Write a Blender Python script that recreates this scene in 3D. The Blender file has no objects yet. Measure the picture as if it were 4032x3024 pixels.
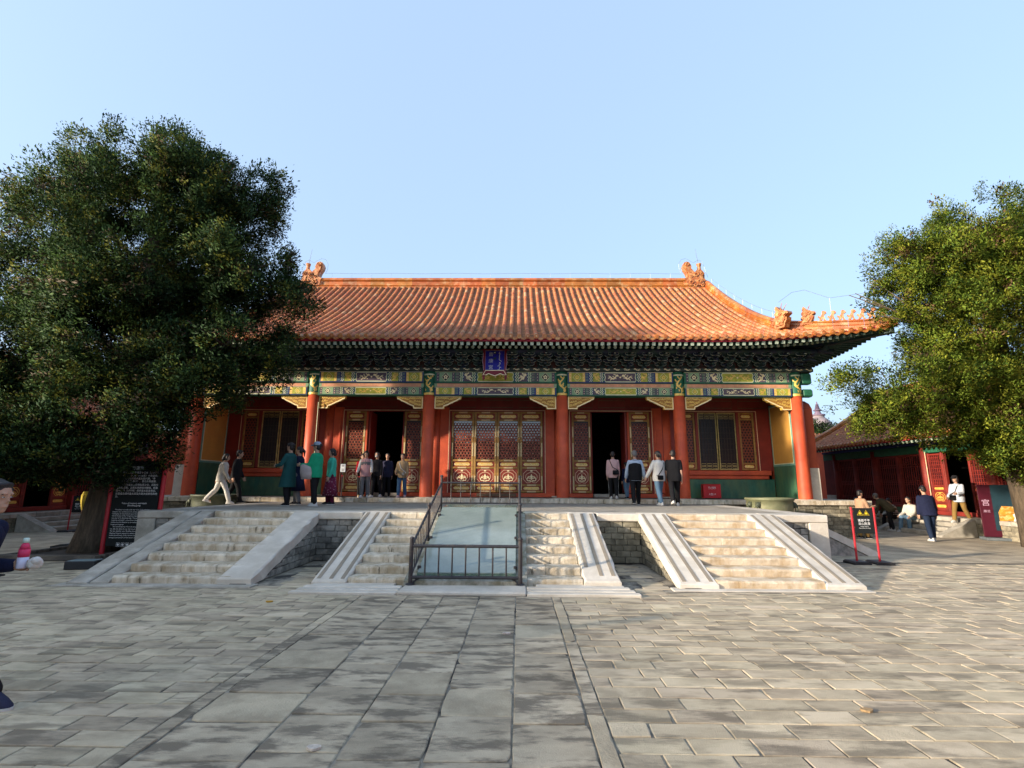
import bpy, bmesh, math, random
import numpy as np
from mathutils import Vector, Matrix, Euler
R_ = random.Random(7)
rng = np.random.default_rng(11)
sc = bpy.context.scene
COL = sc.collection
PI = math.pi
rad = math.radians

# ------------------------------------------------------------------ camera
TH, YAW, ROLL, FPX, CX, CH = 0.19472, 0.01396, 0.00602, 2018.27, 0.8495, 1.62
_F = Vector((-math.sin(YAW) * math.cos(TH), math.cos(YAW) * math.cos(TH), math.sin(TH)))
_R = Vector((math.cos(YAW), math.sin(YAW), 0))
_U = _R.cross(_F)
_R2 = math.cos(ROLL) * _R + math.sin(ROLL) * _U
_U2 = -math.sin(ROLL) * _R + math.cos(ROLL) * _U
cd = bpy.data.cameras.new('camera')
cam = bpy.data.objects.new('camera', cd)
COL.objects.link(cam)
m = Matrix.Identity(4)
for i in range(3):
    m[i][0], m[i][1], m[i][2] = _R2[i], _U2[i], -_F[i]
m[0][3], m[1][3], m[2][3] = CX, 0.0, CH
cam.matrix_world = m
cd.sensor_width = 36.0
cd.lens = FPX / 4032 * 36
cd.clip_start = 0.05
cd.clip_end = 3000
sc.camera = cam

# ------------------------------------------------------------------ sky and sun
SUN_EL, SUN_PHI = rad(13.5), rad(65)     # elevation; angle left of straight behind the camera
w = bpy.data.worlds.new('World')
sc.world = w
w.use_nodes = True
nt = w.node_tree
bg = nt.nodes['Background']
sky = nt.nodes.new('ShaderNodeTexSky')
sky.sky_type = 'NISHITA'
sky.sun_disc = False
sky.sun_elevation = SUN_EL
sun_dir = Vector((-math.sin(SUN_PHI) * math.cos(SUN_EL), -math.cos(SUN_PHI) * math.cos(SUN_EL), math.sin(SUN_EL)))
sky.sun_rotation = math.atan2(sun_dir.x, sun_dir.y)
sky.altitude = 50
sky.air_density = 1.1
sky.dust_density = 5.0
sky.ozone_density = 3.0
bg.inputs['Strength'].default_value = 0.15
hz = nt.nodes.new('ShaderNodeMix'); hz.data_type = 'RGBA'; hz.inputs['Factor'].default_value = 0.66
nt.links.new(sky.outputs[0], hz.inputs[6]); hz.inputs[7].default_value = (1.22, 1.62, 2.22, 1)   # thin even haze over the whole sky
nt.links.new(hz.outputs[2], bg.inputs[0])
sl = bpy.data.lights.new('sun', 'SUN')
sl.energy = 2.5
sl.angle = rad(1.5)
sl.color = (1.0, 0.85, 0.68)
so = bpy.data.objects.new('sun', sl)
COL.objects.link(so)
so.rotation_euler = (-sun_dir).to_track_quat('-Z', 'Y').to_euler()
so.location = (-30, -20, 30)
sc.view_settings.view_transform = 'Standard'
sc.view_settings.look = 'None'
sc.view_settings.gamma = 1
sc.view_settings.use_curve_mapping = False
sc.view_settings.exposure = 1.8
sc.render.engine = 'CYCLES'
sc.cycles.max_bounces = 6
sc.cycles.transparent_max_bounces = 8
sc.cycles.caustics_reflective = False
sc.cycles.caustics_refractive = False

# ------------------------------------------------------------------ helpers: materials
MATS = {}
def mat(name, col, rough=0.75, var=0.2, scale=3.0, col2=None, amt2=0.5, scale2=1.2, bump=0.25, bscale=40.0,
        piece=0.0, metal=0.0, spec=0.3, stretch=(1, 1, 1), col3=None, amt3=0.3, scale3=8.0, stretch3=(1, 1, 1), sharp=0.12, hue=0.0):
    if name in MATS:
        return MATS[name]
    mt = bpy.data.materials.new(name)
    mt.use_nodes = True
    n = mt.node_tree.nodes; L = mt.node_tree.links
    b = n['Principled BSDF']
    b.inputs['Roughness'].default_value = rough
    b.inputs['Metallic'].default_value = metal
    b.inputs['Specular IOR Level'].default_value = spec
    geo = n.new('ShaderNodeNewGeometry')
    pos = geo.outputs['Position']
    if piece:      # every piece gets its own patch of the pattern
        oi = n.new('ShaderNodeObjectInfo')
        ad = n.new('ShaderNodeMath'); ad.operation = 'ADD'
        L.new(oi.outputs['Random'], ad.inputs[0]); L.new(geo.outputs['Random Per Island'], ad.inputs[1])
        fr = n.new('ShaderNodeMath'); fr.operation = 'FRACT'; L.new(ad.outputs[0], fr.inputs[0])
        sh = n.new('ShaderNodeVectorMath'); sh.operation = 'SCALE'; sh.inputs[0].default_value = (37.0, 23.0, 11.0); L.new(fr.outputs[0], sh.inputs['Scale'])
        sa = n.new('ShaderNodeVectorMath'); sa.operation = 'ADD'; L.new(pos, sa.inputs[0]); L.new(sh.outputs[0], sa.inputs[1]); pos = sa.outputs[0]
    def noise(sc_, st=(1, 1, 1), detail=4):
        mp = n.new('ShaderNodeVectorMath'); mp.operation = 'MULTIPLY'
        L.new(pos, mp.inputs[0]); mp.inputs[1].default_value = st
        t = n.new('ShaderNodeTexNoise'); t.inputs['Scale'].default_value = sc_; t.inputs['Detail'].default_value = detail
        t.inputs['Roughness'].default_value = 0.62
        L.new(mp.outputs[0], t.inputs['Vector'])
        return t
    def mixc(fac, a, c):
        x = n.new('ShaderNodeMix'); x.data_type = 'RGBA'
        if isinstance(fac, float): x.inputs['Factor'].default_value = fac
        else: L.new(fac, x.inputs['Factor'])
        for s, val in ((6, a), (7, c)):
            if isinstance(val, tuple): x.inputs[s].default_value = (*val, 1)
            else: L.new(val, x.inputs[s])
        return x.outputs[2]
    def band(t, lo, hi):
        r = n.new('ShaderNodeMapRange'); r.inputs['From Min'].default_value = lo; r.inputs['From Max'].default_value = hi
        L.new(t, r.inputs['Value']); return r.outputs[0]
    t1 = noise(scale, stretch)
    dk = tuple(c * (1 - var) for c in col); lt = tuple(min(1, c * (1 + var)) for c in col)
    out = mixc(band(t1.outputs[0], 0.3, 0.7), dk, lt)
    if col2:
        t2 = noise(scale2, stretch, 6)
        th = 0.5 + (0.5 - amt2) * 0.45
        out = mixc(band(t2.outputs[0], th - sharp * .5, th + sharp * .5), out, col2)
    if col3:
        t3 = noise(scale3, stretch3, 6)
        th = 0.5 + (0.5 - amt3) * 0.45
        out = mixc(band(t3.outputs[0], th - 0.05, th + 0.07), out, col3)
    if piece:
        r = n.new('ShaderNodeMapRange'); r.inputs['To Min'].default_value = 1 - piece; r.inputs['To Max'].default_value = 1 + piece
        L.new(fr.outputs[0], r.inputs['Value'])
        hs = n.new('ShaderNodeHueSaturation'); L.new(out, hs.inputs['Color']); L.new(r.outputs[0], hs.inputs['Value'])
        if hue:
            m2 = n.new('ShaderNodeMath'); m2.operation = 'MULTIPLY'; m2.inputs[1].default_value = 7.31; L.new(fr.outputs[0], m2.inputs[0])
            f2 = n.new('ShaderNodeMath'); f2.operation = 'FRACT'; L.new(m2.outputs[0], f2.inputs[0])
            r2 = n.new('ShaderNodeMapRange'); r2.inputs['To Min'].default_value = 0.5 - hue; r2.inputs['To Max'].default_value = 0.5 + hue
            L.new(f2.outputs[0], r2.inputs['Value']); L.new(r2.outputs[0], hs.inputs['Hue'])
        out = hs.outputs[0]
    L.new(out, b.inputs['Base Color'])
    if bump:
        tb = noise(bscale, (1, 1, 1), 5)
        bp = n.new('ShaderNodeBump'); bp.inputs['Strength'].default_value = bump; bp.inputs['Distance'].default_value = 0.02
        L.new(tb.outputs[0], bp.inputs['Height']); L.new(bp.outputs[0], b.inputs['Normal'])
    MATS[name] = mt
    return mt

def srgb(r, g, b):
    f = lambda c: (c / 255 / 12.92) if c / 255 <= 0.04045 else ((c / 255 + 0.055) / 1.055) ** 2.4
    return (f(r), f(g), f(b))

# ------------------------------------------------------------------ helpers: geometry
class MB:
    def __init__(s):
        s.v = []; s.f = []; s.m = []
    def add(s, vs, fs, m=0, T=None):
        o = len(s.v)
        if T is not None: vs = [tuple(T @ Vector(p)) for p in vs]
        s.v += [tuple(p) for p in vs]
        for f in fs:
            s.f.append(tuple(i + o for i in f)); s.m.append(m)
        return s
    def box(s, x0, x1, y0, y1, z0, z1, m=0, T=None):
        vs = [(x, y, z) for x in (x0, x1) for y in (y0, y1) for z in (z0, z1)]
        return s.add(vs, [(0, 1, 3, 2), (4, 6, 7, 5), (0, 4, 5, 1), (2, 3, 7, 6), (0, 2, 6, 4), (1, 5, 7, 3)], m, T)
    def cbox(s, x0, x1, y0, y1, z0, z1, c=0.02, m=0, T=None, jit=0.0, top_only=False):
        # box with chamfered edges
        xs, ys, zs = (x0, x1), (y0, y1), (z0, z1)
        j = lambda: R_.uniform(-jit, jit) if jit else 0.0
        P = {}
        vs = []
        for ix in (0, 1):
            for iy in (0, 1):
                for iz in (0, 1):
                    sx, sy, sz = 1 - 2 * ix, 1 - 2 * iy, 1 - 2 * iz
                    dx, dy, dz = j(), j(), j()
                    base = (xs[ix] + dx, ys[iy] + dy, zs[iz] + dz)
                    for ax in range(3):
                        q = [base[0] + sx * c, base[1] + sy * c, base[2] + sz * c]
                        q[ax] = base[ax]
                        P[(ix, iy, iz, ax)] = len(vs); vs.append(tuple(q))
        g = lambda a, b, c_, ax: P[(a, b, c_, ax)]
        fs = []
        for i in (0, 1):
            q = [g(i, 0, 0, 0), g(i, 0, 1, 0), g(i, 1, 1, 0), g(i, 1, 0, 0)]; fs.append(q if i == 0 else q[::-1])
            q = [g(0, i, 0, 1), g(1, i, 0, 1), g(1, i, 1, 1), g(0, i, 1, 1)]; fs.append(q if i == 0 else q[::-1])
            q = [g(0, 0, i, 2), g(0, 1, i, 2), g(1, 1, i, 2), g(1, 0, i, 2)]; fs.append(q if i == 0 else q[::-1])
        for a in (0, 1):
            for b_ in (0, 1):
                fs.append([g(0, a, b_, 1), g(1, a, b_, 1), g(1, a, b_, 2), g(0, a, b_, 2)])
                fs.append([g(a, 0, b_, 0), g(a, 1, b_, 0), g(a, 1, b_, 2), g(a, 0, b_, 2)])
                fs.append([g(a, b_, 0, 0), g(a, b_, 1, 0), g(a, b_, 1, 1), g(a, b_, 0, 1)])
                for c2 in (0, 1):
                    fs.append([g(a, b_, c2, 0), g(a, b_, c2, 1), g(a, b_, c2, 2)])
        return s.add(vs, fs, m, T)
    def tube(s, pts, r, seg=8, m=0, caps=True, T=None, flat=1.0):
        pts = [Vector(p) for p in pts]
        rr = r if isinstance(r, (list, tuple)) else [r] * len(pts)
        vs = []; n = len(pts); prev = None
        for i, p in enumerate(pts):
            d = (pts[min(i + 1, n - 1)] - pts[max(i - 1, 0)])
            if d.length < 1e-9: d = Vector((0, 0, 1))
            d.normalize()
            if prev is None:
                a = Vector((0, 0, 1)) if abs(d.z) < 0.9 else Vector((1, 0, 0))
                u = d.cross(a).normalized()
            else:
                u = (prev - d * prev.dot(d)).normalized()
            prev = u; v_ = d.cross(u)
            for k in range(seg):
                an = 2 * PI * k / seg
                vs.append(tuple(p + rr[i] * (math.cos(an) * u + math.sin(an) * flat * v_)))
        fs = [(i * seg + k, i * seg + (k + 1) % seg, (i + 1) * seg + (k + 1) % seg, (i + 1) * seg + k) for i in range(n - 1) for k in range(seg)]
        if caps:
            fs += [tuple(range(seg))[::-1], tuple((n - 1) * seg + k for k in range(seg))]
        return s.add(vs, fs, m, T)
    def lathe(s, prof, seg=24, c=(0, 0, 0), m=0, T=None):
        vs = []; n = len(prof)
        for r, z in prof:
            for k in range(seg):
                a = 2 * PI * k / seg
                vs.append((c[0] + r * math.cos(a), c[1] + r * math.sin(a), c[2] + z))
        fs = [(i * seg + k, i * seg + (k + 1) % seg, (i + 1) * seg + (k + 1) % seg, (i + 1) * seg + k) for i in range(n - 1) for k in range(seg)]
        fs += [tuple(range(seg))[::-1], tuple((n - 1) * seg + k for k in range(seg))]
        return s.add(vs, fs, m, T)
    def prism(s, poly, fn, d0, d1, m=0, T=None):
        # poly in 2d, fn(a,b,d)->xyz
        n = len(poly)
        vs = [fn(a, b, d0) for a, b in poly] + [fn(a, b, d1) for a, b in poly]
        fs = [tuple(range(n))[::-1], tuple(range(n, 2 * n))] + [(i, (i + 1) % n, n + (i + 1) % n, n + i) for i in range(n)]
        return s.add(vs, fs, m, T)
    def ribbon(s, pts, wd, y, m=0, closed=False, taper=False):
        # flat ribbon in the xz plane at depth y, facing -y
        n = len(pts); vs = []
        for i, (x, z) in enumerate(pts):
            a = pts[(i - 1) % n] if (closed or i > 0) else pts[i]
            b = pts[(i + 1) % n] if (closed or i < n - 1) else pts[i]
            dx, dz = b[0] - a[0], b[1] - a[1]; l = math.hypot(dx, dz) or 1
            q = wd * 0.5 * (1 - 0.75 * abs(2 * i / (n - 1) - 1) if taper else 1)
            vs += [(x - dz / l * q, y, z + dx / l * q), (x + dz / l * q, y, z - dx / l * q)]
        fs = [(2 * i, 2 * i + 1, 2 * ((i + 1) % n) + 1, 2 * ((i + 1) % n)) for i in range(n if closed else n - 1)]
        return s.add(vs, fs, m)
    def flat(s, poly, y, m=0):
        return s.add([(x, y, z) for x, z in poly], [tuple(range(len(poly)))], m)
    def rect(s, x0, x1, z0, z1, y, m=0):
        return s.flat([(x0, z0), (x1, z0), (x1, z1), (x0, z1)], y, m)
    def ell(s, c, r, seg=10, rings=7, m=0, T=None):
        vs = [(c[0], c[1], c[2] - r[2])]
        for i in range(1, rings):
            a = -PI / 2 + PI * i / rings
            for k in range(seg):
                b = 2 * PI * k / seg
                vs.append((c[0] + r[0] * math.cos(a) * math.cos(b), c[1] + r[1] * math.cos(a) * math.sin(b), c[2] + r[2] * math.sin(a)))
        vs.append((c[0], c[1], c[2] + r[2]))
        fs = [(0, 1 + (k + 1) % seg, 1 + k) for k in range(seg)]
        for i in range(rings - 2):
            fs += [(1 + i * seg + k, 1 + i * seg + (k + 1) % seg, 1 + (i + 1) * seg + (k + 1) % seg, 1 + (i + 1) * seg + k) for k in range(seg)]
        t = len(vs) - 1; b0 = 1 + (rings - 2) * seg
        fs += [(t, b0 + k, b0 + (k + 1) % seg) for k in range(seg)]
        return s.add(vs, fs, m, T)
    def mesh(s, name, mats, smooth=False):
        me = bpy.data.meshes.new(name)
        me.from_pydata(s.v, [], s.f)
        for q in (mats if isinstance(mats, (list, tuple)) else [mats]): me.materials.append(q)
        me.polygons.foreach_set('material_index', s.m)
        if smooth: me.polygons.foreach_set('use_smooth', [True] * len(s.f))
        me.update()
        return me
    def build(s, name, mats, parent=None, smooth=False, loc=None):
        return obj(name, s.mesh(name, mats, smooth), parent, loc)

def obj(name, me, parent=None, loc=None, rot=None):
    o = bpy.data.objects.new(name, me)
    COL.objects.link(o)
    if parent is not None: o.parent = parent
    if loc is not None: o.location = loc
    if rot is not None: o.rotation_euler = rot
    return o
def thing(name, label, cat, loc=(0, 0, 0), rz=0.0, group=None):
    o = bpy.data.objects.new(name, None); COL.objects.link(o)
    o.empty_display_size = 0.2
    o.location = loc; o.rotation_euler = (0, 0, rz)
    o['label'] = label; o['category'] = cat
    if group: o['group'] = group
    return o
def tag(o, label, cat, group=None):
    o['label'] = label; o['category'] = cat
    if group: o['group'] = group
    return o
def stuff(o):
    o['kind'] = 'stuff'; return o
def npmesh(name, V, Fq, mats, midx=None, smooth=False):
    me = bpy.data.meshes.new(name)
    k = Fq.shape[1]
    me.vertices.add(len(V)); me.vertices.foreach_set('co', np.ascontiguousarray(V, dtype=np.float32).ravel())
    me.loops.add(Fq.size); me.loops.foreach_set('vertex_index', Fq.astype(np.int32).ravel())
    me.polygons.add(len(Fq)); me.polygons.foreach_set('loop_start', np.arange(0, Fq.size, k, dtype=np.int32))
    for q in (mats if isinstance(mats, (list, tuple)) else [mats]): me.materials.append(q)
    if midx is not None: me.polygons.foreach_set('material_index', midx.astype(np.int32))
    if smooth: me.polygons.foreach_set('use_smooth', np.ones(len(Fq), dtype=bool))
    me.update(calc_edges=True)
    return me
def text_mesh(body, size, align='CENTER', space=1.0, line=1.0, offset=0.0):
    cu = bpy.data.curves.new('t', 'FONT'); cu.body = body; cu.size = size
    cu.align_x = align; cu.space_line = line; cu.space_character = space; cu.resolution_u = 2; cu.offset = offset
    o = bpy.data.objects.new('t', cu); COL.objects.link(o)
    bpy.context.view_layer.update()
    dg = bpy.context.evaluated_depsgraph_get()
    me = bpy.data.meshes.new_from_object(o.evaluated_get(dg))
    bpy.data.objects.remove(o); bpy.data.curves.remove(cu)
    return me
def put_text(name, body, size, parent, material, loc, rot=(PI / 2, 0, 0), **kw):
    me = text_mesh(body, size, **kw); me.name = name
    me.materials.clear(); me.materials.append(material)
    return obj(name, me, parent, loc, rot)
# ------------------------------------------------------------------ materials used widely
STONE = mat('marble_step', (0.60, 0.54, 0.43), 0.75, 0.18, 4, (0.36, 0.29, 0.19), 0.45, 3.5, 0.5, 30, piece=0.10, stretch=(1.6, 1.6, 0.7), col3=(0.12, 0.10, 0.065), amt3=0.22, scale3=6, stretch3=(1.8, 1.8, 0.4), sharp=0.25)
STONE_L = mat('marble_pale', (0.60, 0.555, 0.475), 0.7, 0.12, 5, (0.47, 0.425, 0.35), 0.45, 2.2, 0.4, 45, piece=0.08, sharp=0.3)
STONE_G = mat('marble_grey', (0.42, 0.39, 0.33), 0.75, 0.2, 4, (0.27, 0.25, 0.205), 0.5, 2.6, 0.5, 35, piece=0.1, sharp=0.25)
STRIP = mat('grip_strip', (0.26, 0.22, 0.165), 0.85, 0.1, 6, bump=0.3, bscale=120)
BRICK = mat('grey_brick', (0.27, 0.25, 0.215), 0.85, 0.2, 6, (0.11, 0.105, 0.09), 0.4, 5, 0.6, 50, piece=0.35, col3=(0.52, 0.50, 0.46), amt3=0.10, scale3=4.5, sharp=0.2)
BRICK_Y = mat('yellowish_brick', (0.24, 0.215, 0.155), 0.85, 0.2, 6, (0.11, 0.10, 0.07), 0.4, 5, 0.6, 50, piece=0.35, col3=(0.50, 0.46, 0.38), amt3=0.07, scale3=4.5, sharp=0.2)  # yellower and slightly darker than the grey brick
MORTAR = mat('mortar', (0.13, 0.125, 0.11), 0.95, 0.2, 10)
PAVER = mat('paver', (0.41, 0.342, 0.238), 0.9, 0.22, 3.5, (0.51, 0.43, 0.305), 0.40, 2.0, 0.4, 95, piece=0.15, stretch=(0.8, 1.7, 1), col3=(0.235, 0.197, 0.14), amt3=0.40, scale3=2.6, stretch3=(0.6, 2.0, 1), sharp=0.14, hue=0.006, spec=.2)
PAVER_P = mat('paver_pale', (0.47, 0.395, 0.275), 0.9, 0.15, 3, (0.32, 0.267, 0.185), 0.45, 2.6, 0.5, 60, piece=0.12, sharp=0.2, spec=.2)
SLAB = mat('slab', (0.38, 0.318, 0.225), 0.88, 0.24, 2.6, (0.49, 0.413, 0.295), 0.38, 2.4, 0.4, 95, piece=0.13, stretch=(0.8, 1.6, 1), col3=(0.175, 0.147, 0.108), amt3=0.44, scale3=3.6, stretch3=(0.7, 1.9, 1), sharp=0.16, spec=.2)
SAND = mat('joint_sand', (0.30, 0.265, 0.205), 0.95, 0.3, 8, (0.05, 0.045, 0.04), 0.42, 1.6, 0.5, 90)

# ground beyond the modelled pavers: a weathered brick court in one material
def far_court():
    mt = bpy.data.materials.new('court'); mt.use_nodes = True
    n = mt.node_tree.nodes; L = mt.node_tree.links; b = n['Principled BSDF']; b.inputs['Roughness'].default_value = 0.85
    geo = n.new('ShaderNodeNewGeometry')
    br = n.new('ShaderNodeTexBrick'); br.inputs['Scale'].default_value = 1.0
    br.inputs['Brick Width'].default_value = 0.49; br.inputs['Row Height'].default_value = 0.245; br.inputs['Mortar Size'].default_value = 0.006
    br.inputs['Color1'].default_value = (0.43, 0.36, 0.25, 1); br.inputs['Color2'].default_value = (0.31, 0.26, 0.185, 1); br.inputs['Mortar'].default_value = (0.10, 0.095, 0.085, 1)
    L.new(geo.outputs['Position'], br.inputs['Vector'])
    t = n.new('ShaderNodeTexNoise'); t.inputs['Scale'].default_value = 1.6; t.inputs['Detail'].default_value = 7; L.new(geo.outputs['Position'], t.inputs['Vector'])
    r = n.new('ShaderNodeMapRange'); r.inputs['From Min'].default_value = 0.35; r.inputs['From Max'].default_value = 0.7; r.inputs['To Min'].default_value = 0.75; r.inputs['To Max'].default_value = 1.35
    L.new(t.outputs[0], r.inputs['Value'])
    hs = n.new('ShaderNodeHueSaturation'); L.new(br.outputs[0], hs.inputs['Color']); L.new(r.outputs[0], hs.inputs['Value'])
    L.new(hs.outputs[0], b.inputs['Base Color'])
    bp = n.new('ShaderNodeBump'); bp.inputs['Strength'].default_value = 0.4; bp.inputs['Distance'].default_value = 0.02
    t2 = n.new('ShaderNodeTexNoise'); t2.inputs['Scale'].default_value = 30; L.new(geo.outputs['Position'], t2.inputs['Vector'])
    L.new(t2.outputs[0], bp.inputs['Height']); L.new(bp.outputs[0], b.inputs['Normal'])
    return mt
COURT = far_court()

# ------------------------------------------------------------------ ground and paving
ground = MB()
NX, NY = 10, 10
ground.add([(-400, -150, -0.03), (400, -150, -0.03), (400, 700, -0.03), (-400, 700, -0.03)], [(0, 1, 2, 3)])
ground = ground.build('ground', mat('earth', (0.2, 0.19, 0.17), 0.95, 0.2, 0.5))
ground['kind'] = 'structure'
# brick court sheet: a frame of four strips round the modelled pavers (x -11..12, y 1.5..12), plus a mortar bed under them
cs = MB()
PX0, PX1, PY0, PY1 = -11.0, 12.0, 1.4, 11.9
for x0, x1, y0, y1 in ((-40, PX0, -30, 60), (PX1, 40, -30, 60), (PX0, PX1, -30, PY0), (PX0, PX1, PY1, 60)):
    cs.add([(x0, y0, 0), (x1, y0, 0), (x1, y1, 0), (x0, y1, 0)], [(0, 1, 2, 3)])
cs.build('brick_court', COURT, ground)
MB().add([(PX0, PY0, -0.009), (PX1, PY0, -0.009), (PX1, PY1, -0.009), (PX0, PY1, -0.009)], [(0, 1, 2, 3)]).build('mortar_bed', SAND, ground)

def paver_box(mb, x0, x1, y0, y1, dz, c=0.006, m=0, tx=0.0, ty=0.0):
    # top and chamfers only, slightly tilted
    cx, cy = (x0 + x1) / 2, (y0 + y1) / 2
    z = lambda x, y: dz + tx * (x - cx) + ty * (y - cy)
    o = [(x0, y0), (x1, y0), (x1, y1), (x0, y1)]
    i_ = [(x0 + c, y0 + c), (x1 - c, y0 + c), (x1 - c, y1 - c), (x0 + c, y1 - c)]
    vs = [(x, y, z(x, y)) for x, y in i_] + [(x, y, z(x, y) - c) for x, y in o] + [(x, y, -0.02) for x, y in o]
    fs = [(0, 1, 2, 3)]
    for k in range(4):
        k2 = (k + 1) % 4
        fs += [(4 + k, 4 + k2, k2, k), (8 + k, 8 + k2, 4 + k2, 4 + k)]
    mb.add(vs, fs, m)

def worn_slab(mb, x0, x1, y0, y1, dz, c=0.008, tx=0.0, ty=0.0, chip=0.0, m=0):
    # like paver_box but with a ragged, chipped outline
    cx, cy = (x0 + x1) / 2, (y0 + y1) / 2
    cor = [(x0, y0), (x1, y0), (x1, y1), (x0, y1)]; out = []
    for k in range(4):
        a, b_ = cor[k], cor[(k + 1) % 4]; l = math.hypot(b_[0] - a[0], b_[1] - a[1]); n = max(2, int(l / .085))
        nx, ny = -(b_[1] - a[1]) / l, (b_[0] - a[0]) / l
        for q in range(n):
            t = q / n
            j = abs(R_.gauss(0, .0028))
            if q == 0: j = R_.uniform(0, .004) if R_.random() > chip else R_.uniform(.010, .032)
            px, py = a[0] + (b_[0] - a[0]) * t, a[1] + (b_[1] - a[1]) * t
            if q == 0: px += (cx - px) * j / .3; py += (cy - py) * j / .3
            else: px += nx * j; py += ny * j
            out.append((px, py))
    n = len(out)
    z = lambda x, y: dz + tx * (x - cx) + ty * (y - cy)
    inn = [(x + (cx - x) * c / max(.05, abs(cx - x) + abs(cy - y)) * R_.uniform(.7, 2.2), y + (cy - y) * c / max(.05, abs(cx - x) + abs(cy - y)) * R_.uniform(.7, 2.2)) for x, y in out]
    vs = [(x, y, z(x, y)) for x, y in inn] + [(x, y, z(x, y) - c * .8) for x, y in out] + [(x, y, -.02) for x, y in out]
    fs = [tuple(range(n))]
    for k in range(n):
        k2 = (k + 1) % n
        fs += [(n + k, n + k2, k2, k), (2 * n + k, 2 * n + k2, n + k2, n + k)]
    mb.add(vs, fs, m)

# stone slab path
cols = [(-1.60, -1.47), (-1.47, -0.78), (-0.78, -0.25), (-0.25, 0.28), (0.28, 0.81), (0.81, 1.34), (1.34, 1.47)]
for ci, (xa, xb) in enumerate(cols):
    y = 2.2 + R_.uniform(0, 0.5)
    narrow = xb - xa < 0.2
    while y < 8.03:
        ln = R_.uniform(0.6, 1.1) if narrow else R_.uniform(0.46, 0.62)
        y2 = min(y + ln, 8.06)
        if y2 - y > 0.1:
            mb = MB(); g = R_.uniform(0.003, 0.008)
            cx, cy = (xa + xb) / 2, (y + y2) / 2
            worn_slab(mb, xa + g - cx, xb - g - cx, y + g - cy, y2 - g - cy, 0.002 + R_.uniform(-0.004, 0.004), 0.007, R_.uniform(-.006, .006), R_.uniform(-.006, .006), .22)
            mtl = SLAB if R_.random() > 0.07 else PAVER_P
            if narrow and R_.random() < 0.12: mtl = PAVER_P
            mb.build('paving_slab', mtl, ground, loc=(cx, cy, 0))
        y = y2
# bricks either side: rows along x
near = []; far = []
BW, BH = 0.44, 0.215
blocked = lambda x0, x1, y0, y1: (y1 > 8.62 and y0 < 12 and ((x1 > -6.45 and x0 < -3.45) or (x1 > -2.48 and x0 < 2.55) or (x1 > 3.36 and x0 < 6.3)))
row = 0; y = PY0
while y + BH <= PY1 + 1e-6:
    off = (row % 2) * BW / 2 + R_.uniform(-0.05, 0.05)
    for side in (-1, 1):
        x = 1.47 if side > 0 else -1.60
        first = True
        while True:
            wd = BW * (1 if not first else (0.5 if row % 2 else 1.0)) + R_.uniform(-0.09, 0.09)
            first = False
            x0, x1 = (x, x + wd) if side > 0 else (x - wd, x)
            if x0 > PX1 or x1 < PX0: break
            x = x1 if side > 0 else x0
            x0, x1 = max(x0, PX0), min(x1, PX1)
            if y > 8.05 and abs(x0) < 2.5 and y < 8.45: continue
            if y + BH > 11.46 and -7.5 < x0 < 7.5: continue
            if blocked(x0, x1, y, y + BH): continue
            dist = math.hypot((x0 + x1) / 2 - CX, y + 0.12)
            near.append((dist, x0, x1, y, y + BH))
    # the middle behind the path end
    y += BH; row += 1
def in_frame(x, y):
    return y > 2.6 and abs(x - CX) < 1.06 * y + 0.3
vis = sorted([p for p in near if in_frame((p[1] + p[2]) / 2, p[3] + 0.12)])
hid = [p for p in near if not in_frame((p[1] + p[2]) / 2, p[3] + 0.12)]
for d, x0, x1, ya, yb in vis[:299]:
    mb = MB(); cx, cy = (x0 + x1) / 2, (ya + yb) / 2; g = R_.uniform(0.002, 0.006)
    worn_slab(mb, x0 + g - cx, x1 - g - cx, ya + g - cy, yb - g - cy, R_.uniform(-0.003, 0.003), 0.005, R_.uniform(-.006, .006), R_.uniform(-.008, .008), .10)
    mb.build('paving_brick', PAVER_P if R_.random() < 0.12 else PAVER, ground, loc=(cx, cy, 0))
mb = MB()
for d, x0, x1, ya, yb in vis[299:] + hid:
    g = R_.uniform(0.002, 0.006)
    paver_box(mb, x0 + g, x1 - g, ya + g, yb - g, R_.uniform(-0.005, 0.004), 0.006, 1 if R_.random() < 0.09 else 0, R_.uniform(-.01, .01), R_.uniform(-.014, .014))
stuff(mb.build('outer_paving_bricks', [PAVER, PAVER_P], ground))

# ------------------------------------------------------------------ terrace
H = 1.0236; Y0, Y1 = 8.756, 11.46; RIS = H / 8; TRD = (Y1 - Y0) / 7; TX = 7.5; TYB = 17.62
terr = thing('stone_terrace', 'broad grey stone terrace with brick faces and pale edge stones in front of the hall', 'terrace', (0, 0, 0))
TFLOOR = mat('terrace_floor', (0.28, 0.252, 0.205), 0.85, 0.2, 3, (0.35, 0.315, 0.255), 0.4, 1.5, 0.4, 50, sharp=0.3)
MB().box(-TX + .1, TX - .1, Y1 + .1, TYB, 0.0, H - 0.012).build('core', MORTAR, terr)
mb = MB()
yy = Y1 + 0.6; r = 0
while yy < TYB - 0.01:      # floor bricks: seen edge-on, a few pixels each
    x = -TX + 0.5 - (0.25 if r % 2 else 0)
    while x < TX - 0.5:
        x0, x1 = max(x, -TX + .5), min(x + 0.5, TX - .5)
        if x1 - x0 > 0.05 and not (-1.0 < (x0 + x1) / 2 < 1.0 and yy < 12.1):
            paver_box(mb, x0 + .003, x1 - .003, yy + .003, min(yy + .25, TYB) - .003, 0, 0.004)
            for k in range(-12, 0): mb.v[k] = (mb.v[k][0], mb.v[k][1], mb.v[k][2] + H)
        x += 0.5
    yy += 0.25; r += 1
stuff(mb.build('floor_bricks', TFLOOR, terr))
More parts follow.
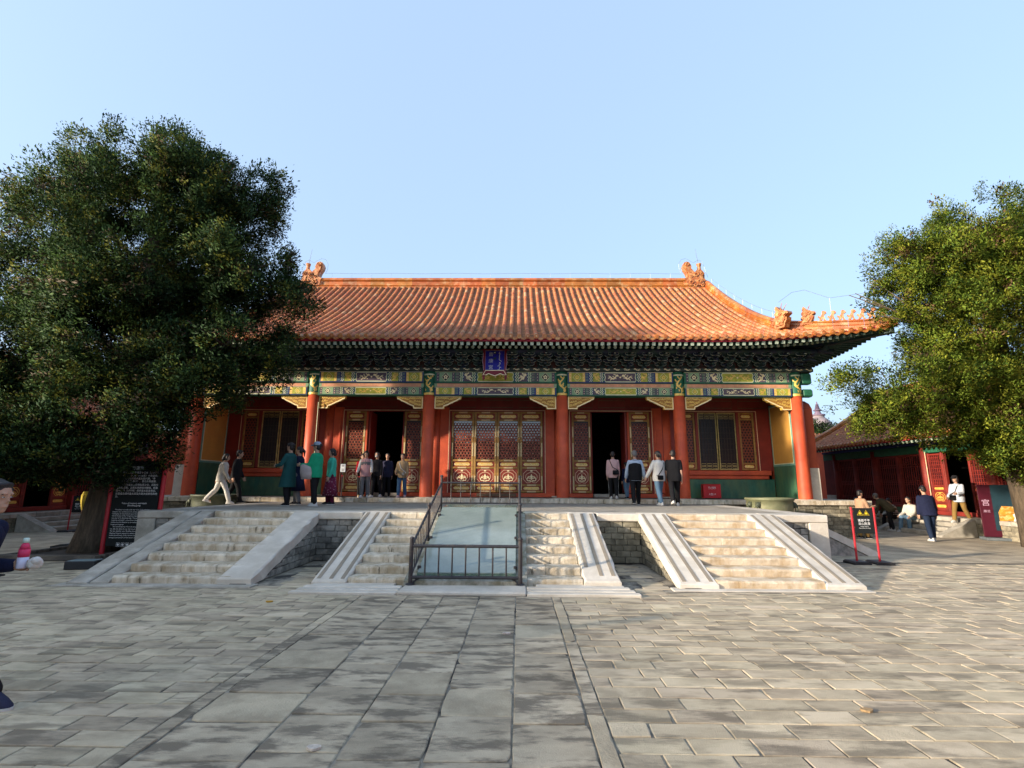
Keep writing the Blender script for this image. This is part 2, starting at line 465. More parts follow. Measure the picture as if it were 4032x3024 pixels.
# pale stone band over the middle path on the terrace
mb = MB()
for k in range(6):
    mb2 = MB(); ya = Y1 + .62 + k * 0.92
    mb2.cbox(-0.45, 0.45, ya, ya + .91, H - .02, H + .004, .004); mb2.build('path_stone', STONE_L, terr)
# edge cap stones along the front, left and right
def caps(x0, x1, n, y0=Y1 - 0.012, y1=Y1 + 0.58, mt=STONE_L):
    for i in range(n):
        a = x0 + (x1 - x0) * i / n; b_ = x0 + (x1 - x0) * (i + 1) / n
        MB().cbox(a + .003, b_ - .003, y0, y1, H - 0.16, H, 0.018, jit=0.003).build('edge_stone', mt, terr)
caps(-TX, -6.42, 1, mt=STONE_G); caps(-6.42, -3.62, 2, Y1 + 0.42); caps(-3.62, -2.53, 1); caps(-2.53, -0.95, 1, Y1 + .42); caps(0.95, 2.54, 1, Y1 + .42)  # left end cap in grey marble, its shade put into the colour
caps(2.54, 3.49, 1); caps(3.49, 6.2, 2, Y1 + .42); caps(6.2, TX, 1)
for s in (-1, 1):
    for k in range(4):
        a = Y1 + .59 + k * (TYB - Y1 - .6) / 4
        MB().cbox(min(s * TX, s * (TX - .5)), max(s * TX, s * (TX - .5)), a, a + (TYB - Y1 - .6) / 4 - .005, H - .16, H, .018).build('edge_stone', STONE_L, terr)
# brick courses on the vertical faces
def brick_wall(parent, x0, x1, yf, z0, z1, mtl, hb=0.122, lb=0.27, axis='x', face=-1, top=None, depth=0.06):
    nrow = max(1, round((z1 - z0) / hb)); hb = (z1 - z0) / nrow
    for r in range(nrow):
        u = x0 - (lb / 2 if r % 2 else 0) + R_.uniform(-.03, .03)
        za, zb = z0 + r * hb, z0 + (r + 1) * hb
        while u < x1:
            l = lb + R_.uniform(-.03, .05)
            a, b_ = max(u, x0), min(u + l, x1); u += l
            if b_ - a < 0.035: continue
            if top is not None:
                # clip to a slope: keep the part lying under it
                lo = top(a), top(b_)
                if min(lo) < za + 0.04: 
                    if max(lo) < za + 0.05: continue
                    mid = [(a + (b_ - a) * t) for t in (0.25, .5, .75)]
                    ok = [q for q in [a] + mid + [b_] if top(q) > za + .04]
                    a, b_ = min(ok), max(ok)
                    if b_ - a < 0.04: continue
                zt = min(zb, max(za + 0.035, min(top(a), top(b_)) ))
            else: zt = zb
            d = R_.uniform(-0.008, 0.010)
            m_ = MB()
            g = 0.005
            if axis == 'x':
                lo_, hi_ = (yf - d, yf + depth) if face < 0 else (yf - depth, yf + d)
                m_.cbox(a + g, b_ - g, lo_, hi_, za + g, zt - g, .006, jit=.003)
            else:
                lo_, hi_ = (yf - d, yf + depth) if face < 0 else (yf - depth, yf + d)
                m_.cbox(lo_, hi_, a + g, b_ - g, za + g, zt - g, .006, jit=.003)
            m_.build('brick', mtl, parent)
for x0, x1, mt_ in ((-7.08, -6.42, BRICK), (-3.62, -2.53, BRICK), (2.54, 3.49, BRICK_Y), (6.2, 7.08, BRICK)):
    brick_wall(terr, x0, x1, Y1 + .03, 0.0, H - .162, mt_)
for s in (-1, 1):
    MB().cbox(min(s * 7.09, s * (TX - .005)), max(s * 7.09, s * (TX - .005)), Y1, Y1 + .4, 0, H - .163, .015).build('corner_stone', STONE_L if s > 0 else STONE_G, terr)  # left corner stone greyed, its shade put into the colour
    brick_wall(terr, Y1 + .41, TYB, s * (TX - .03), 0, H - .162, BRICK_Y, axis='y', face=s)

# ------------------------------------------------------------------ stairs
def slope_z(y, lift=0.0, y0=Y0 - .03, y1=Y1 + .05, z0=0.07, z1=H + .012):
    return z0 + (z1 - z0) * (y - y0) / (y1 - y0) + lift
def ramp_slab(parent, x0, x1, mt, strips=None, name='ramp_slab', y0=Y0 - .03, y1=Y1 + .06, th=0.17, nose=0.12, rough=0.006, z0=0.085):
    # sloping cheek stone: subdivided so its edge is worn and uneven
    mb = MB(); n = 14; prof = []
    zt = lambda y: z0 + (H + .012 - z0) * (y - y0) / (y1 - y0)
    secs = []
    for i in range(n + 1):
        y = y0 + (y1 - y0) * i / n
        z = zt(y); zb = max(0.0, z - th)
        j = lambda a=rough: R_.uniform(-a, a)
        e = 0.022
        secs.append([(x0 + j(), y, zb), (x0 + j(), y, z - e + j(.004)), (x0 + e + j(), y, z + j(.002)), ((x0 + x1) / 2, y, z + j(.001)), (x1 - e + j(), y, z + j(.002)), (x1 + j(), y, z - e + j(.004)), (x1 + j(), y, zb)])
    # blunt front face
    f0 = [(p[0], p[1] - 0.015, max(0.0, p[2] - 0.02)) for p in secs[0]]
    f0 = [(p[0], y0 - 0.02 + (0.02 if k in (2, 3, 4) else 0), 0.0 if k in (0, 6) else p[2]) for k, p in enumerate(secs[0])]
    secs[0] = f0
    vs = [p for s_ in secs for p in s_]
    fs = [(i * 7 + k, i * 7 + k + 1, (i + 1) * 7 + k + 1, (i + 1) * 7 + k) for i in range(n) for k in range(6)]
    fs += [(i * 7 + 6, i * 7, (i + 1) * 7, (i + 1) * 7 + 6) for i in range(n)]
    fs += [tuple(range(7))[::-1], tuple(n * 7 + k for k in range(7))]
    mb.add(vs, fs)
    o = mb.build(name, mt, parent)
    for (a, b_, ya, yb) in strips or []:
        sb = MB(); k = 6
        vs = []
        for i in range(k + 1):
            y = ya + (yb - ya) * i / k
            vs += [(a, y, zt(y) + .007), (b_, y, zt(y) + .007)]
        nn = len(vs)
        vs += [(x, y, z - .02) for x, y, z in vs]
        fs = [(2 * i, 2 * i + 1, 2 * i + 3, 2 * i + 2) for i in range(k)]
        fs += [(nn + 2 * i, 2 * i, 2 * i + 2, nn + 2 * i + 2) for i in range(k)] + [(2 * i + 1, nn + 2 * i + 1, nn + 2 * i + 3, 2 * i + 3) for i in range(k)] + [(0, nn, nn + 1, 1)]
        sb.add(vs, fs); sb.build('grip_strip', STRIP, o)
    return o
def steps(parent, x0, x1, mt, splits, y_off=0.0):
    for k in range(8):
        ya = Y0 + k * TRD + y_off
        xs = [x0] + [x0 + (x1 - x0) * s for s in splits[k % len(splits)]] + [x1]
        for a, b_ in zip(xs[:-1], xs[1:]):
            wl = b_ - a; n = max(2, int(wl / .16))
            mb = MB(); secs = []
            za, zb = k * RIS + .002, (k + 1) * RIS
            for i in range(n + 1):
                x = a + .003 + (wl - .006) * i / n
                j = lambda q: R_.uniform(-q, q)
                edge = 0.012 if i in (0, n) else 0.0
                yb = ya + (TRD + .03 if k < 7 else .42)
                secs.append([(x, ya + j(.004) + edge * .3, za), (x, ya - .006 + j(.006) + edge, zb - .035 + j(.004)), (x, ya + .006 + j(.005) + edge, zb - .010 + j(.003)), (x, ya + .032 + j(.004), zb + j(.002)), (x, yb, zb), (x, yb, za)])
            vs = [p for s_ in secs for p in s_]
            fs = [(i * 6 + q, (i + 1) * 6 + q, (i + 1) * 6 + (q + 1) % 6, i * 6 + (q + 1) % 6) for i in range(n) for q in range(6)]
            fs += [tuple(range(6)), tuple(n * 6 + q for q in range(6))[::-1]]
            mb.add(vs, fs); mb.build('step', mt, parent, smooth=False)
def cheek_wall(parent, xf, face, mtl, z0=0.0):
    top = lambda y: slope_z(y, -0.20)
    brick_wall(parent, Y0 - .1, Y1 + .02, xf, 0.0, H - .16, mtl, axis='y', face=face, top=top, lb=0.25)
    # solid core under the slab
    mb = MB(); a, b_ = (xf + .035, xf + .30) if face < 0 else (xf - .30, xf - .035)
    fn = lambda y, z, d: (d, y, z)
    mb.prism([(Y0 - .05, 0.0), (Y1 + .09, 0.0), (Y1 + .09, H - .16), (Y0 - .05, 0.02)], fn, a, b_)
    mb.build('core', MORTAR, parent)

st_l = thing('stone_staircase', 'left stone staircase with stained treads and worn cheek slabs without grip strips', 'staircase')
steps(st_l, -5.80, -3.86, STONE, [(), (0.45,), (0.4,), (), (0.55,), (), (0.38,), ()])
ramp_slab(st_l, -6.47, -6.13, STONE_G, y0=Y0 - .07, z0=0.05, rough=0.012); ramp_slab(st_l, -6.11, -5.81, STONE_G, y0=Y0 - .02, z0=0.05, rough=0.014)
ramp_slab(st_l, -4.05, -3.50, STONE_L, y0=Y0 - .01, z0=0.11, th=0.22, rough=0.016)
cheek_wall(st_l, -3.53, 1, BRICK)
cheek_wall(st_l, -6.44, -1, BRICK)
MB().cbox(-6.6, -3.4, Y0 - .22, Y0 + .05, -.015, .012, .008, jit=.004).build('foot_stone', STONE_G, st_l)

st_c = thing('stone_staircase', 'middle stone staircase split in two flights by the glass covered carved slab', 'staircase')
steps(st_c, -1.93, -.992, STONE, [(), (), (0.6,), (), ()])
steps(st_c, .992, 1.90, STONE, [(), (0.35,), (), (), (), (0.7,), ()])
S3 = lambda x0, x1, ya=Y0 + .03, yb=Y1 + .0: [(x0 + (x1 - x0) * f, x0 + (x1 - x0) * f + .062, ya + d, yb) for f, d in ((0.10, 0.0), (0.46, 0.0), (0.80, 0.0))]
ramp_slab(st_c, -2.50, -1.94, STONE_L, S3(-2.50, -1.94))
ramp_slab(st_c, 1.91, 2.49, STONE_L, [(a, b_, ya + (.28 if i == 0 else 0.0), yb) for i, (a, b_, ya, yb) in enumerate(S3(1.91, 2.49, Y0 + .10))], rough=0.016, y0=Y0 - .06, z0=.12, th=.2)
cheek_wall(st_c, -2.46, -1, BRICK); cheek_wall(st_c, 2.45, 1, BRICK_Y)
for x0, x1 in ((-2.6, -0.98), (0.98, 2.68)):   # grooved foot stones
    for k in range(3):
        ya = 8.08 + k * 0.15
        MB().cbox(x0 + (k * .05 if x0 < 0 else 0), x1 - (k * .05 if x0 > 0 else 0), ya, ya + .142, -.015, .035 + .012 * k, .010).build('foot_stone', STONE_L, st_c)
    MB().cbox(x0 + .15, x1 - .15, 8.53, Y0 + .02, -.015, .05, .01).build('foot_stone', STONE_L, st_c)
MB().cbox(-0.97, 0.97, 8.07, 8.60, -.015, .055, .02, jit=.006).build('foot_stone', STONE_L, st_c)

st_r = thing('stone_staircase', 'right stone staircase with warm cream risers between two cheek slabs with grip strips', 'staircase')
STONE_W = mat('marble_cream', (0.60, 0.52, 0.40), 0.7, 0.12, 4, (0.36, 0.25, 0.13), 0.42, 3.2, 0.5, 30, piece=0.08, stretch=(1.4, 1.4, 0.8), sharp=0.3)
steps(st_r, 4.06, 5.78, STONE_W, [(), (), (), (), (0.4,), (), (), (0.62,)])
ramp_slab(st_r, 3.44, 4.06, STONE_L, S3(3.44, 4.06)); ramp_slab(st_r, 5.78, 6.40, STONE_L, S3(5.78, 6.40))
cheek_wall(st_r, 3.48, -1, BRICK_Y); cheek_wall(st_r, 6.36, 1, BRICK)
MB().cbox(3.3, 6.45, Y0 - .20, Y0 + .05, -.015, .012, .008, jit=.004).build('foot_stone', STONE_L, st_r)

# side stairs of the terrace (their near cheek slab shows at the right of the terrace)
for s, lab in ((1, 'stone side staircase on the right end of the terrace with pale sloping cheek'), (-1, 'stone side staircase on the left end of the terrace behind the information board')):
    t = thing('stone_staircase', lab, 'staircase')
    for k in range(8):
        xa = s * (TX + .02 + (7 - k) * .24)
        MB().cbox(min(s * TX, xa), max(s * TX, xa), 13.25, 15.2, k * RIS + .001, (k + 1) * RIS, .012).build('step', STONE, t)
    for ya in (12.95, 15.2):
        fn = lambda x, z, d: (s * x, d, z)
        MB().prism([(TX + .005, H - .15), (TX + .005, H), (TX + 1.95, 0.10), (TX + 2.0, 0.0), (TX + 1.75, 0.0)], fn, ya, ya + .30).build('ramp_slab', STONE_L, t)
        MB().prism([(TX + .01, 0), (TX + .01, H - .16), (TX + 1.72, 0.0)], fn, ya + .02, ya + .28).build('cheek', BRICK, t)

# carved centre slab under glass
carv = thing('carved_stone_slab', 'weathered carved marble ramp slab lying under the glass cover between the middle stairs', 'carved stone', (0, 0, 0))
CARV = mat('carved_marble', (0.38, 0.37, 0.31), 0.8, 0.25, 9, (0.2, 0.19, 0.13), 0.45, 5, 1.0, 14, sharp=0.2)
mb = MB()
fn = lambda y, z, d: (d, y, z)
mb.prism([(Y0 - .1, 0.0), (Y1 + .5, 0.0), (Y1 + .5, H - .01), (Y1 + .02, H - .01), (Y0 - .1, 0.10)], fn, -0.99, 0.99)
mb.build('slab', CARV, carv)
mb = MB()
for i in range(150):      # low relief swirls
    y = R_.uniform(Y0 + .05, Y1 - .1); x = R_.uniform(-.7, .7); r = R_.uniform(.05, .11)
    z = 0.10 + (H - .11) * (y - Y0 + .1) / (Y1 - Y0 + .12)
    pts = [(x + r * math.cos(a) * (1 - a / 9), y + r * math.sin(a) * (1 - a / 9), z + r * math.sin(a) * (1 - a / 9) * .34 + .012) for a in np.linspace(R_.uniform(0, 3), 6.5, 8)]
    mb.tube(pts, .014, 5)
stuff(mb.build('relief', CARV, carv))
# ------------------------------------------------------------------ the palace hall
YC, FZ = 18.234, 1.172
XC = [-10.756, -6.574, -2.392, 2.392, 6.574, 10.756]
YI = 19.95           # inner wall face
RED = mat('red_lacquer', (0.54, 0.088, 0.032), 0.55, 0.2, 2.5, (0.43, 0.062, 0.027), 0.4, 1.5, 0.12, 60, spec=0.4, col3=(0.40, 0.09, 0.05), amt3=0.12, scale3=3, stretch3=(1, 1, .25), sharp=0.3)
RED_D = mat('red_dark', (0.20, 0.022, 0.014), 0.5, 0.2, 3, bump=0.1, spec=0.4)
RED_W = mat('red_plaster', (0.42, 0.085, 0.04), 0.85, 0.15, 2, (0.35, 0.07, 0.04), 0.4, 1.2, 0.3, 70, sharp=0.4)
YEL = mat('yellow_plaster', (0.52, 0.27, 0.055), 0.85, 0.12, 2, (0.44, 0.22, 0.05), 0.4, 1.3, 0.2, 60, sharp=0.4)
GRN = mat('green_tile_wall', (0.020, 0.105, 0.068), 0.5, 0.3, 4, (0.10, 0.17, 0.075), 0.36, 1.8, 0.3, 30, stretch=(1.6, 1.6, .6), sharp=0.4, spec=0.5)
GRN_B = mat('green_band', (0.14, 0.30, 0.24), 0.5, 0.15, 4, bump=0.1)
PALE = mat('pale_line', (0.55, 0.60, 0.48), 0.6, 0.1, 8, bump=0.05)
GOLD = mat('gilt', (0.82, 0.55, 0.12), 0.42, 0.22, 12, (0.6, 0.35, 0.06), 0.35, 9, 0.4, 40, spec=0.6, metal=0.12, sharp=0.3)
GOLD_P = mat('gilt_pale', (0.86, 0.72, 0.42), 0.45, 0.12, 10, bump=0.1, spec=0.5, metal=0.05)
GILTWOOD = mat('gilt_wood', (0.36, 0.20, 0.05), 0.5, 0.3, 7, (0.24, 0.12, 0.03), 0.4, 5, 0.3, 40, spec=0.4, sharp=0.3)
P_BLUE = mat('paint_blue', (0.030, 0.045, 0.15), 0.55, 0.25, 9, bump=0.05)
P_GREEN = mat('paint_green', (0.022, 0.125, 0.07), 0.55, 0.25, 9, bump=0.05)
P_YG = mat('paint_lime', (0.36, 0.36, 0.05), 0.55, 0.3, 12, bump=0.1)
P_VIO = mat('paint_violet', (0.10, 0.075, 0.10), 0.6, 0.25, 12, bump=0.05)
P_TEAL = mat('paint_teal', (0.22, 0.34, 0.19), 0.6, 0.2, 12, bump=0.05)
P_WHITE = mat('paint_white', (0.62, 0.64, 0.42), 0.6, 0.12, 12, bump=0.05)
P_PINK = mat('paint_salmon', (0.62, 0.29, 0.17), 0.6, 0.15, 6, bump=0.1)
P_DARK = mat('paint_dark', (0.03, 0.045, 0.04), 0.6, 0.3, 9, bump=0.05)
BRK = mat('bracket_green', (0.030, 0.060, 0.052), 0.6, 0.4, 8, (0.026, 0.032, 0.065), 0.45, 3, 0.1, 30)
BRK_E = mat('bracket_edge', (0.55, 0.60, 0.50), 0.6, 0.3, 14, bump=0.05)
TILE = mat('glazed_tile', (0.35, 0.102, 0.022), 0.5, 0.2, 7, (0.40, 0.165, 0.065), 0.35, 2.5, 0.35, 40, piece=0.20, spec=0.5, col3=(0.42, 0.25, 0.12), amt3=0.10, scale3=6, sharp=0.25, hue=0.008)
TILE_P = mat('worn_tile', (0.40, 0.25, 0.15), 0.7, 0.2, 8, (0.5, 0.22, 0.08), 0.35, 7, 0.4, 40, piece=0.15, sharp=0.2)
PAN = mat('pan_tile', (0.30, 0.125, 0.05), 0.6, 0.3, 9, (0.13, 0.08, 0.05), 0.35, 5, 0.4, 50, piece=0.25, sharp=0.3)
RIDGE = mat('ridge_glaze', (0.36, 0.115, 0.020), 0.4, 0.25, 4, (0.46, 0.28, 0.13), 0.30, 3.0, 0.35, 30, piece=0.22, spec=0.55, sharp=0.14, hue=0.012)
BLACK = mat('interior_shade', (0.012, 0.010, 0.009), 0.9, 0.2, 3, bump=0)  # near-black: the unlit rooms' darkness is put into the colour
CEIL = mat('porch_ceiling', (0.03, 0.07, 0.055), 0.7, 0.3, 3, bump=0)
RAF_E = mat('rafter_end', (0.42, 0.50, 0.40), 0.6, 0.2, 20, bump=0.1)
RAF = mat('rafter_green', (0.05, 0.10, 0.085), 0.6, 0.3, 10, bump=0.1)
MAROON = mat('eave_board', (0.30, 0.020, 0.040), 0.55, 0.2, 5, bump=0.1)

hall = thing('palace_hall', 'large red columned palace hall with sweeping orange tiled roof and painted beams', 'palace', (0, 0, 0))

# base
MB().box(-12.55, 12.55, 17.75, 32, 0, FZ - .02).build('base_core', MORTAR, hall)
n = 16
for i in range(n):
    a = -12.6 + 25.2 * i / n; b_ = -12.6 + 25.2 * (i + 1) / n
    MB().cbox(a + .003, b_ - .003, 17.62, 18.02, H - .005, FZ, .015, jit=.004).build('sill_stone', STONE, hall)
for i in range(26):
    a = -12.6 + 25.2 * i / 26
    MB().cbox(a + .003, a + 25.2 / 26 - .003, 18.025, 19.0, FZ - .1, FZ - .003, .004).build('floor_stone', TFLOOR, hall)
MB().box(-12.5, 12.5, 19.0, 31.9, FZ - .05, FZ - .006).build('floor', mat('hall_floor', (0.1, 0.095, 0.09), 0.6, 0.2, 2), hall)
for s in (-1, 1):
    brick_wall(hall, *( (TX + .02, 12.55) if s > 0 else (-12.55, -TX - .02)), 17.70, 0, H - .01, BRICK_Y)
    for k in range(8):
        a = 17.62 + .4 + k * 1.75
        MB().cbox(min(s * 12.6, s * 12.1), max(s * 12.6, s * 12.1), a, a + 1.745, H - .005, FZ, .015).build('sill_stone', STONE, hall)
    brick_wall(hall, 17.72, 31.9, s * 12.52, 0, H - .01, BRICK_Y, axis='y', face=s, lb=0.5, hb=.25)

# columns: a red shaft, painted head, stone foot
def dragon_stroke(mb, cx, cz, w_, h_, y, m, flip=1, wd=None, seed=0):
    r = random.Random(seed)
    wd = wd or h_ * 0.22
    pts = []
    for i in range(13):
        t = i / 12
        pts.append((cx + flip * (t - .5) * w_, cz + h_ * .30 * math.sin(t * 2 * PI * 1.25 + .4) * (1 - .3 * t)))
    mb.ribbon(pts, wd, y, m, taper=True)
    hx = pts[2]
    mb.flat([(hx[0] + h_ * .20 * math.cos(a), hx[1] + h_ * .18 * math.sin(a)) for a in np.linspace(0, 2 * PI, 7)[:-1]], y - .001, m)
    for k in (3, 5, 8, 10):
        p = pts[k]; s = 1 if k % 2 else -1
        mb.ribbon([p, (p[0] + flip * h_ * .12, p[1] + s * h_ * .2), (p[0] + flip * h_ * .3, p[1] + s * h_ * .30)], wd * .55, y - .001, m)
    for k in range(4):
        a, b_ = r.uniform(-.45, .45) * w_, r.uniform(-.42, .42) * h_
        mb.ribbon([(cx + a, cz + b_), (cx + a + h_ * .13, cz + b_ + h_ * .05), (cx + a + h_ * .2, cz + b_ - h_ * .03)], wd * .4, y, m)
for i, x in enumerate(XC):
    c = MB(); c.lathe([(0.222, 0), (0.224, .02), (0.214, 1.2), (0.208, 3.58)], 32, (x, YC, 1.198)); c.build('column', RED, hall, smooth=True)
    f = MB(); f.lathe([(0.42, -.03), (0.42, 0.0), (0.36, .025), (0.27, .028)], 24, (x, YC, FZ)); f.build('column_foot', STONE, hall)
    hb = MB(); hb.lathe([(0.211, 4.775), (0.213, 4.9), (0.213, 5.64)], 32, (x, YC, 0)); hd = hb.build('column_head', [P_GREEN, P_BLUE], hall, smooth=True)
    hm = MB()
    hm.lathe([(0.2155, 4.78), (0.2165, 4.80), (0.2155, 4.86)], 32, (x, YC, 0), 0)
    hm.lathe([(0.2155, 5.50), (0.2165, 5.52), (0.2155, 5.55)], 32, (x, YC, 0), 1)
    q = MB()
    dragon_stroke(q, 0, 0, .62, .34, 0, 0, seed=i)
    for (vx, vy, vz) in q.v:    # wrap the dragon upright round the front of the head
        a = vz / .214
        hm.v.append((x + .2185 * math.sin(a), YC - .2185 * math.cos(a), 5.17 + vx))
    o0 = len(hm.v) - len(q.v)
    for ff in q.f: hm.f.append(tuple(k + o0 for k in ff)); hm.m.append(0)
    hm.build('gilt_dragon', [GOLD, P_WHITE], hd)

# painted beams
PM = [P_BLUE, P_GREEN, P_YG, P_VIO, P_TEAL, P_WHITE, GOLD, GOLD_P, P_DARK]
def paint_beam(mb, x0, x1, z0, z1, y, sch, seed):
    W = x1 - x0; h = z1 - z0; r = random.Random(seed)
    e = h * .06
    A = (4, 3, 2) if sch == 0 else (2, 2, 3)      # end box / dragon ground / centre ground
    line = 5
    X = lambda f: x0 + W * f
    def both(fa, fb, fn):
        fn(X(fa), X(fb), 1); fn(X(1 - fb), X(1 - fa), -1)
    mb.rect(x0, x1, z0, z1, y, 1 if sch == 0 else 0)
    za, zb_ = z0 + h * .13, z1 - h * .07
    hh = zb_ - za; zc = (za + zb_) / 2
    def endbox(a, b_, s):
        mb.rect(a, b_, za, zb_, y - .002, 4 if sch == 0 else 2)
        mb.rect(a, a + (b_ - a) * .16, za, zb_, y - .003, 3 if sch == 0 else 6)
        mb.rect(b_ - (b_ - a) * .16, b_, za, zb_, y - .003, 3 if sch == 0 else 6)
        for k in range(3):
            zz = za + hh * (k + .5) / 3
            for q in (a + (b_ - a) * .08, b_ - (b_ - a) * .08):
                mb.flat([(q - .012, zz), (q, zz - .02), (q + .012, zz), (q, zz + .02)], y - .004, 7)
        c = (a + b_) / 2
        poly = [(c + hh * .36 * math.cos(t) * (1 + .18 * math.cos(4 * t)), zc + hh * .40 * math.sin(t) * (1 + .18 * math.cos(4 * t))) for t in np.linspace(0, 2 * PI, 17)[:-1]]
        mb.flat(poly, y - .004, 8 if sch == 0 else 2)
        mb.ribbon(poly, .010, y - .005, 7, closed=True)
        for t in range(5):
            an = t * 2 * PI / 5 + .3
            mb.flat([(c + hh * .15 * math.cos(an) + hh * .09 * math.cos(q), zc + hh * .16 * math.sin(an) + hh * .10 * math.sin(q)) for q in np.linspace(0, 2 * PI, 6)[:-1]], y - .006, 7 if sch == 0 else 6)
    both(.012, .165, endbox)
    def hbars(a, b_, s):
        mb.rect(a, b_, za, zb_, y - .002, 3 if sch == 0 else 0)
        for k in range(3):
            zz = za + hh * (.18 + .32 * k)
            mb.ribbon([(a, zz - hh * .06), (a + (b_ - a) * .7, zz - hh * .06), (a + (b_ - a) * .7, zz + hh * .06), (a, zz + hh * .06)], .014, y - .004, 4)
    both(.170, .205, hbars)
    def chev(a, b_, s):
        for q, col in ((0.0, 5), (.25, 0 if sch else 1), (.5, 5), (.75, 1 if sch else 0)):
            xx = a + (b_ - a) * q if s > 0 else b_ - (b_ - a) * q
            d = hh * .13 * s
            pts = [(xx, za), (xx + d, za + hh * .18), (xx, za + hh * .34), (xx + d * 1.3, za + hh * .5), (xx, za + hh * .66), (xx + d, za + hh * .82), (xx, zb_)]
            mb.ribbon(pts, (b_ - a) * (.22 if col == 5 else .24), y - (.006 if col == 5 else .005), col)
    both(.207, .238, chev)
    def drag(a, b_, s):
        mb.rect(a, b_, za, zb_, y - .002, 3 if sch == 0 else 2)
        dragon_stroke(mb, (a + b_) / 2, zc, (b_ - a) * .75, hh * .9, y - .005, 7 if sch == 0 else 6, s, seed=r.randint(0, 99))
    both(.240, .305, drag)
    both(.307, .342, chev)
    # centre panel with two dragons and a pearl
    a, b_ = X(.350), X(.650)
    ch = hh * .25
    poly = [(a, za + hh * .2), (a + ch * .5, za), (b_ - ch * .5, za), (b_, za + hh * .2), (b_ - ch * .4, zc), (b_, zb_ - hh * .2), (b_ - ch * .5, zb_), (a + ch * .5, zb_), (a, zb_ - hh * .2), (a + ch * .4, zc)]
    mb.flat([(px, pz) for px, pz in poly], y - .003, 2 if sch == 0 else 3)
    mb.ribbon(poly, .030, y - .005, 5, closed=True)
    q = (b_ - a)
    dragon_stroke(mb, a + q * .29, zc, q * .34, hh * .72, y - .006, 6 if sch == 0 else 7, -1, seed=r.randint(0, 99))
    dragon_stroke(mb, a + q * .71, zc, q * .34, hh * .72, y - .006, 6 if sch == 0 else 7, 1, seed=r.randint(0, 99))
    mb.flat([((a + b_) / 2 + hh * .1 * math.cos(t), zc + hh * .1 * math.sin(t)) for t in np.linspace(0, 2 * PI, 9)[:-1]], y - .006, 7)
    mb.ribbon([(x0, z0 + e * .6), (x1, z0 + e * .6)], .012, y - .004, 8)
    mb.ribbon([(x0, z1 - e * .4), (x1, z1 - e * .4)], .010, y - .004, 7)
YB = 18.06
for i in range(5):
    x0, x1 = XC[i] + .19, XC[i + 1] - .19
    sch = i % 2
    for nm, z0, z1, s_ in (('upper_beam', 5.205, 5.64, 0 if sch == 0 else 1), ('lower_beam', 4.746, 5.075, 1 if sch == 0 else 0)):
        b_ = MB().cbox(x0, x1, YB, 18.42, z0, z1, .012).build(nm, P_GREEN, hall)
        p = MB(); paint_beam(p, x0 + .02, x1 - .02, z0 + .012, z1 - .012, YB - .002, s_, i * 2 + (nm == 'upper_beam'))
        p.build('painted_pattern', PM, b_)
    bd = MB().box(x0, x1, YB + .035, 18.38, 5.076, 5.204).build('cushion_board', P_PINK, hall)
    st = MB()
    for k in range(9):
        q = x0 + (x1 - x0) * (k + .5) / 9
        st.flat([(q + .016 * math.cos(t), 5.14 + .016 * math.sin(t)) for t in np.linspace(0, 2 * PI, 7)[:-1]], YB + .031, 0)
    for q, d in ((x0, .10), (x1 - .10, .10)):
        st.rect(q, q + d, 5.08, 5.2, YB + .032, 1)
    st.build('gilt_studs', [GOLD, P_TEAL], bd)
# end returns of the beams at the two outer columns
for s in (-1, 1):
    e = MB()
    for zc_, hz in ((5.42, .20), (4.9, .14)):
        e.cbox(min(s * 10.95, s * 11.32), max(s * 10.95, s * 11.32), 18.08, 18.36, zc_ - hz, zc_ + hz, .05)
    e.build('beam_end', P_GREEN, hall)
    MB().box(min(s * 10.62, s * 10.89), max(s * 10.62, s * 10.89), 18.4, 31, 4.78, 5.64).build('side_beam', P_GREEN, hall)

# carved gilt brackets under the lower beam
def que_ti(x, s):
    Z = 4.744
    prof = [(0, 0), (.97, 0), (.93, -.10), (.86, -.12), (.80, -.17), (.70, -.19), (.62, -.25), (.52, -.28), (.44, -.34), (.36, -.36), (.34, -.45), (0, -.45)]
    mb = MB(); fn = lambda a, b_, d: (x + s * a, d, Z + b_)
    mb.prism(prof, fn, 18.16, 18.30, 0)
    inner = [(.05, -.03), (.90, -.03), (.84, -.09), (.72, -.145), (.58, -.21), (.46, -.285), (.33, -.33), (.29, -.41), (.05, -.41)]
    mb2 = MB()
    mb2.flat([(x + s * a, Z + b_) for a, b_ in inner], 18.158, 1)
    rim = [(x + s * a, Z + b_) for a, b_ in [(.015, -.012), (.95, -.012), (.91, -.095), (.84, -.112), (.78, -.158), (.60, -.24), (.43, -.325), (.335, -.352), (.318, -.435), (.015, -.435)]]
    mb2.ribbon(rim, .034, 18.153, 3, closed=True)
    rr = random.Random(int(x * 100) + s)
    for k in range(13):
        a = .10 + .76 * k / 12; dmax = np.interp(a, [.05, .33, .58, .9], [-.40, -.33, -.2, -.06])
        for q in range(max(1, int(-dmax / .11))):
            cz = dmax * (q + .5) / max(1, int(-dmax / .11)); ra = .042
            mb2.ribbon([(x + s * (a + ra * math.cos(t) * (1 - t / 11)), Z + cz + ra * math.sin(t) * (1 - t / 11)) for t in np.linspace(rr.uniform(0, 3), 7, 9)], .019, 18.149, 2)
    o = mb.build('corbel', GOLD, hall)
    mb2.build('scroll_carving', [GOLD, mat('corbel_ground', (0.32, 0.15, 0.03), .6, .4, 20), GOLD, GOLD_P], o)
for i, x in enumerate(XC):
    if i > 0: que_ti(x - .21, -1)
    if i < 5: que_ti(x + .21, 1)

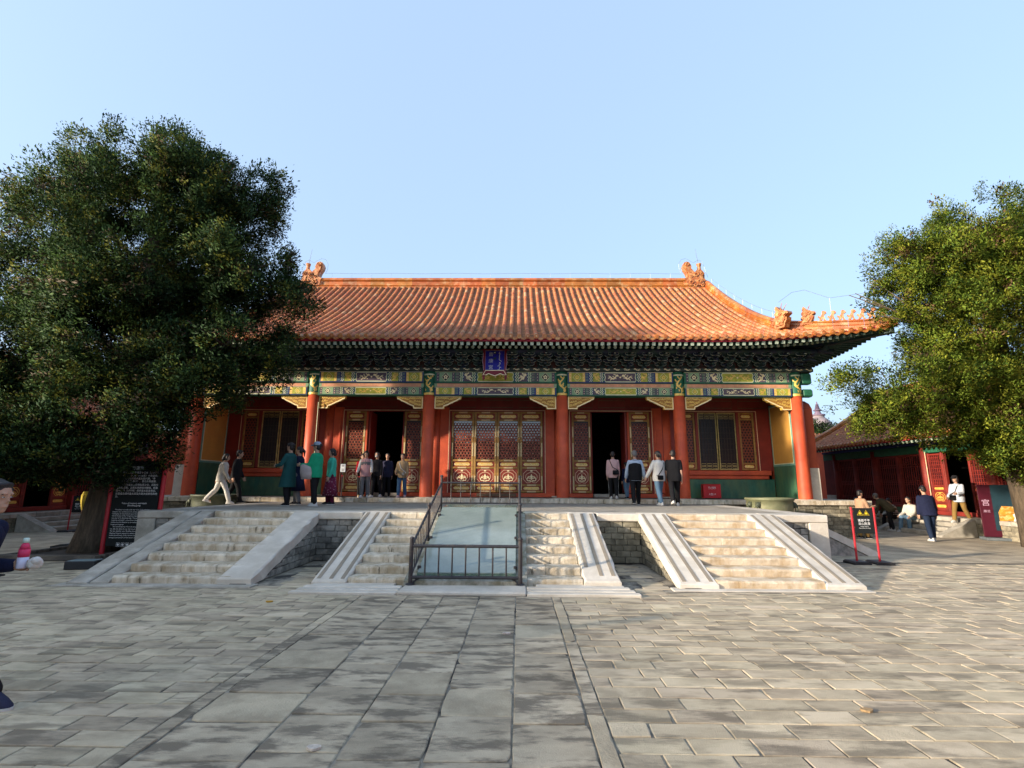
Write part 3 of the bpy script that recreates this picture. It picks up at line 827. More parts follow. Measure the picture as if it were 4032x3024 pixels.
# bracket course above the beams
MB().cbox(-11.35, 11.35, 17.98, 18.5, 5.645, 5.765, .012).build('bracket_plate', P_DARK, hall)
pl = MB()
xx = -11.3
while xx < 11.3:
    dragon_stroke(pl, xx + .17, 5.705, .24, .09, 17.975, 0, 1, wd=.022, seed=int(xx * 10) % 50); xx += .36
stuff(pl.build('plate_gilding', [GOLD_P], hall))
MB().box(-10.9, 10.9, 18.30, 18.36, 5.765, 6.7).build('bracket_board', mat('board_red', (0.10, 0.03, 0.02), .6, .4, 10, (0.03, 0.06, 0.05), .5, 6), hall)
def bracket_mesh():
    mb = MB()
    def arm(y, half, z0, z1, t=.09):
        poly = [(-half, z1), (-half, z0 + (z1 - z0) * .55), (-half * .72, z0), (half * .72, z0), (half, z0 + (z1 - z0) * .55), (half, z1)]
        mb.prism(poly, lambda a, b_, d: (a, d, b_), y - t / 2, y + t / 2, 0)
        mb.ribbon([(p[0] * .97, p[1]) for p in poly[0:6]], .011, y - t / 2 - .002, 1)
        for q in (-half + .05, 0, half - .05):
            mb.cbox(q - .05, q + .05, y - .06, y + .06, z1 + .001, z1 + .05, .01, 0)
            mb.ribbon([(q - .05, z1 + .022), (q + .05, z1 + .022)], .007, y - .062, 1)
    mb.cbox(-.09, .09, -.09, .09, 0, .12, .02)
    arm(-.02, .21, .121, .20)
    mb.box(-.04, .04, -.34, -.07, .122, .198); 
    arm(-.02, .28, .252, .325); arm(-.31, .19, .252, .325)
    mb.prism([(-.07, .253), (-.62, .253), (-.78, .17), (-.76, .24), (-.62, .324), (-.07, .324)], lambda a, b_, d: (d, a, b_), -.04, .04, 0)
    arm(-.31, .26, .377, .445); arm(-.60, .19, .377, .445)
    mb.prism([(-.06, .378), (-.82, .378), (-.90, .40), (-.84, .445), (-.06, .445)], lambda a, b_, d: (d, a, b_), -.035, .035, 0)
    mb.ribbon([(-.03, .385), (.03, .385)], .02, -.905, 1)
    return mb.mesh('bracket_set', [BRK, BRK_E])
BMESH = bracket_mesh()
bx = []
for i in range(5):
    k = 8 if i == 2 else 7
    bx += [XC[i] + (XC[i + 1] - XC[i]) * q / k for q in range(k)]
bx.append(XC[5])
for x in bx:
    o = obj('bracket_set', BMESH, hall, (x, 18.234, 5.768))
for s in (-1, 1):
    for k in range(14):
        obj('bracket_set', BMESH, hall, (s * 10.756, 18.85 + k * .62, 5.768), (0, 0, s * PI / 2))
    obj('bracket_set', BMESH, hall, (s * 10.756, 18.234, 5.768), (0, 0, s * PI / 4))
mb = MB(); mb.tube([(-11.9, 17.62, 6.30), (11.9, 17.62, 6.30)], .085, 10)
for s in (-1, 1): mb.tube([(s * 11.37, 17.1, 6.30), (s * 11.37, 31, 6.30)], .085, 10)
mb.build('eave_purlin', BRK, hall)
MB().box(-10.9, 10.9, 17.6, 18.36, 6.225, 6.235).build('bracket_soffit', BRK, hall)

# ---------------------------------------------------------------- roof
YE, XE, CL = 16.4, 12.6, 5.85
ZE0 = 6.42
def cfun(d):            # 0 far from the corner, 1 at it (d = distance from the corner along the eave)
    return max(0.0, min(1.0, 1 - d / CL)) ** 2.2
YR, ZRB = 24.2, 11.19
def prof(s):
    return .4415 * s + .0247 * s * s if s > 0 else .4415 * s
def roof_z(x, y):
    s = y - YE
    c = cfun(13.05 - abs(x))
    return ZE0 + prof(s) + .50 * c * max(0.0, 1 - max(0, s + .4) / 3.2)
def eave_y(x): return YE - .40 * cfun(13.05 - abs(x))
def hip_y(x):
    ax = abs(x)
    return YR - .25 if ax <= 10.25 else 17.9 - (ax - 10.25) * (17.9 - 16.05) / 2.8
PIT = 0.284
def tile_base():
    # half-round cover tile, length 1 along +y, radius 1
    vs = []; seg = 6
    for yy_, r in ((0.0, 1.0), (1.0, .93)):
        for k in range(seg + 1):
            a = PI * k / seg
            vs.append((r * math.cos(a), yy_, r * math.sin(a) * .95))
    for k in range(seg + 1):
        a = PI * k / seg
        vs.append((.8 * math.cos(a), 0.0, .76 * math.sin(a)))
    fs = [(k, k + 1, seg + 2 + k, seg + 1 + k) for k in range(seg)]
    fs += [(14 + k, 14 + k + 1, k + 1, k) for k in range(seg)]
    return np.array(vs), np.array([f for f in fs])
TBV, TBF = tile_base()
TV = []; TF = []; off = 0
TLEN = .285; TR = .078
tile_parts = []
def tile_row(x):
    y = eave_y(x) - .02; k = 0; yend = hip_y(x)
    while y < yend - .05:
        y2 = min(y + TLEN * .93, yend)
        z, z2 = roof_z(x, y) + .028, roof_z(x, y2) + .028
        yield k, (x, y, z), (x, y2 + .012, z2)
        y = y2; k += 1
TM = bpy.data.meshes.new('roof_tile')
me0 = npmesh('roof_tile', TBV * np.array([TR, TLEN, TR]), TBF, TILE); me1 = npmesh('worn_roof_tile', TBV * np.array([TR, TLEN, TR]), TBF, TILE_P)
bpy.data.meshes.remove(TM)
xs_rows = [i * PIT for i in range(-45, 46)]
midx = []
for x in xs_rows:
    for k, a, b_ in tile_row(x):
        A, B = Vector(a), Vector(b_); d = B - A
        pitch = math.atan2(d.z, d.y); L = d.length
        pale = R_.random() < (.03 + .08 * (math.sin(x * 1.7) * .5 + .5))
        if k < 3 or (k == 3 and abs(x) < 4):
            o = obj('roof_tile', me1 if pale else me0, hall, a, (pitch, R_.uniform(-.03, .03), R_.uniform(-.015, .015)))
            o.scale = (1, L / TLEN, 1)
            tile_parts.append(o)
        else:
            c_, s_ = math.cos(pitch), math.sin(pitch)
            V = TBV * np.array([TR, L, TR]); jx = R_.uniform(-.004, .004)
            V = np.stack([V[:, 0] + x + jx, a[1] + V[:, 1] * c_ - V[:, 2] * s_, a[2] + V[:, 1] * s_ + V[:, 2] * c_], 1)
            TV.append(V); TF.append(TBF + off); off += len(V); midx += [1 if pale else 0] * len(TBF)
stuff(obj('upper_roof_tiles', npmesh('upper_roof_tiles', np.concatenate(TV), np.concatenate(TF), [TILE, TILE_P], np.array(midx)), hall))
# pan tiles between the rows, stepped course by course
pv = []; pf = []
for x in xs_rows[:-1]:
    xc = x + PIT / 2; y = eave_y(xc) + .02; yend = min(hip_y(x), hip_y(x + PIT))
    while y < yend - .03:
        y2 = min(y + .17, yend)
        o = len(pv)
        for q, up in ((y, .030), (y2 + .01, .004)):
            for dx, dz in ((-.11, .045), (-.055, .010), (0, 0), (.055, .010), (.11, .045)):
                pv.append((xc + dx, q, roof_z(xc, q) + dz * .8 + up - .02))
        for dx, dz in ((-.11, .045), (-.055, .010), (0, 0), (.055, .010), (.11, .045)):
            pv.append((xc + dx, y, roof_z(xc, y) + dz * .8 - .025))
        for k in range(4):
            pf.append((o + k, o + k + 1, o + 6 + k, o + 5 + k)); pf.append((o + 10 + k, o + 11 + k, o + k + 1, o + k))
        y = y2
stuff(obj('pan_tiles', npmesh('pan_tiles', np.array(pv), np.array(pf), PAN), hall))
# eave discs and drip tiles
disc = MB()
disc.tube([(0, 0, 0), (0, .05, 0)], [.080, .080], 14, 0)
disc.tube([(0, -.008, 0), (0, .002, 0)], [.060, .066], 14, 0); disc.tube([(0, -.014, 0), (0, -.006, 0)], [.028, .034], 8, 0)
disc = disc.mesh('eave_disc', RIDGE)
drip = MB()
pr = [(-.135, .035), (-.06, .005), (0, -.002), (.06, .005), (.135, .035), (.125, -.01), (.09, -.055), (.045, -.08), (0, -.098), (-.045, -.08), (-.09, -.055), (-.125, -.01)]
drip.prism(pr, lambda a, b_, d: (a, d, b_), 0, .025, 0)
drip.ribbon([(p[0] * .8, p[1] * .8 - .003) for p in pr[5:]], .012, -.003, 0)
drip = drip.mesh('drip_tile', RIDGE)
for x in xs_rows:
    sl_ = (roof_z(x + .1, eave_y(x)) - roof_z(x - .1, eave_y(x))) / .2
    obj('eave_disc', disc, hall, (x, eave_y(x) - .05, roof_z(x, eave_y(x)) + .045), (0, -math.atan(sl_), 0))
for x in xs_rows[:-1]:
    xc = x + PIT / 2; sl_ = (roof_z(xc + .1, eave_y(xc)) - roof_z(xc - .1, eave_y(xc))) / .2
    obj('drip_tile', drip, hall, (xc, eave_y(xc) - .03, roof_z(xc, eave_y(xc)) + .01), (R_.uniform(-.12, .05), -math.atan(sl_), 0))
# roof body (boards under the tiles) front, back and sides
def grid_surface(name, fn, us, vs_, mtl, parent):
    V = np.array([fn(u, v) for u in us for v in vs_]); nu, nv = len(us), len(vs_)
    F = np.array([(i * nv + j, i * nv + j + 1, (i + 1) * nv + j + 1, (i + 1) * nv + j) for i in range(nu - 1) for j in range(nv - 1)])
    return obj(name, npmesh(name, V, F, mtl), parent)
def fdeck(x, t, dz=-.03):
    y = eave_y(x) + .05 + (hip_y(x) - eave_y(x) - .05) * t
    return (x, y, roof_z(x, y) + dz)
ux = np.linspace(-13.0, 13.0, 105)
grid_surface('roof_deck', fdeck, ux, np.linspace(0, 1, 16), PAN, hall)
def eave_x(y): return XE + .40 * cfun(y - 16.05)
def side_z(x, y):
    c = cfun(y - 16.05)
    return ZE0 + prof((XE - x) * .64) + .50 * c * max(0.0, 1 - (XE - x + .4) / 3.2)
YBK = 2 * YR - YE
for s in (-1, 1):
    def sdeck(y, t, s=s):
        yy_ = min(y, 2 * YR - y)
        xin = 10.1 if yy_ > 17.95 else min(13.0, 10.25 + (17.9 - yy_) / (17.9 - 16.05) * 2.8)
        xo = eave_x(yy_); x = xo + (xin - xo) * t
        return (s * x, y, side_z(x, yy_) + .02)
    grid_surface('side_roof', sdeck, np.linspace(16.1, 2 * YR - 16.1, 60), np.linspace(0, 1, 10), TILE, hall)
    sv = []; sf = []; so_ = 0; y = 16.4
    while y < 2 * YR - 16.4:
        yy_ = min(y, 2 * YR - y)
        xin = 10.15 if yy_ > 17.95 else min(13.0, 10.25 + (17.9 - yy_) / 1.85 * 2.8)
        x = eave_x(yy_)
        while x > xin + .1:
            x2 = max(x - .265, xin); d = Vector((x2 - x, 0, side_z(x2, yy_) - side_z(x, yy_)))
            V = TBV * np.array([TR, d.length, TR]); p = math.atan2(d.z, -d.x)
            V = np.stack([s * (x - V[:, 1] * math.cos(p) + V[:, 2] * math.sin(p)), y + V[:, 0], side_z(x, yy_) + .03 + V[:, 1] * math.sin(p) + V[:, 2] * math.cos(p)], 1)
            sv.append(V); sf.append(TBF + so_); so_ += len(V); x = x2
        y += PIT
    stuff(obj('side_roof_tiles', npmesh('side_roof_tiles', np.concatenate(sv), np.concatenate(sf), TILE), hall))
    # gable triangle
    g = MB(); gp = [(y, roof_z(9.5, y) - .10) for y in np.linspace(YR - 5.2, YR, 8)]; gp += [(2 * YR - y, z) for y, z in gp[::-1][1:]]; g.prism(gp + [(YR + 5.2, 7.6), (YR - 5.2, 7.6)], lambda a, b_, d: (d, a, b_), s * 9.9, s * 10.05)
    g.build('gable', RED_W, hall)
def bdeck(x, t):
    q = fdeck(x, t); return (q[0], 2 * YR - q[1], q[2] + .05)
grid_surface('rear_roof', bdeck, np.linspace(-13.0, 13.0, 53), np.linspace(0, 1, 10), TILE, hall)
# rafters: round rafters with square flying rafters over them
def raf_pts(d_from_corner, u, side=0):
    pass
rp = 0.213
fly = []; rnd = []
nx = int(12.7 / rp)
for i in range(-nx, nx + 1):
    x = i * rp; c = cfun(13.05 - abs(x)); dz = .50 * c * .86
    ax = max(-10.6, min(10.6, x)); ye = eave_y(x)
    t = 1 if abs(x) <= 10.6 else 1
    e = Vector((x, ye + .12, 6.255 + dz)); a = Vector((ax + (x - ax) * .45, 17.5, 6.60 + dz * .45))
    fly.append((e, a))
    e2 = Vector((x + (rp / 2 if abs(x) < 10 else 0) - (x - ax) * .22, ye + .68, 6.285 + dz * .86)); a2 = Vector((ax + (rp / 2 if abs(x) < 10 else 0), 18.45, 6.78))
    rnd.append((e2, a2))
fvm = MB(); fvm.box(-.055, .055, 0, 1, -.055, .055, 0)
fvm.m[2] = 1   # front face pale
frm = fvm.mesh('flying_rafter', [RAF, RAF_E])
rm = MB(); rm.tube([(0, 0, 0), (0, 1, 0)], .055, 10, 0); rm.m[-2] = 1; rm.m[-1] = 1
rrm = rm.mesh('round_rafter', [RAF, RAF_E])
def place(name, me, e, a):
    d = a - e
    o = obj(name, me, hall, e, d.to_track_quat('Y', 'Z').to_euler()); o.scale = (1, d.length, 1)
for e, a in fly: place('flying_rafter', frm, e, a)
for e, a in rnd: place('round_rafter', rrm, e, a)
for s in (-1, 1):
    y = 16.25
    while y < 31.5:
        yy_ = min(y, 2 * YR - y); c = cfun(yy_ - 16.05); dz = .50 * c * .86
        ay = max(18.3, yy_); ay = ay if y < YR else 2 * YR - ay
        place('flying_rafter', frm, Vector((s * (eave_x(yy_) - .12), y, 6.255 + dz)), Vector((s * 11.5, ay + (y - ay) * .45, 6.60 + dz * .45)))
        if y < 27: place('round_rafter', rrm, Vector((s * (eave_x(yy_) - .66), y - (y - ay) * .2, 6.285 + dz * .86)), Vector((s * 10.6, ay, 6.78)))
        y += rp
# eave boards following the curve
def eave_strip(name, mtl, zo0, zo1, yo):
    mb = MB(); vs = []; P = []
    for x in np.linspace(-12.95, 12.95, 90):
        c = cfun(13.05 - abs(x)); P.append((x, eave_y(x) + yo, ZE0 + .50 * c * .92))
    Pr = [(eave_x(y) - yo, y, ZE0 + .50 * cfun(y - 16.05) * .92) for y in np.linspace(16.1, 31.5, 50)]
    for path, nrm in ((P, (0, 1)), (Pr, (-1, 0)), ([(-x, y, z) for x, y, z in Pr], (1, 0))):
        o = len(mb.v)
        for x, y, z in path:
            for d in (0, .05):
                for zz in (zo0, zo1):
                    mb.v.append((x + nrm[0] * d, y + nrm[1] * d, z + zz))
        for i in range(len(path) - 1):
            a = o + 4 * i
            for q in ((0, 1, 5, 4), (2, 6, 7, 3), (0, 4, 6, 2), (1, 3, 7, 5)):
                mb.f.append(tuple(a + k for k in q)); mb.m.append(0)
    mb.build(name, mtl, hall)
eave_strip('eave_board', MAROON, -.105, -.012, .05)
def soff(x, t):
    c = cfun(13.05 - abs(x)); dz = .50 * c * .86
    y = eave_y(x) + .1 + t * (18.45 - eave_y(x) - .1)
    xx_ = x + (max(-10.6, min(10.6, x)) - x) * t
    return (xx_, y, 6.325 + dz * (1 - t) + .60 * t)
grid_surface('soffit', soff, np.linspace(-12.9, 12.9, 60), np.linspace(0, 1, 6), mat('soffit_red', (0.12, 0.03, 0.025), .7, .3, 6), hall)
for s in (-1, 1):
    def soffs(y, t, s=s):
        yy_ = min(y, 2 * YR - y); c = cfun(yy_ - 16.05); dz = .50 * c * .86
        ay = max(18.4, yy_); yy2 = yy_ + (ay - yy_) * t
        return (s * (eave_x(yy_) - .1 + t * (10.6 - eave_x(yy_) + .1)), yy2 if y < YR else 2 * YR - yy2, 6.325 + dz * (1 - t) + .60 * t)
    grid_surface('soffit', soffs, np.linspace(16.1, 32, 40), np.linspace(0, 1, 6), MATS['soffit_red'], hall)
    # corner beam with painted end
    c0, c1 = Vector((s * 10.7, 18.3, 6.52)), Vector((s * 12.98, 16.10, 6.66))
    cb = MB(); cb.cbox(-.11, .11, 0, (c0 - c1).length, -.13, .13, .01, 0); q = cb.build('corner_beam', BRK, hall)
    q.location = c1; q.rotation_euler = (c0 - c1).to_track_quat('Y', 'Z').to_euler()
    e = MB(); e.ribbon([(-.09, -.11), (.09, -.11), (.09, .11), (-.09, .11)], .03, -.004, 0, closed=True); e.rect(-.05, .05, -.06, .06, -.003, 1); e.build('painted_end', [GOLD, P_GREEN], q)

# ridges: moulded pieces, each a part
RPROF = [(-.20, 0), (-.20, .07), (-.15, .09), (-.15, .13), (-.19, .17), (-.17, .20), (-.12, .22), (-.12, .40), (-.16, .43), (-.19, .47), (-.15, .51), (-.12, .53), (-.12, .56), (-.09, .62), (0, .66)]
RPROF = RPROF + [(-a, b_) for a, b_ in RPROF[::-1][1:]]
nr = 27; xa, xb = -9.35, 9.35
for i in range(nr):
    a = xa + (xb - xa) * i / nr; b_ = xa + (xb - xa) * (i + 1) / nr
    MB().prism([(q[0] * 1.15, q[1] * .97) for q in RPROF], lambda u, v, d: (d, YR + u, ZRB - .02 + v), a + .002, b_ - .002).build('ridge_tile', RIDGE, hall)
def ridge_run(pts, name, hgt, wid, parent, gap=.004):
    # pieces of a moulded ridge along a polyline
    for p0, p1 in zip(pts[:-1], pts[1:]):
        p0, p1 = Vector(p0), Vector(p1); d = p1 - p0; u = d.normalized()
        side = Vector((u.y, -u.x, 0)).normalized(); up = Vector((0, 0, 1))
        pr_ = [(-.5, 0), (-.5, .15), (-.36, .2), (-.36, .3), (-.46, .36), (-.30, .42), (-.28, .68), (-.42, .76), (-.30, .84), (-.22, .95), (0, 1.0)]
        pr_ = pr_ + [(-a, b_) for a, b_ in pr_[::-1][1:]]
        mb = MB()
        mb.prism(pr_, lambda a, b_, q: tuple(p0 + u * q + side * a * wid + up * b_ * hgt), gap, d.length - gap)
        mb.build(name, RIDGE, parent)
CHX = 10.12
for s in (-1, 1):
    ys = [23.9 - i * (23.9 - 17.55) / 13 for i in range(14)]
    ridge_run([(s * CHX, y, roof_z(CHX, y) + .03) for y in ys], 'ridge_tile', .40, .34, hall)
    # verge tiles on the outer side of the descending ridge
    hp = [(10.15 + (13.05 - 10.15) * t, 17.95 - (17.95 - 16.0) * t) for t in np.linspace(0, 1, 9)]
    ridge_run([(s * x, y, roof_z(x, y) + .02 - (.02 if k > 5 else 0)) for k, (x, y) in enumerate(hp)], 'ridge_tile', .34, .30, hall)

# ridge ornaments: owl-tail ridge dragons, dragon heads, walking beasts
ORN = mat('ornament_glaze', (0.36, 0.11, 0.028), 0.4, 0.35, 9, (0.6, 0.34, 0.14), 0.35, 8, 0.8, 18, spec=0.5, sharp=0.25)
def flat_body(parent, name, poly, fn, t, inner=None):
    mb = MB(); mb.prism(poly, fn, -t, t)
    n_ = len(poly); cxp = sum(p[0] for p in poly) / n_; cyp = sum(p[1] for p in poly) / n_
    sm = [(cxp + (p[0] - cxp) * .8, cyp + (p[1] - cyp) * .8) for p in poly]
    mb.prism(sm, fn, -t * 1.35, t * 1.35)
    for (px, pz, r) in inner or []:
        for sgn in (-1, 1):
            pts = [fn(px + r * math.cos(a) * (1 - a / 10), pz + r * math.sin(a) * (1 - a / 10), sgn * t * 1.4) for a in np.linspace(0, 7.5, 9)]
            mb.tube(pts, r * .32, 5)
    return mb.build(name, ORN, parent)
for s in (-1, 1):
    fn = lambda a, b_, d, s=s: (s * (9.05 + a), YR + d, ZRB + b_)
    body = [(-.02, .0), (1.0, 0), (1.02, .22), (1.16, .34), (1.12, .42), (.98, .46), (.99, .72), (.92, .93), (.80, 1.02), (.62, 1.0), (.52, .86), (.44, .96), (.36, 1.05), (.30, 1.12), (.34, 1.22), (.30, 1.36), (.16, 1.44), (.02, 1.38), (-.04, 1.22), (.0, 1.04), (.10, .88), (.16, .70), (.10, .55), (-.04, .50), (-.14, .44), (-.06, .36)]
    o = flat_body(hall, 'ridge_dragon', body, fn, .17, [(.15, 1.25, .12), (.55, .70, .13), (.30, .30, .13), (.70, .35, .13), (.85, .75, .10), (.5, .15, .1), (.85, .15, .09), (.3, .6, .08)])
    q = MB(); q.lathe([(.10, 0), (.105, .10), (.085, .22), (.12, .34), (.125, .40), (.05, .42)], 10, (s * 9.85, YR, ZRB + .98)); q.build('sword_hilt', ORN, o)
    MB().tube([(s * 9.83, YR, ZRB + 1.36), (s * 9.72, YR, ZRB + 2.18)], [.012, .006], 5).build('lightning_rod', mat('rod_steel', (0.25, 0.26, 0.28), .5, .1, 5, bump=0, metal=.6), hall)
    # dragon head at the foot of the descending ridge
    def head(px, py, pz, k, ang, nm='dragon_head'):
        fn2 = lambda a, b_, d: (s * (px + math.cos(ang) * a * k - math.sin(ang) * d), py - math.sin(ang) * a * k - math.cos(ang) * d * 1.0, pz + b_ * k)
        b2 = [(-.22, 0), (.26, 0), (.30, .16), (.40, .30), (.42, .44), (.32, .44), (.36, .54), (.50, .60), (.46, .70), (.30, .74), (.22, .80), (.08, .84), (.0, .96), (-.10, 1.06), (-.16, .96), (-.10, .82), (-.22, .70), (-.14, .56), (-.26, .42), (-.16, .28), (-.24, .16)]
        o_ = flat_body(hall, nm, b2, fn2, .12, [(.12, .60, .09), (.05, .25, .11), (-.05, .50, .08), (.2, .2, .06)])
        h_ = MB()
        for dd in (-.05, .05):
            p0 = fn2(.10, .80, dd); p1 = fn2(.16, 1.0, dd * 1.8); p2 = fn2(.26, 1.14, dd * 2.4)
            h_.tube([p0, p1, p2], [.022 * k, .016 * k, .006 * k], 5)
        h_.build('horns', ORN, o_)
    head(10.12, 17.50, roof_z(10.1, 17.5) + .10, .78, 1.15)
    head(10.95, 17.40, roof_z(10.95, 17.4) + .20, .62, .45)
    for k in range(7):
        t = .42 + .08 * k
        bx_, by_ = 10.15 + 2.9 * t, 17.95 - 1.95 * t; bz = roof_z(bx_, by_) + .35
        ang = .6
        fn3 = lambda a, b_, d: (s * (bx_ + math.cos(ang) * a - math.sin(ang) * d), by_ - math.sin(ang) * a - math.cos(ang) * d, bz + b_)
        b3 = [(-.11, 0), (-.03, .03), (.01, .10), (.03, 0), (.09, 0), (.055, .12), (.06, .22), (.13, .26), (.12, .31), (.05, .36), (-.005, .34), (-.01, .25), (-.06, .15), (-.12, .20), (-.14, .16), (-.09, .10)]
        mb = MB(); mb.prism(b3, fn3, -.035, .035); mb.build('walking_beast', ORN, hall)
# thin lightning conductor wire above the ridges
wr = MB()
wp = [(-9.0, 12.02), (9.0, 12.02)]
wr.tube([(x, YR, 12.05 + .015 * math.sin(x * 2)) for x in np.linspace(-8.95, 8.95, 30)], .006, 4)
for s in (-1, 1):
    loop = [(8.95, 12.05), (8.86, 12.25), (8.84, 12.55), (8.98, 12.80), (9.20, 12.86), (9.42, 12.74), (9.58, 12.62), (9.72, 12.72), (9.84, 12.78), (10.0, 12.70), (10.10, 12.45), (10.18, 12.1), (10.26, 11.85)]
    wr.tube([(s * x, YR, z) for x, z in loop], .006, 4)
    ch = [(10.2, y, roof_z(10.1, y) + .03 + .40 + .22) for y in np.linspace(23.6, 17.8, 16)]
    wr.tube([(s * x, y, z) for x, y, z in ch], .006, 4)
    hp2 = [(10.2, 17.7, 8.15), (10.6, 17.5, 8.45), (11.0, 17.4, 8.5), (11.6, 17.0, 8.05), (12.4, 16.4, 8.0), (13.0, 16.1, 8.05)]
    wr.tube([(s * x, y, z) for x, y, z in hp2], .006, 4)
    for x, y, z in ch[::2]: wr.tube([(s * x, y, z), (s * x, y, z - .22)], .005, 4)
    for x, y, z in hp2[3:]: wr.tube([(s * x, y, z), (s * x, y, z - .5)], .005, 4)
for x in np.arange(-8.6, 8.7, 1.0): wr.tube([(x, YR, 11.8), (x, YR, 12.05)], .005, 4)
wr.build('lightning_wire', MATS['rod_steel'], hall)
# ---------------------------------------------------------------- hall front wall: posts, doors, windows
LAT = mat('lattice_red', (0.20, 0.045, 0.022), 0.5, 0.25, 9, bump=0.1, spec=0.4)
def glass_mat():
    mt = bpy.data.materials.new('window_glass'); mt.use_nodes = True
    n = mt.node_tree.nodes; L = mt.node_tree.links; b = n['Principled BSDF']
    b.inputs['Base Color'].default_value = (0.012, 0.010, 0.012, 1); b.inputs['Roughness'].default_value = 0.06
    b.inputs['Specular IOR Level'].default_value = 1.0; b.inputs['IOR'].default_value = 1.7
    geo = n.new('ShaderNodeNewGeometry'); t = n.new('ShaderNodeTexNoise'); t.inputs['Scale'].default_value = 2.2
    L.new(geo.outputs['Position'], t.inputs['Vector']); bp = n.new('ShaderNodeBump'); bp.inputs['Strength'].default_value = 0.12; bp.inputs['Distance'].default_value = 0.03
    L.new(t.outputs[0], bp.inputs['Height']); L.new(bp.outputs[0], b.inputs['Normal'])
    return mt
GLASS = glass_mat()
GLASS_D = mat('dull_pane', (0.016, 0.010, 0.012), .3, .3, 4, bump=.1, bscale=6, spec=.35)
DT, DB, FT = 4.44, 1.345, 4.49      # leaf top, leaf bottom, frame top
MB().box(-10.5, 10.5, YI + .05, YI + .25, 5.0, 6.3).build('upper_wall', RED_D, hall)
MB().box(-10.5, 10.5, 18.42, YI + .05, 5.66, 5.70).build('porch_ceiling', CEIL, hall)
# transom zone with framed boards
for i in range(5):
    x0, x1 = XC[i] + .2, XC[i + 1] - .2
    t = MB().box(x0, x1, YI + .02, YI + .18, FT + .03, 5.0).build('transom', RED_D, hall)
    mb = MB(); n_ = 3
    for k in range(n_):
        a, b_ = x0 + (x1 - x0) * k / n_ + .12, x0 + (x1 - x0) * (k + 1) / n_ - .12
        mb.ribbon([(a, 4.62), (b_, 4.62), (b_, 4.9), (a, 4.9)], .022, YI + .016, 0, closed=True)
    mb.build('board_frame', mat('dull_gilt', (0.12, 0.09, 0.05), .6, .3, 9), t)
# posts standing in line with the inner wall
for x in XC:
    MB().lathe([(.20, 0), (.195, 3.9)], 28, (x, YI + .10, FZ)).build('inner_column', RED, hall, smooth=True)
    MB().cbox(x - .3, x + .3, YI - .2, YI + .4, FZ - .002, FZ + .05, .02).build('column_foot', STONE, hall)

def lattice_plate(mb, x0, x1, z0, z1, y, p=.118, m=0):
    # honeycomb screen: a ring of six bars round each hole
    r0 = p / math.sqrt(3); row = 0; z = z0 + p * .3
    while z < z1 - .02:
        x = x0 + (p / 2 if row % 2 else 0)
        while x < x1 + .01:
            o = len(mb.v)
            for k in range(6):
                a = PI / 6 + k * PI / 3
                for r in (r0, r0 * .60):
                    mb.v.append((min(max(x + r * math.cos(a), x0), x1), y, min(max(z + r * math.sin(a), z0), z1)))
            for k in range(6):
                k2 = (k + 1) % 6
                mb.f.append((o + 2 * k, o + 2 * k + 1, o + 2 * k2 + 1, o + 2 * k2)); mb.m.append(m)
            for k in range(6):
                a = PI / 6 + k * PI / 3
            x += p
        z += p * math.sqrt(3) / 2; row += 1
def gilt_scroll(mb, x0, x1, z0, z1, y, seed, m=0):
    r = random.Random(seed); zc = (z0 + z1) / 2; h = z1 - z0
    mb.flat([(x0, zc), (x0 + h * .4, z0), (x1 - h * .4, z0), (x1, zc), (x1 - h * .4, z1), (x0 + h * .4, z1)], y, m)
    n = int((x1 - x0) / (h * .5))
    for k in range(n):
        cx = x0 + (x1 - x0) * (k + .5) / n
        mb.ribbon([(cx + h * .22 * math.cos(a), zc + h * .28 * math.sin(a)) for a in np.linspace(r.uniform(0, 3), 6, 7)], h * .11, y - .006, m + 1)
def ruyi(mb, cx, cz, w_, h_, y, mo, mg):
    # eight-sided pale outline and a gilt cloud-head motif
    a, b_ = w_ / 2, h_ / 2; c = w_ * .22
    o = [(cx - a + c, cz - b_), (cx - c * .5, cz - b_ + .01), (cx, cz - b_ + c * .45), (cx + c * .5, cz - b_ + .01), (cx + a - c, cz - b_), (cx + a, cz - b_ + c), (cx + a, cz + b_ - c), (cx + a - c, cz + b_), (cx - a + c, cz + b_), (cx - a, cz + b_ - c), (cx - a, cz - b_ + c)]
    mb.ribbon(o, .020, y, mo, closed=True)
    arch = [(cx + w_ * .36 * math.cos(t), cz - h_ * .02 + h_ * .34 * math.sin(t)) for t in np.linspace(-.55, PI + .55, 15)]
    mb.ribbon(arch, .020, y - .002, mo)
    for s in (-1, 1):
        mb.ribbon([(cx + s * (w_ * .17 + w_ * .11 * math.cos(t)), cz - h_ * .22 + h_ * .12 * math.sin(t)) for t in np.linspace(-2.6, 2.8, 11)], .032, y - .004, mg)
        mb.ribbon([(cx + s * w_ * .03, cz - h_ * .05), (cx + s * w_ * .15, cz + h_ * .02), (cx + s * w_ * .25, cz - h_ * .08)], .026, y - .004, mg)
        mb.ribbon([(cx + s * w_ * .02, cz - h_ * .34), (cx + s * w_ * .10, cz - h_ * .38)], .03, y - .004, mg)
    mb.flat([(cx, cz + h_ * .22), (cx + w_ * .07, cz + h_ * .04), (cx + w_ * .045, cz - h_ * .18), (cx, cz - h_ * .30), (cx - w_ * .045, cz - h_ * .18), (cx - w_ * .07, cz + h_ * .04)], y - .005, mg)
    mb.flat([(cx + .05 * math.cos(t), cz + b_ - .03 + .03 * math.sin(t)) for t in np.linspace(0, 2 * PI, 8)[:-1]], y - .004, mg)
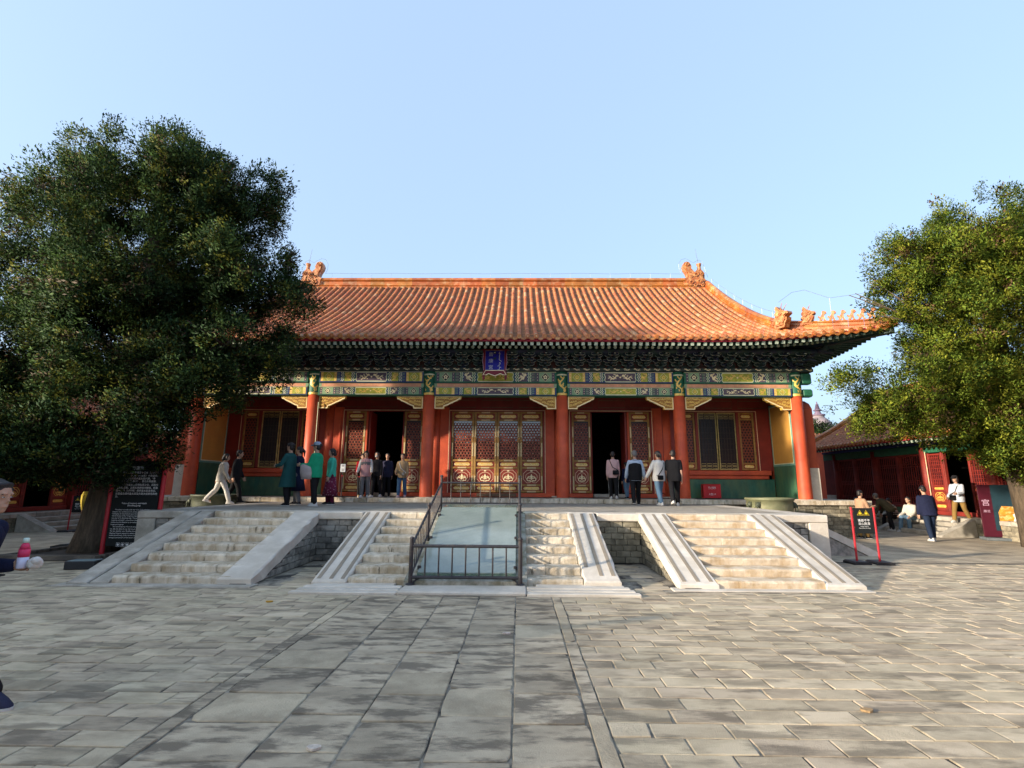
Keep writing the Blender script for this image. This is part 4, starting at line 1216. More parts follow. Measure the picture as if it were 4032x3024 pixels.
def door_leaf(x0, x1, seed, parent=None):
    parent = parent or hall
    y = YI - .02; st = .085; w_ = x1 - x0
    fr = MB()
    fr.cbox(x0, x0 + st, y, y + .08, DB, DT, .012); fr.cbox(x1 - st, x1, y, y + .08, DB, DT, .012)
    rails = [(DB, DB + .07), (DB + .24, DB + .31), (DB + .89, DB + .96), (DB + 1.16, DB + 1.24), (DT - .37, DT - .30), (DT - .07, DT)]
    for a, b_ in rails: fr.cbox(x0 + st, x1 - st, y + .004, y + .076, a, b_, .010)
    leaf = fr.build('door_leaf', GILTWOOD, parent)
    pn = MB(); pn.box(x0 + st, x1 - st, y + .035, y + .05, DB + .31, DB + .89)
    pn.box(x0 + st, x1 - st, y + .033, y + .05, DB + .07, DB + .24); pn.box(x0 + st, x1 - st, y + .033, y + .05, DB + .96, DB + 1.16); pn.box(x0 + st, x1 - st, y + .033, y + .05, DT - .30, DT - .07)
    pn.build('panel', RED_P, leaf)
    ins = .05
    for q, (za, zb_) in enumerate(((DB + .10, DB + .21), (DB + 1.0, DB + 1.12), (DT - .25, DT - .12))):
        g = MB(); gilt_scroll(g, x0 + st + ins, x1 - st - ins, za, zb_, y + .026, seed + q, 0); g.build('gilt_scroll', [GOLD, GOLD_P], leaf)
    g = MB(); ruyi(g, (x0 + x1) / 2, DB + .60, w_ - 2 * st - .09, .48, y + .028, 1, 0); g.build('gilt_motif', [GOLD_P, P_PINKL], leaf)
    for xx in (x0 + st * .5, x1 - st * .5):     # long gilt fittings on the stiles
        for a, b_ in ((DB + .10, DB + .62), (DB + 1.36, DB + 1.88), (DB + 2.10, DB + 2.52)):
            hw = MB(); hw.box(xx - .020, xx - .006, y - .006, y, a, b_); hw.box(xx + .006, xx + .020, y - .006, y, a, b_); hw.build('fitting', GOLD_P, leaf)
    for zz in (DB + .035, DB + .275, DB + .925, DB + 1.20, DT - .335, DT - .035):
        xm = (x0 + x1) / 2
        hw = MB(); hw.box(xm - w_ * .19, xm + w_ * .19, y - .003, y + .003, zz + .008, zz + .022); hw.box(xm - w_ * .19, xm + w_ * .19, y - .003, y + .003, zz - .022, zz - .008); hw.build('fitting', GOLD_P, leaf)
    lt = MB(); lattice_plate(lt, x0 + st, x1 - st, DB + 1.24, DT - .37, y + .038)
    lt.build('lattice', LAT, leaf)
    dots = MB(); p = .118; row = 0; z = DB + 1.24 + p * .3
    while z < DT - .40:
        x = x0 + st + p / 2 + (0 if row % 2 else p / 2)
        while x < x1 - st - .02:
            if (row + int(x / p)) % 2 == 0: dots.flat([(x + .012 * math.cos(t), z + .012 * math.sin(t)) for t in np.linspace(0, 2 * PI, 6)[:-1]], y + .034, 0)
            x += p
        z += p * math.sqrt(3); row += 1
    dots.build('gilt_studs', GOLD_P, leaf)
    gl = MB(); gl.box(x0 + st, x1 - st, y + .058, y + .064, DB + 1.24, DT - .37); gl.build('glass', GLASS if abs(x0 + x1) < 3.6 else GLASS_D, leaf)
    return leaf
RED_P = mat('panel_red', (0.24, 0.035, 0.018), 0.5, 0.2, 6, bump=0.1, spec=0.4)
P_PINKL = mat('outline_pink', (0.72, 0.45, 0.28), 0.5, 0.15, 8, bump=0.05, metal=.1)

def frame_outline(x0, x1, z0, z1, name='door_frame', wd=.10):
    mb = MB()
    mb.cbox(x0, x0 + wd, YI - .06, YI + .12, z0, z1, .01); mb.cbox(x1 - wd, x1, YI - .06, YI + .12, z0, z1, .01); mb.cbox(x0 + wd, x1 - wd, YI - .058, YI + .12, z1 - wd * .5, z1, .01)
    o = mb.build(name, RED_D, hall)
    l = MB(); l.box(x0 + .004, x0 + .030, YI - .068, YI - .055, z0, z1 + .004); l.box(x1 - .030, x1 - .004, YI - .068, YI - .055, z0, z1 + .004); l.box(x0 + .03, x1 - .03, YI - .068, YI - .055, z1 - .024, z1 + .004)
    l.build('pale_edge', P_PINKL, o)
    return o
# centre bay: four closed leaves
CW = 1.88
frame_outline(-CW, CW, DB - .02, FT)
lw = (2 * CW - .20) / 4
for k in range(4):
    a = -CW + .10 + lw * k
    door_leaf(a + .006, a + lw - .006, 10 + k * 3)
# flanking bays: a leaf, an open doorway, a leaf swung inward, a leaf
for s in (-1, 1):
    q = lambda a, b_: (min(s * a, s * b_), max(s * a, s * b_))
    frame_outline(*q(2.80, 6.03), DB - .02, FT)
    door_leaf(*q(2.90, 3.63), 40 + s)
    door_leaf(*q(5.14, 5.93), 50 + s)
    sw = MB(); xl = 4.96
    sw.cbox(min(s * xl, s * (xl + .09)), max(s * xl, s * (xl + .09)), YI + .02, YI + .9, DB, DT, .012)
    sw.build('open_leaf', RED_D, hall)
    MB().cbox(min(s * 5.06, s * 5.135), max(s * 5.06, s * 5.135), YI - .02, YI + .1, DB, DT, .01).build('jamb', RED, hall)
    MB().cbox(min(s * 3.64, s * 3.69), max(s * 3.64, s * 3.69), YI, YI + .5, DB, DT, .01).build('jamb', RED_D, hall)
    # thresholds
    MB().cbox(*q(2.60, 3.66), YI - .10, YI + .12, FZ + .001, DB - .022, .01).build('threshold', RED, hall)
    MB().cbox(*q(4.98, 6.38), YI - .10, YI + .12, FZ + .001, DB - .022, .01).build('threshold', RED, hall)
    MB().cbox(*q(3.70, 4.94), YI - .12, YI + .3, FZ + .001, FZ + .13, .02).build('door_step', STONE_G, hall)
    # red wall between frame and columns
    MB().box(*q(6.035, 6.40), YI - .03, YI + .1, FZ + .18, 4.6).build('wall_panel', RED, hall)
    MB().box(*q(1.885, 2.22), YI - .03, YI + .1, FZ + .001, 4.6).build('wall_panel', RED, hall)
    MB().box(*q(2.56, 2.795), YI - .03, YI + .1, FZ + .2, 4.6).build('wall_panel', RED, hall)
    # slim mouldings
    MB().cbox(*q(6.10, 6.16), YI - .075, YI - .02, DB, 4.5, .01).build('moulding', RED, hall)
MB().cbox(-2.22, 2.22, YI - .10, YI + .12, FZ + .001, DB - .022, .01).build('threshold', RED, hall)
MB().box(-.75, .75, YI - .112, YI - .101, FZ + .02, DB - .03).build('worn_patch', mat('worn_wood', (0.16, 0.10, 0.06), .8, .3, 8), hall)

# window bays
WIN_G = mat('window_gilt', (0.52, 0.40, 0.15), 0.5, 0.3, 9, bump=0.1, metal=.2)
def win_bay(s):
    q = lambda a, b_: (min(s * a, s * b_), max(s * a, s * b_))
    x0, x1 = 6.98, 10.06; z0, z1 = 2.23, FT
    frame_outline(*q(x0, x1), z0 - .02, z1, 'window_frame', .09)
    for a, b_, k in ((7.08, 7.68, 0), (9.38, 9.97, 1)):          # slim fixed panels
        xa, xb = q(a, b_); fr = MB(); y = YI - .02; st = .07
        fr.cbox(xa, xa + st, y, y + .07, z0, z1 - .05, .01); fr.cbox(xb - st, xb, y, y + .07, z0, z1 - .05, .01)
        for za, zb_ in ((z0, z0 + .06), (z0 + .22, z0 + .28), (z1 - .34, z1 - .28), (z1 - .11, z1 - .05)): fr.cbox(xa + st, xb - st, y + .004, y + .066, za, zb_, .01)
        o = fr.build('window_leaf', GILTWOOD, hall)
        p = MB(); p.box(xa + st, xb - st, y + .034, y + .05, z0 + .06, z0 + .22); p.box(xa + st, xb - st, y + .034, y + .05, z1 - .28, z1 - .11); p.build('panel', RED_P, o)
        for za, zb_ in ((z0 + .085, z0 + .195), (z1 - .25, z1 - .14)):
            g = MB(); gilt_scroll(g, xa + st + .04, xb - st - .04, za, zb_, y + .026, k + 70, 0); g.build('gilt_scroll', [GOLD, GOLD_P], o)
        l = MB(); lattice_plate(l, xa + st, xb - st, z0 + .28, z1 - .34, y + .036); l.build('lattice', LAT, o)
        MB().box(xa + st, xb - st, y + .056, y + .062, z0 + .28, z1 - .34).build('glass', GLASS_D, o)
    for xm in (7.74, 9.32):
        MB().cbox(*q(xm - .055, xm + .055), YI - .05, YI + .1, z0 - .01, z1 - .05, .01).build('mullion', RED_D, hall)
    for a, b_ in ((7.80, 8.52), (8.56, 9.26)):                    # large stepped lattice casements
        xa, xb = q(a, b_); y = YI
        fr = MB(); st = .035
        fr.cbox(xa, xa + st, y, y + .05, z0, z1 - .05, .008); fr.cbox(xb - st, xb, y, y + .05, z0, z1 - .05, .008); fr.cbox(xa + st, xb - st, y, y + .05, z0, z0 + st, .008); fr.cbox(xa + st, xb - st, y, y + .05, z1 - .05 - st, z1 - .05, .008)
        o = fr.build('window_leaf', WIN_G, hall)
        l = MB(); za, zb_ = z0 + st, z1 - .05 - st; w_ = xb - xa - 2 * st; h = zb_ - za
        for f in (.13, .87): l.box(xa + st + w_ * f - .008, xa + st + w_ * f + .008, y + .012, y + .03, za, zb_)
        for f in (.33, .5, .67): l.box(xa + st + w_ * f - .006, xa + st + w_ * f + .006, y + .014, y + .028, za, zb_)
        for zz in np.linspace(za + .12, zb_ - .12, 10):
            l.box(xa + st, xb - st, y + .013, y + .029, zz - .006, zz + .006)
        l.build('lattice', mat('lattice_dark', (0.05, 0.035, 0.025), .6, .3, 9), o)
        for k in range(3):      # gilt little frames along the foot and head
            c = xa + st + w_ * (k + .5) / 3
            for zc_ in (za + .06, za + .17, zb_ - .06, zb_ - .17):
                e = MB(); e.ribbon([(c - w_ * .13, zc_ - .035), (c + w_ * .13, zc_ - .035), (c + w_ * .13, zc_ + .035), (c - w_ * .13, zc_ + .035)], .016, y + .009, 0, closed=True); e.build('gilt_frame', WIN_G, o)
        MB().box(xa + st, xb - st, y + .036, y + .042, za, zb_).build('glass', GLASS_D, o)
    MB().cbox(*q(6.75, 10.42), YI - .17, YI + .1, z0 - .20, z0 - .022, .02).build('window_sill', RED, hall)
    MB().cbox(*q(6.78, 10.34), YI - .12, YI + .1, z0 - .34, z0 - .201, .02).build('sill_board', RED, hall)
    MB().box(*q(6.70, 10.55), YI - .06, YI + .15, FZ, z0 - .341).build('dado', GRN, hall)
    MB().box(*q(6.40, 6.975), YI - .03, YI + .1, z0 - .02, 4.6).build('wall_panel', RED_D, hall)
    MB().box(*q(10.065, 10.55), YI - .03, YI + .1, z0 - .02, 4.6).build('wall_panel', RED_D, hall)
win_bay(-1); win_bay(1)
# gable walls
for s in (-1, 1):
    b = lambda a, c: (min(s * a, s * c), max(s * a, s * c))
    fn = lambda y, z, d: (d, y, z)
    MB().prism([(18.27, 2.27), (18.27, 4.36), (18.42, 4.56), (18.7, 4.70), (31, 4.70), (31, 2.27)], fn, *b(10.62, 11.31)).build('gable_wall', RED_W, hall)
    MB().cbox(*b(10.90, 11.34), 18.245, 18.75, FZ - .05, 2.265, .015).build('corner_stone', STONE_L, hall)
    MB().box(*b(10.62, 11.33), 18.76, 31, FZ - .05, 2.262).build('wall_foot', BRICK, hall)
    # inner face of the porch end: yellow field in a green frame over a green dado
    X = 10.60
    MB().box(*b(X, X + .05), 18.30, YI, FZ, 4.7).build('porch_end', P_DARK, hall)
    MB().box(*b(X - .012, X - .001), 18.42, YI, FZ + .005, 2.36).build('dado', GRN, hall)
    MB().box(*b(X - .016, X - .001), 18.30, YI, 2.361, 2.44).build('frame_band', GRN_B, hall)
    MB().box(*b(X - .016, X - .001), 18.30, 18.46, 2.441, 4.7).build('frame_band', GRN_B, hall)
    MB().box(*b(X - .016, X - .001), 19.87, YI, 2.441, 4.7).build('frame_band', GRN_B, hall)
    MB().box(*b(X - .016, X - .001), 18.461, 19.869, 4.60, 4.7).build('frame_band', GRN_B, hall)
    MB().box(*b(X - .010, X - .001), 18.461, 19.869, 2.441, 4.599).build('yellow_field', YEL, hall)
    pb = MB()
    for y0, y1, z0, z1 in ((18.45, 18.48, 2.43, 4.62), (19.85, 19.88, 2.43, 4.62), (18.48, 19.85, 2.43, 2.46), (18.48, 19.85, 4.59, 4.62)):
        pb.box(*b(X - .022, X - .016), y0, y1, z0, z1)
    pb.build('pale_edge', P_WHITE, hall)
MB().box(-10.6, 10.6, 30.3, 30.5, FZ, 6.5).build('rear_wall', RED_W, hall)
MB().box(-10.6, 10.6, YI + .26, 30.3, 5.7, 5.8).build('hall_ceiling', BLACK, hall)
MB().box(-10.6, 10.6, 26.0, 26.1, FZ, 5.7).build('shade_screen', BLACK, hall)  # near-black sheet standing in for the dark inside the doorways
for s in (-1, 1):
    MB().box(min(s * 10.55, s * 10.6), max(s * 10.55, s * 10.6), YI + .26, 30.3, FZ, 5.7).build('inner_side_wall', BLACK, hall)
    MB().box(min(s * 6.3, s * 6.4), max(s * 6.3, s * 6.4), YI + .5, 26, FZ, 5.7).build('shade_partition', BLACK, hall)
# lamp wire down the right-hand column of the left bay
MB().tube([(-6.33, 18.06, 4.5), (-6.33, 18.06, 1.3)], .014, 5).build('cable', P_WHITE, hall)

# ---------------------------------------------------------------- name plaque
plq = thing('name_plaque', 'blue name board in a carved red frame hanging under the middle of the eaves', 'plaque', (0, 17.50, 5.9), 0)
plq.rotation_euler = (rad(-9), 0, 0)
PB = mat('plaque_blue', (0.015, 0.013, 0.26), 0.45, 0.15, 6, bump=0.05)
PR = mat('plaque_red', (0.16, 0.012, 0.022), 0.5, 0.2, 9, bump=0.2)
bw, bh = .335, .37
MB().box(-bw, bw, -.02, .03, -bh, bh).build('board', PB, plq)
fm = MB()
for s in (-1, 1):
    fm.prism([(s * bw, bh), (s * (bw + .09), bh + .02), (s * (bw + .07), bh - .12), (s * (bw + .10), -.05), (s * (bw + .05), -bh), (s * (bw + .10), -bh - .14), (s * (bw + .08), -bh - .33), (s * (bw + .05), -bh - .36), (s * (bw + .01), -bh - .30), (s * bw, -bh)], lambda a, b_, d: (a, d, b_), -.05, .03)
fm.prism([(-bw - .16, bh + .02), (bw + .16, bh + .02), (bw + .12, bh + .055), (-bw - .12, bh + .055)], lambda a, b_, d: (a, d, b_), -.06, .04)
fm.build('frame', PR, plq)
ed = MB(); ed.ribbon([(-bw, -bh), (bw, -bh), (bw, bh), (-bw, bh)], .018, -.026, 0, closed=True)
for s in (-1, 1): ed.ribbon([(s * (bw + .07), bh - .10), (s * (bw + .09), -.05), (s * (bw + .05), -bh)], .014, -.056, 0)
ed.build('edge', mat('plaque_edge', (0.42, 0.28, 0.36), .5, .15, 9, bump=0), plq)
ft = MB(); fpoly = [(-bw + .02, -bh - .02), (bw - .02, -bh - .02), (bw + .07, -bh - .19), (bw - .05, -bh - .185), (bw - .12, -bh - .14), (.0, -bh - .22), (-bw + .12, -bh - .14), (-bw + .05, -bh - .185), (-bw - .07, -bh - .19)]
ft.prism(fpoly, lambda a, b_, d: (a, d, b_), -.07, .0, 0); ft.ribbon(fpoly, .026, -.074, 1, closed=True)
ft.build('foot_board', [PR, GOLD_P], plq)
SILV = mat('plaque_letter', (0.55, 0.52, 0.50), .4, .1, 9, bump=0, metal=.3)
for k, ch in enumerate('壽康宮'):
    put_text('lettering', ch, .17, plq, SILV, (-.14, -.0215, .175 - .245 * k))
mc = MB()
def mstroke(p, w_=.018): mc.ribbon(p, w_, -.022, 0)
mstroke([(.16, .33), (.165, .1), (.16, .02)]); mstroke([(.16, .02), (.21, -.01), (.235, -.03)])
for zz in (.28, .22, .17, .12, .07): mstroke([(.16, zz), (.135, zz - .025)], .014)
mstroke([(.13, .30), (.16, .28)]); mstroke([(.195, .27), (.20, .24)], .014)
mstroke([(.18, -.06), (.15, -.09), (.185, -.12), (.15, -.15), (.16, -.19), (.10, -.21)]); mstroke([(.18, -.06), (.20, -.10), (.19, -.14)], .013)
mstroke([(.15, -.25), (.18, -.23), (.19, -.26), (.16, -.28), (.165, -.33), (.10, -.345)]); mstroke([(.19, -.26), (.225, -.27)], .013)
mc.build('lettering', SILV, plq)
# ---------------------------------------------------------------- railing and glass cover round the carved slab
IRON = mat('dark_iron', (0.045, 0.042, 0.045), 0.45, 0.25, 12, (0.09, 0.07, 0.06), 0.25, 9, 0.15, 60, spec=0.5, metal=0.5)
rail = thing('metal_railing', 'dark iron railing enclosing the glass covered slab in the middle of the stairs', 'railing')
fx, bxr = 0.875, 0.868
posts = {}
for s in (-1, 1):
    for (y, zb_, zt) in ((8.63, .05, .74), (10.12, .52, 1.22), (11.62, H, 1.78)):
        x = s * (.88 - .01 * (y - 8.63) / 3)
        mb = MB(); mb.tube([(x, y, zb_), (x, y, zt)], .034 if y < 9 else .028, 12); mb.lathe([(.0, 0), (.038, .005), (.04, .02), (.03, .045), (0, .055)], 12, (x, y, zt))
        mb.lathe([(.075, 0), (.075, .012), (.045, .03)], 12, (x, y, zb_))
        mb.build('post', IRON, rail, smooth=False)
    def sl(y, z0_, z1_): return z0_ + (z1_ - z0_) * (y - 8.63) / (11.62 - 8.63)
    X = lambda y: s * (.88 - .01 * (y - 8.63) / 3)
    MB().tube([(X(y), y, sl(y, .64, 1.66)) for y in (8.63, 11.62)], .022, 10).build('side_rail', IRON, rail)
    MB().tube([(X(y), y, sl(y, .17, 1.22)) for y in (8.63, 11.62)], .018, 8).build('side_rail', IRON, rail)
    for k in range(20):
        y = 8.63 + (11.62 - 8.63) * (k + 1) / 21
        MB().tube([(X(y), y, sl(y, .17, 1.22)), (X(y), y, sl(y, .64, 1.66))], .009, 6).build('bar', IRON, rail)
for y, zl, zt, n_, nm in ((8.63, .165, .645, 7, 'front'), (11.62, 1.225, 1.665, 7, 'back')):
    MB().tube([(-.87, y, zt), (.87, y, zt)], .026 if y < 9 else .02, 10).build('cross_rail', IRON, rail)
    MB().tube([(-.87, y, zl), (.87, y, zl)], .026 if y < 9 else .016, 10).build('cross_rail', IRON, rail)
    for k in range(n_):
        x = -.87 + 1.74 * (k + 1) / (n_ + 1)
        MB().tube([(x, y, zl), (x, y, zt)], .013 if y < 9 else .010, 8).build('bar', IRON, rail)
for s in (-1, 1):
    MB().tube([(s * .87, 8.63, .05), (s * .80, 8.66, .12), (s * .70, 8.66, .165)], .016, 6).build('brace', IRON, rail)

def pane_mat():
    mt = bpy.data.materials.new('dusty_glass'); mt.use_nodes = True
    n = mt.node_tree.nodes; L = mt.node_tree.links; b = n['Principled BSDF']; out = n['Material Output']
    geo = n.new('ShaderNodeNewGeometry'); t = n.new('ShaderNodeTexNoise'); t.inputs['Scale'].default_value = 2.6; t.inputs['Detail'].default_value = 7
    L.new(geo.outputs['Position'], t.inputs['Vector'])
    t2 = n.new('ShaderNodeTexNoise'); t2.inputs['Scale'].default_value = 30; t2.inputs['Detail'].default_value = 3; L.new(geo.outputs['Position'], t2.inputs['Vector'])
    ad = n.new('ShaderNodeMath'); ad.operation = 'MULTIPLY_ADD'; ad.inputs[1].default_value = 0.3; L.new(t2.outputs[0], ad.inputs[0]); L.new(t.outputs[0], ad.inputs[2])
    r = n.new('ShaderNodeMapRange'); r.inputs['From Min'].default_value = .45; r.inputs['From Max'].default_value = .95; r.inputs['To Min'].default_value = .62; r.inputs['To Max'].default_value = .86
    L.new(ad.outputs[0], r.inputs['Value'])
    b.inputs['Base Color'].default_value = (0.30, 0.355, 0.325, 1); b.inputs['Roughness'].default_value = .10; b.inputs['Specular IOR Level'].default_value = .8
    tr = n.new('ShaderNodeBsdfTransparent'); tr.inputs[0].default_value = (.75, .85, .80, 1)
    mx = n.new('ShaderNodeMixShader'); L.new(r.outputs[0], mx.inputs[0]); L.new(tr.outputs[0], mx.inputs[1]); L.new(b.outputs[0], mx.inputs[2])
    L.new(mx.outputs[0], out.inputs[0])
    return mt
def clear_mat():
    mt = bpy.data.materials.new('clear_glass'); mt.use_nodes = True
    n = mt.node_tree.nodes; L = mt.node_tree.links; b = n['Principled BSDF']; out = n['Material Output']
    b.inputs['Base Color'].default_value = (0.35, 0.48, 0.42, 1); b.inputs['Roughness'].default_value = .05
    tr = n.new('ShaderNodeBsdfTransparent'); tr.inputs[0].default_value = (.80, .90, .85, 1)
    mx = n.new('ShaderNodeMixShader'); mx.inputs[0].default_value = .22; L.new(tr.outputs[0], mx.inputs[1]); L.new(b.outputs[0], mx.inputs[2]); L.new(mx.outputs[0], out.inputs[0])
    return mt
PANE, CLEAR = pane_mat(), clear_mat()
gc = thing('glass_cover', 'dusty pale green glass cover lying over the carved slab inside the railing', 'glass cover')
fn = lambda y, z, d: (d, y, z)
gz = lambda y: .20 + (1.13 - .20) * (y - 8.80) / (11.42 - 8.80)
MB().prism([(8.80, gz(8.80)), (11.42, gz(11.42)), (11.42, gz(11.42) + .014), (8.80, gz(8.80) + .014)], fn, -.80, .80).build('sloping_pane', PANE, gc)
MB().prism([(11.425, 1.13), (12.05, 1.16), (12.05, 1.174), (11.425, 1.144)], fn, -.80, .80).build('top_pane', CLEAR, gc)
for s in (-1, 1):
    MB().prism([(8.80, .06), (8.80, gz(8.80)), (11.42, gz(11.42)), (12.05, 1.16), (12.05, H + .01), (11.5, H + .01)], fn, s * .802 - .006, s * .802 + .006).build('side_pane', CLEAR, gc)
    for y in (8.95, 10.0, 11.0):
        MB().cbox(s * .80 - .03, s * .80 + .03, y - .03, y + .03, gz(y) - .02, gz(y) + .045, .008).build('clamp', IRON, gc)
MB().box(-.80, .80, 8.786, 8.798, .06, gz(8.80)).build('front_pane', CLEAR, gc)

# ---------------------------------------------------------------- bronze vats
BRONZE = mat('old_bronze', (0.13, 0.15, 0.075), 0.6, 0.3, 4, (0.24, 0.23, 0.13), 0.5, 2.5, 0.4, 20, metal=0.25, spec=0.5, sharp=0.4)
BRONZE_D = mat('dark_bronze', (0.05, 0.06, 0.045), 0.55, 0.3, 5, (0.09, 0.10, 0.06), 0.4, 3, 0.4, 20, metal=0.3, sharp=0.4)
for s, lab, bm in ((1, 'weathered green bronze vat with lion head handles to the right of the terrace', BRONZE), (-1, 'dark bronze vat to the left of the terrace behind the walking couple', BRONZE_D)):
    v = thing('bronze_vat', lab, 'vat', (s * 8.55 - (.05 if s < 0 else 0), 16.25, 0), group='bronze vats beside the terrace')
    MB().lathe([(.35, 0), (.46, .02), (.50, .25), (.60, .70), (.66, 1.05), (.655, 1.20), (.69, 1.215), (.70, 1.265), (.685, 1.285), (.62, 1.285), (.60, 1.2), (.55, .7), (0, .5)], 40).build('bowl', bm, v, smooth=True)
    for a in (-2.5, -.15, -2.95, -.55):
        cx, cy = .66 * math.cos(a), .66 * math.sin(a)
        h_ = MB(); h_.ell((cx, cy, 1.08), (.085, .085, .095), 10, 7); h_.ell((cx * 1.10, cy * 1.10, 1.05), (.05, .05, .045), 8, 6)
        for q in (-.06, .06): h_.ell((cx - q * math.sin(a), cy + q * math.cos(a), 1.15), (.025, .025, .03), 6, 5)
        h_.ell((cx * 1.08, cy * 1.08, 1.11), (.035, .035, .02), 6, 5)
        lh = h_.build('lion_head', BRONZE_D, v, smooth=True)
        rg = MB(); T = Matrix.Translation((cx * 1.12, cy * 1.12, .95)) @ Matrix.Rotation(a, 4, 'Z')
        rg.tube([tuple(T @ Vector((.012, .075 * math.cos(t), .085 * math.sin(t)))) for t in np.linspace(0, 2 * PI, 15)], .013, 6, 0, False); rg.build('ring', BRONZE_D, lh)

# ---------------------------------------------------------------- fire extinguisher box
FIRE = mat('fire_red', (0.50, 0.006, 0.012), 0.4, 0.08, 6, bump=0.05, spec=0.5)
WHITE = mat('print_white', (0.8, 0.8, 0.78), 0.6, 0.05, 9, bump=0)
fb = thing('fire_extinguisher_box', 'bright red fire extinguisher box standing against the green wall of the right bay', 'fire box', (7.95, 19.42, FZ))
bx_ = MB().cbox(-.32, .32, -.12, .12, 0.02, .50, .012).build('box', FIRE, fb)
MB().cbox(-.325, .325, -.125, .125, .501, .525, .008).build('lid', FIRE, fb)
for q in (-.25, .25): MB().box(q - .04, q + .04, -.09, .09, 0, .019).build('foot', IRON, fb)
put_text('lettering', '灭火器箱', .072, bx_, WHITE, (0, -.122, .375)); put_text('lettering', 'FIRE EXTINGUISHER BOX', .022, bx_, WHITE, (0, -.122, .345))
put_text('lettering', '火警119', .072, bx_, WHITE, (0, -.122, .14)); put_text('lettering', 'FIRE CALL 119', .022, bx_, WHITE, (0, -.122, .112))

# ---------------------------------------------------------------- signs
SGN = mat('sign_black', (0.012, 0.015, 0.015), 0.7, 0.1, 4, bump=0.05, spec=0.15)
SGN_R = mat('sign_red', (0.38, 0.012, 0.022), 0.4, 0.12, 5, bump=0.08, spec=0.45)
SGN_B = mat('sign_base', (0.02, 0.021, 0.023), 0.5, 0.2, 8, bump=0.2)
YTRI = mat('warning_yellow', (0.72, 0.52, 0.02), 0.5, 0.05, 9, bump=0)
def warn_sign(loc, rz, label):
    t = thing('warning_sign', label, 'warning sign', loc, rz, 'standing warning signs')
    for x in (-.235, .235):
        MB().tube([(x, 0, .03), (x, 0, 1.19)], .022, 10).build('post', SGN_R, t)
        for z in (1.10, .76): MB().box(min(x, x * .86), max(x, x * .86), -.012, .012, z - .014, z + .014).build('bracket', SGN_R, t)
        b = MB(); b.prism([(-.12, 0), (.12, 0), (.12, .035), (.09, .06), (-.09, .06), (-.12, .035)], lambda a, b_, d: (x + a * 1.5, d, b_), -.22, .22); b.build('base', SGN_B, t)
    p = MB().cbox(-.202, .202, -.012, .012, .63, 1.17, .004).build('panel', SGN, t)
    for x in (-.065, .065):
        q = MB(); tri = lambda r: [(x, 1.06 + r * .62), (x - r * .56, 1.06 - r * .4), (x + r * .56, 1.06 - r * .4)]
        q.ribbon(tri(.105), .010, -.0135, 0, closed=True); q.flat(tri(.06), -.0135, 0); q.build('warning_triangle', YTRI, p)
    put_text('lettering', '路面不平', .062, p, WHITE, (0, -.0135, .885)); put_text('lettering', '当心跌滑', .062, p, WHITE, (0, -.0135, .815))
    put_text('lettering', 'Uneven Surface', .026, p, WHITE, (0, -.0135, .775)); put_text('lettering', 'Please Mind Your Step', .026, p, WHITE, (0, -.0135, .735))
    return t
warn_sign((8.41, 11.70, 0), rad(-4), 'black warning sign with two yellow triangles between red posts on the right court')
warn_sign((-14.0, 17.6, 0), rad(8), 'black warning sign standing far off behind the left tree near the west hall')

inf = thing('information_board', 'tall black information board with white text between two red posts beneath the left tree', 'information board', (-7.91, 11.90, 0))
for x in (-.595, .595):
    MB().tube([(x, 0, 0), (x, 0, 2.16)], .048, 14).build('post', SGN_R, inf)
pb = MB().cbox(-.535, .53, -.02, .02, .22, 2.12, .004).build('panel', SGN, inf)
MB().flat([(.30, 2.118), (.53, 2.118), (.53, 1.90)], -.0215, 0).build('red_corner', SGN_R, pb)
em = MB(); em.flat([(.445 + .042 * math.cos(a), 2.06 + .042 * math.sin(a)) for a in np.linspace(0, 2 * PI, 20)[:-1]], -.023, 0); em.ribbon([(.445 + .024 * math.cos(a), 2.06 + .024 * math.sin(a)) for a in np.linspace(0, 2 * PI, 16)[:-1]], .006, -.0245, 1, closed=True)
em.build('emblem', [WHITE, SGN_R], pb)
MB().box(-.56, .56, -.25, .25, -.012, .0).build('base', SGN_B, inf)
zz = lambda y: 2.12 - (y - 60) * .001366
put_text('lettering', '寿康宫', .095, pb, WHITE, (-.03, -.0225, zz(205)))
cn = ['　　寿康宫始建于雍正十三年（1735年）', '十二月，乾隆元年（1736年）十月建成，', '是乾隆帝为生母崇庆皇太后兴建，“寿', '康”取福（寿考·康宁），意为长寿健康。', '　　正殿为皇太后日常起居之处，后殿为', '皇太后寝宫，正殿东西两侧为暖阁。乾隆', '四十二年（1777年）崇庆皇太后去世后，', '这里成为清代皇太后及先朝太妃居住的地', '方。']
for t_, y in zip(cn, (272, 322, 369, 415, 472, 522, 569, 619, 665)):
    put_text('lettering', t_, .0535, pb, WHITE, (-.47, -.0225, zz(y)), align='LEFT')
put_text('lettering', 'Palace of Longevity and Health', .046, pb, WHITE, (0, -.0225, zz(772))); put_text('lettering', '(Shoukang gong)', .046, pb, WHITE, (0, -.0225, zz(808)))
en = ['     This palace was built under the order of the Qianlong', 'Emperor as a residence for his mother, the Empress Dowager', 'Chongqing. Its construction lasted from December 1735, the', 'thirteenth year of the Yongzheng reign, to October 1736, the', 'first year of the Qianlong reign. The name Shoukang, “peace,', 'longevity and health”, comes from a classical text and was a', 'phrase from the Emperor to his mother to wish her a life of', 'health and longevity.',
      '     The central hall was where the empress dowager spent', 'her daily life, while the rear hall served as sleeping quarters.', 'The east chamber was a Buddhist prayer room in which the', 'Qianlong Emperor prayed in a solemn manner after his', 'mother passed away. It then became the residence of other', 'dowagers and consorts of the former emperors.']
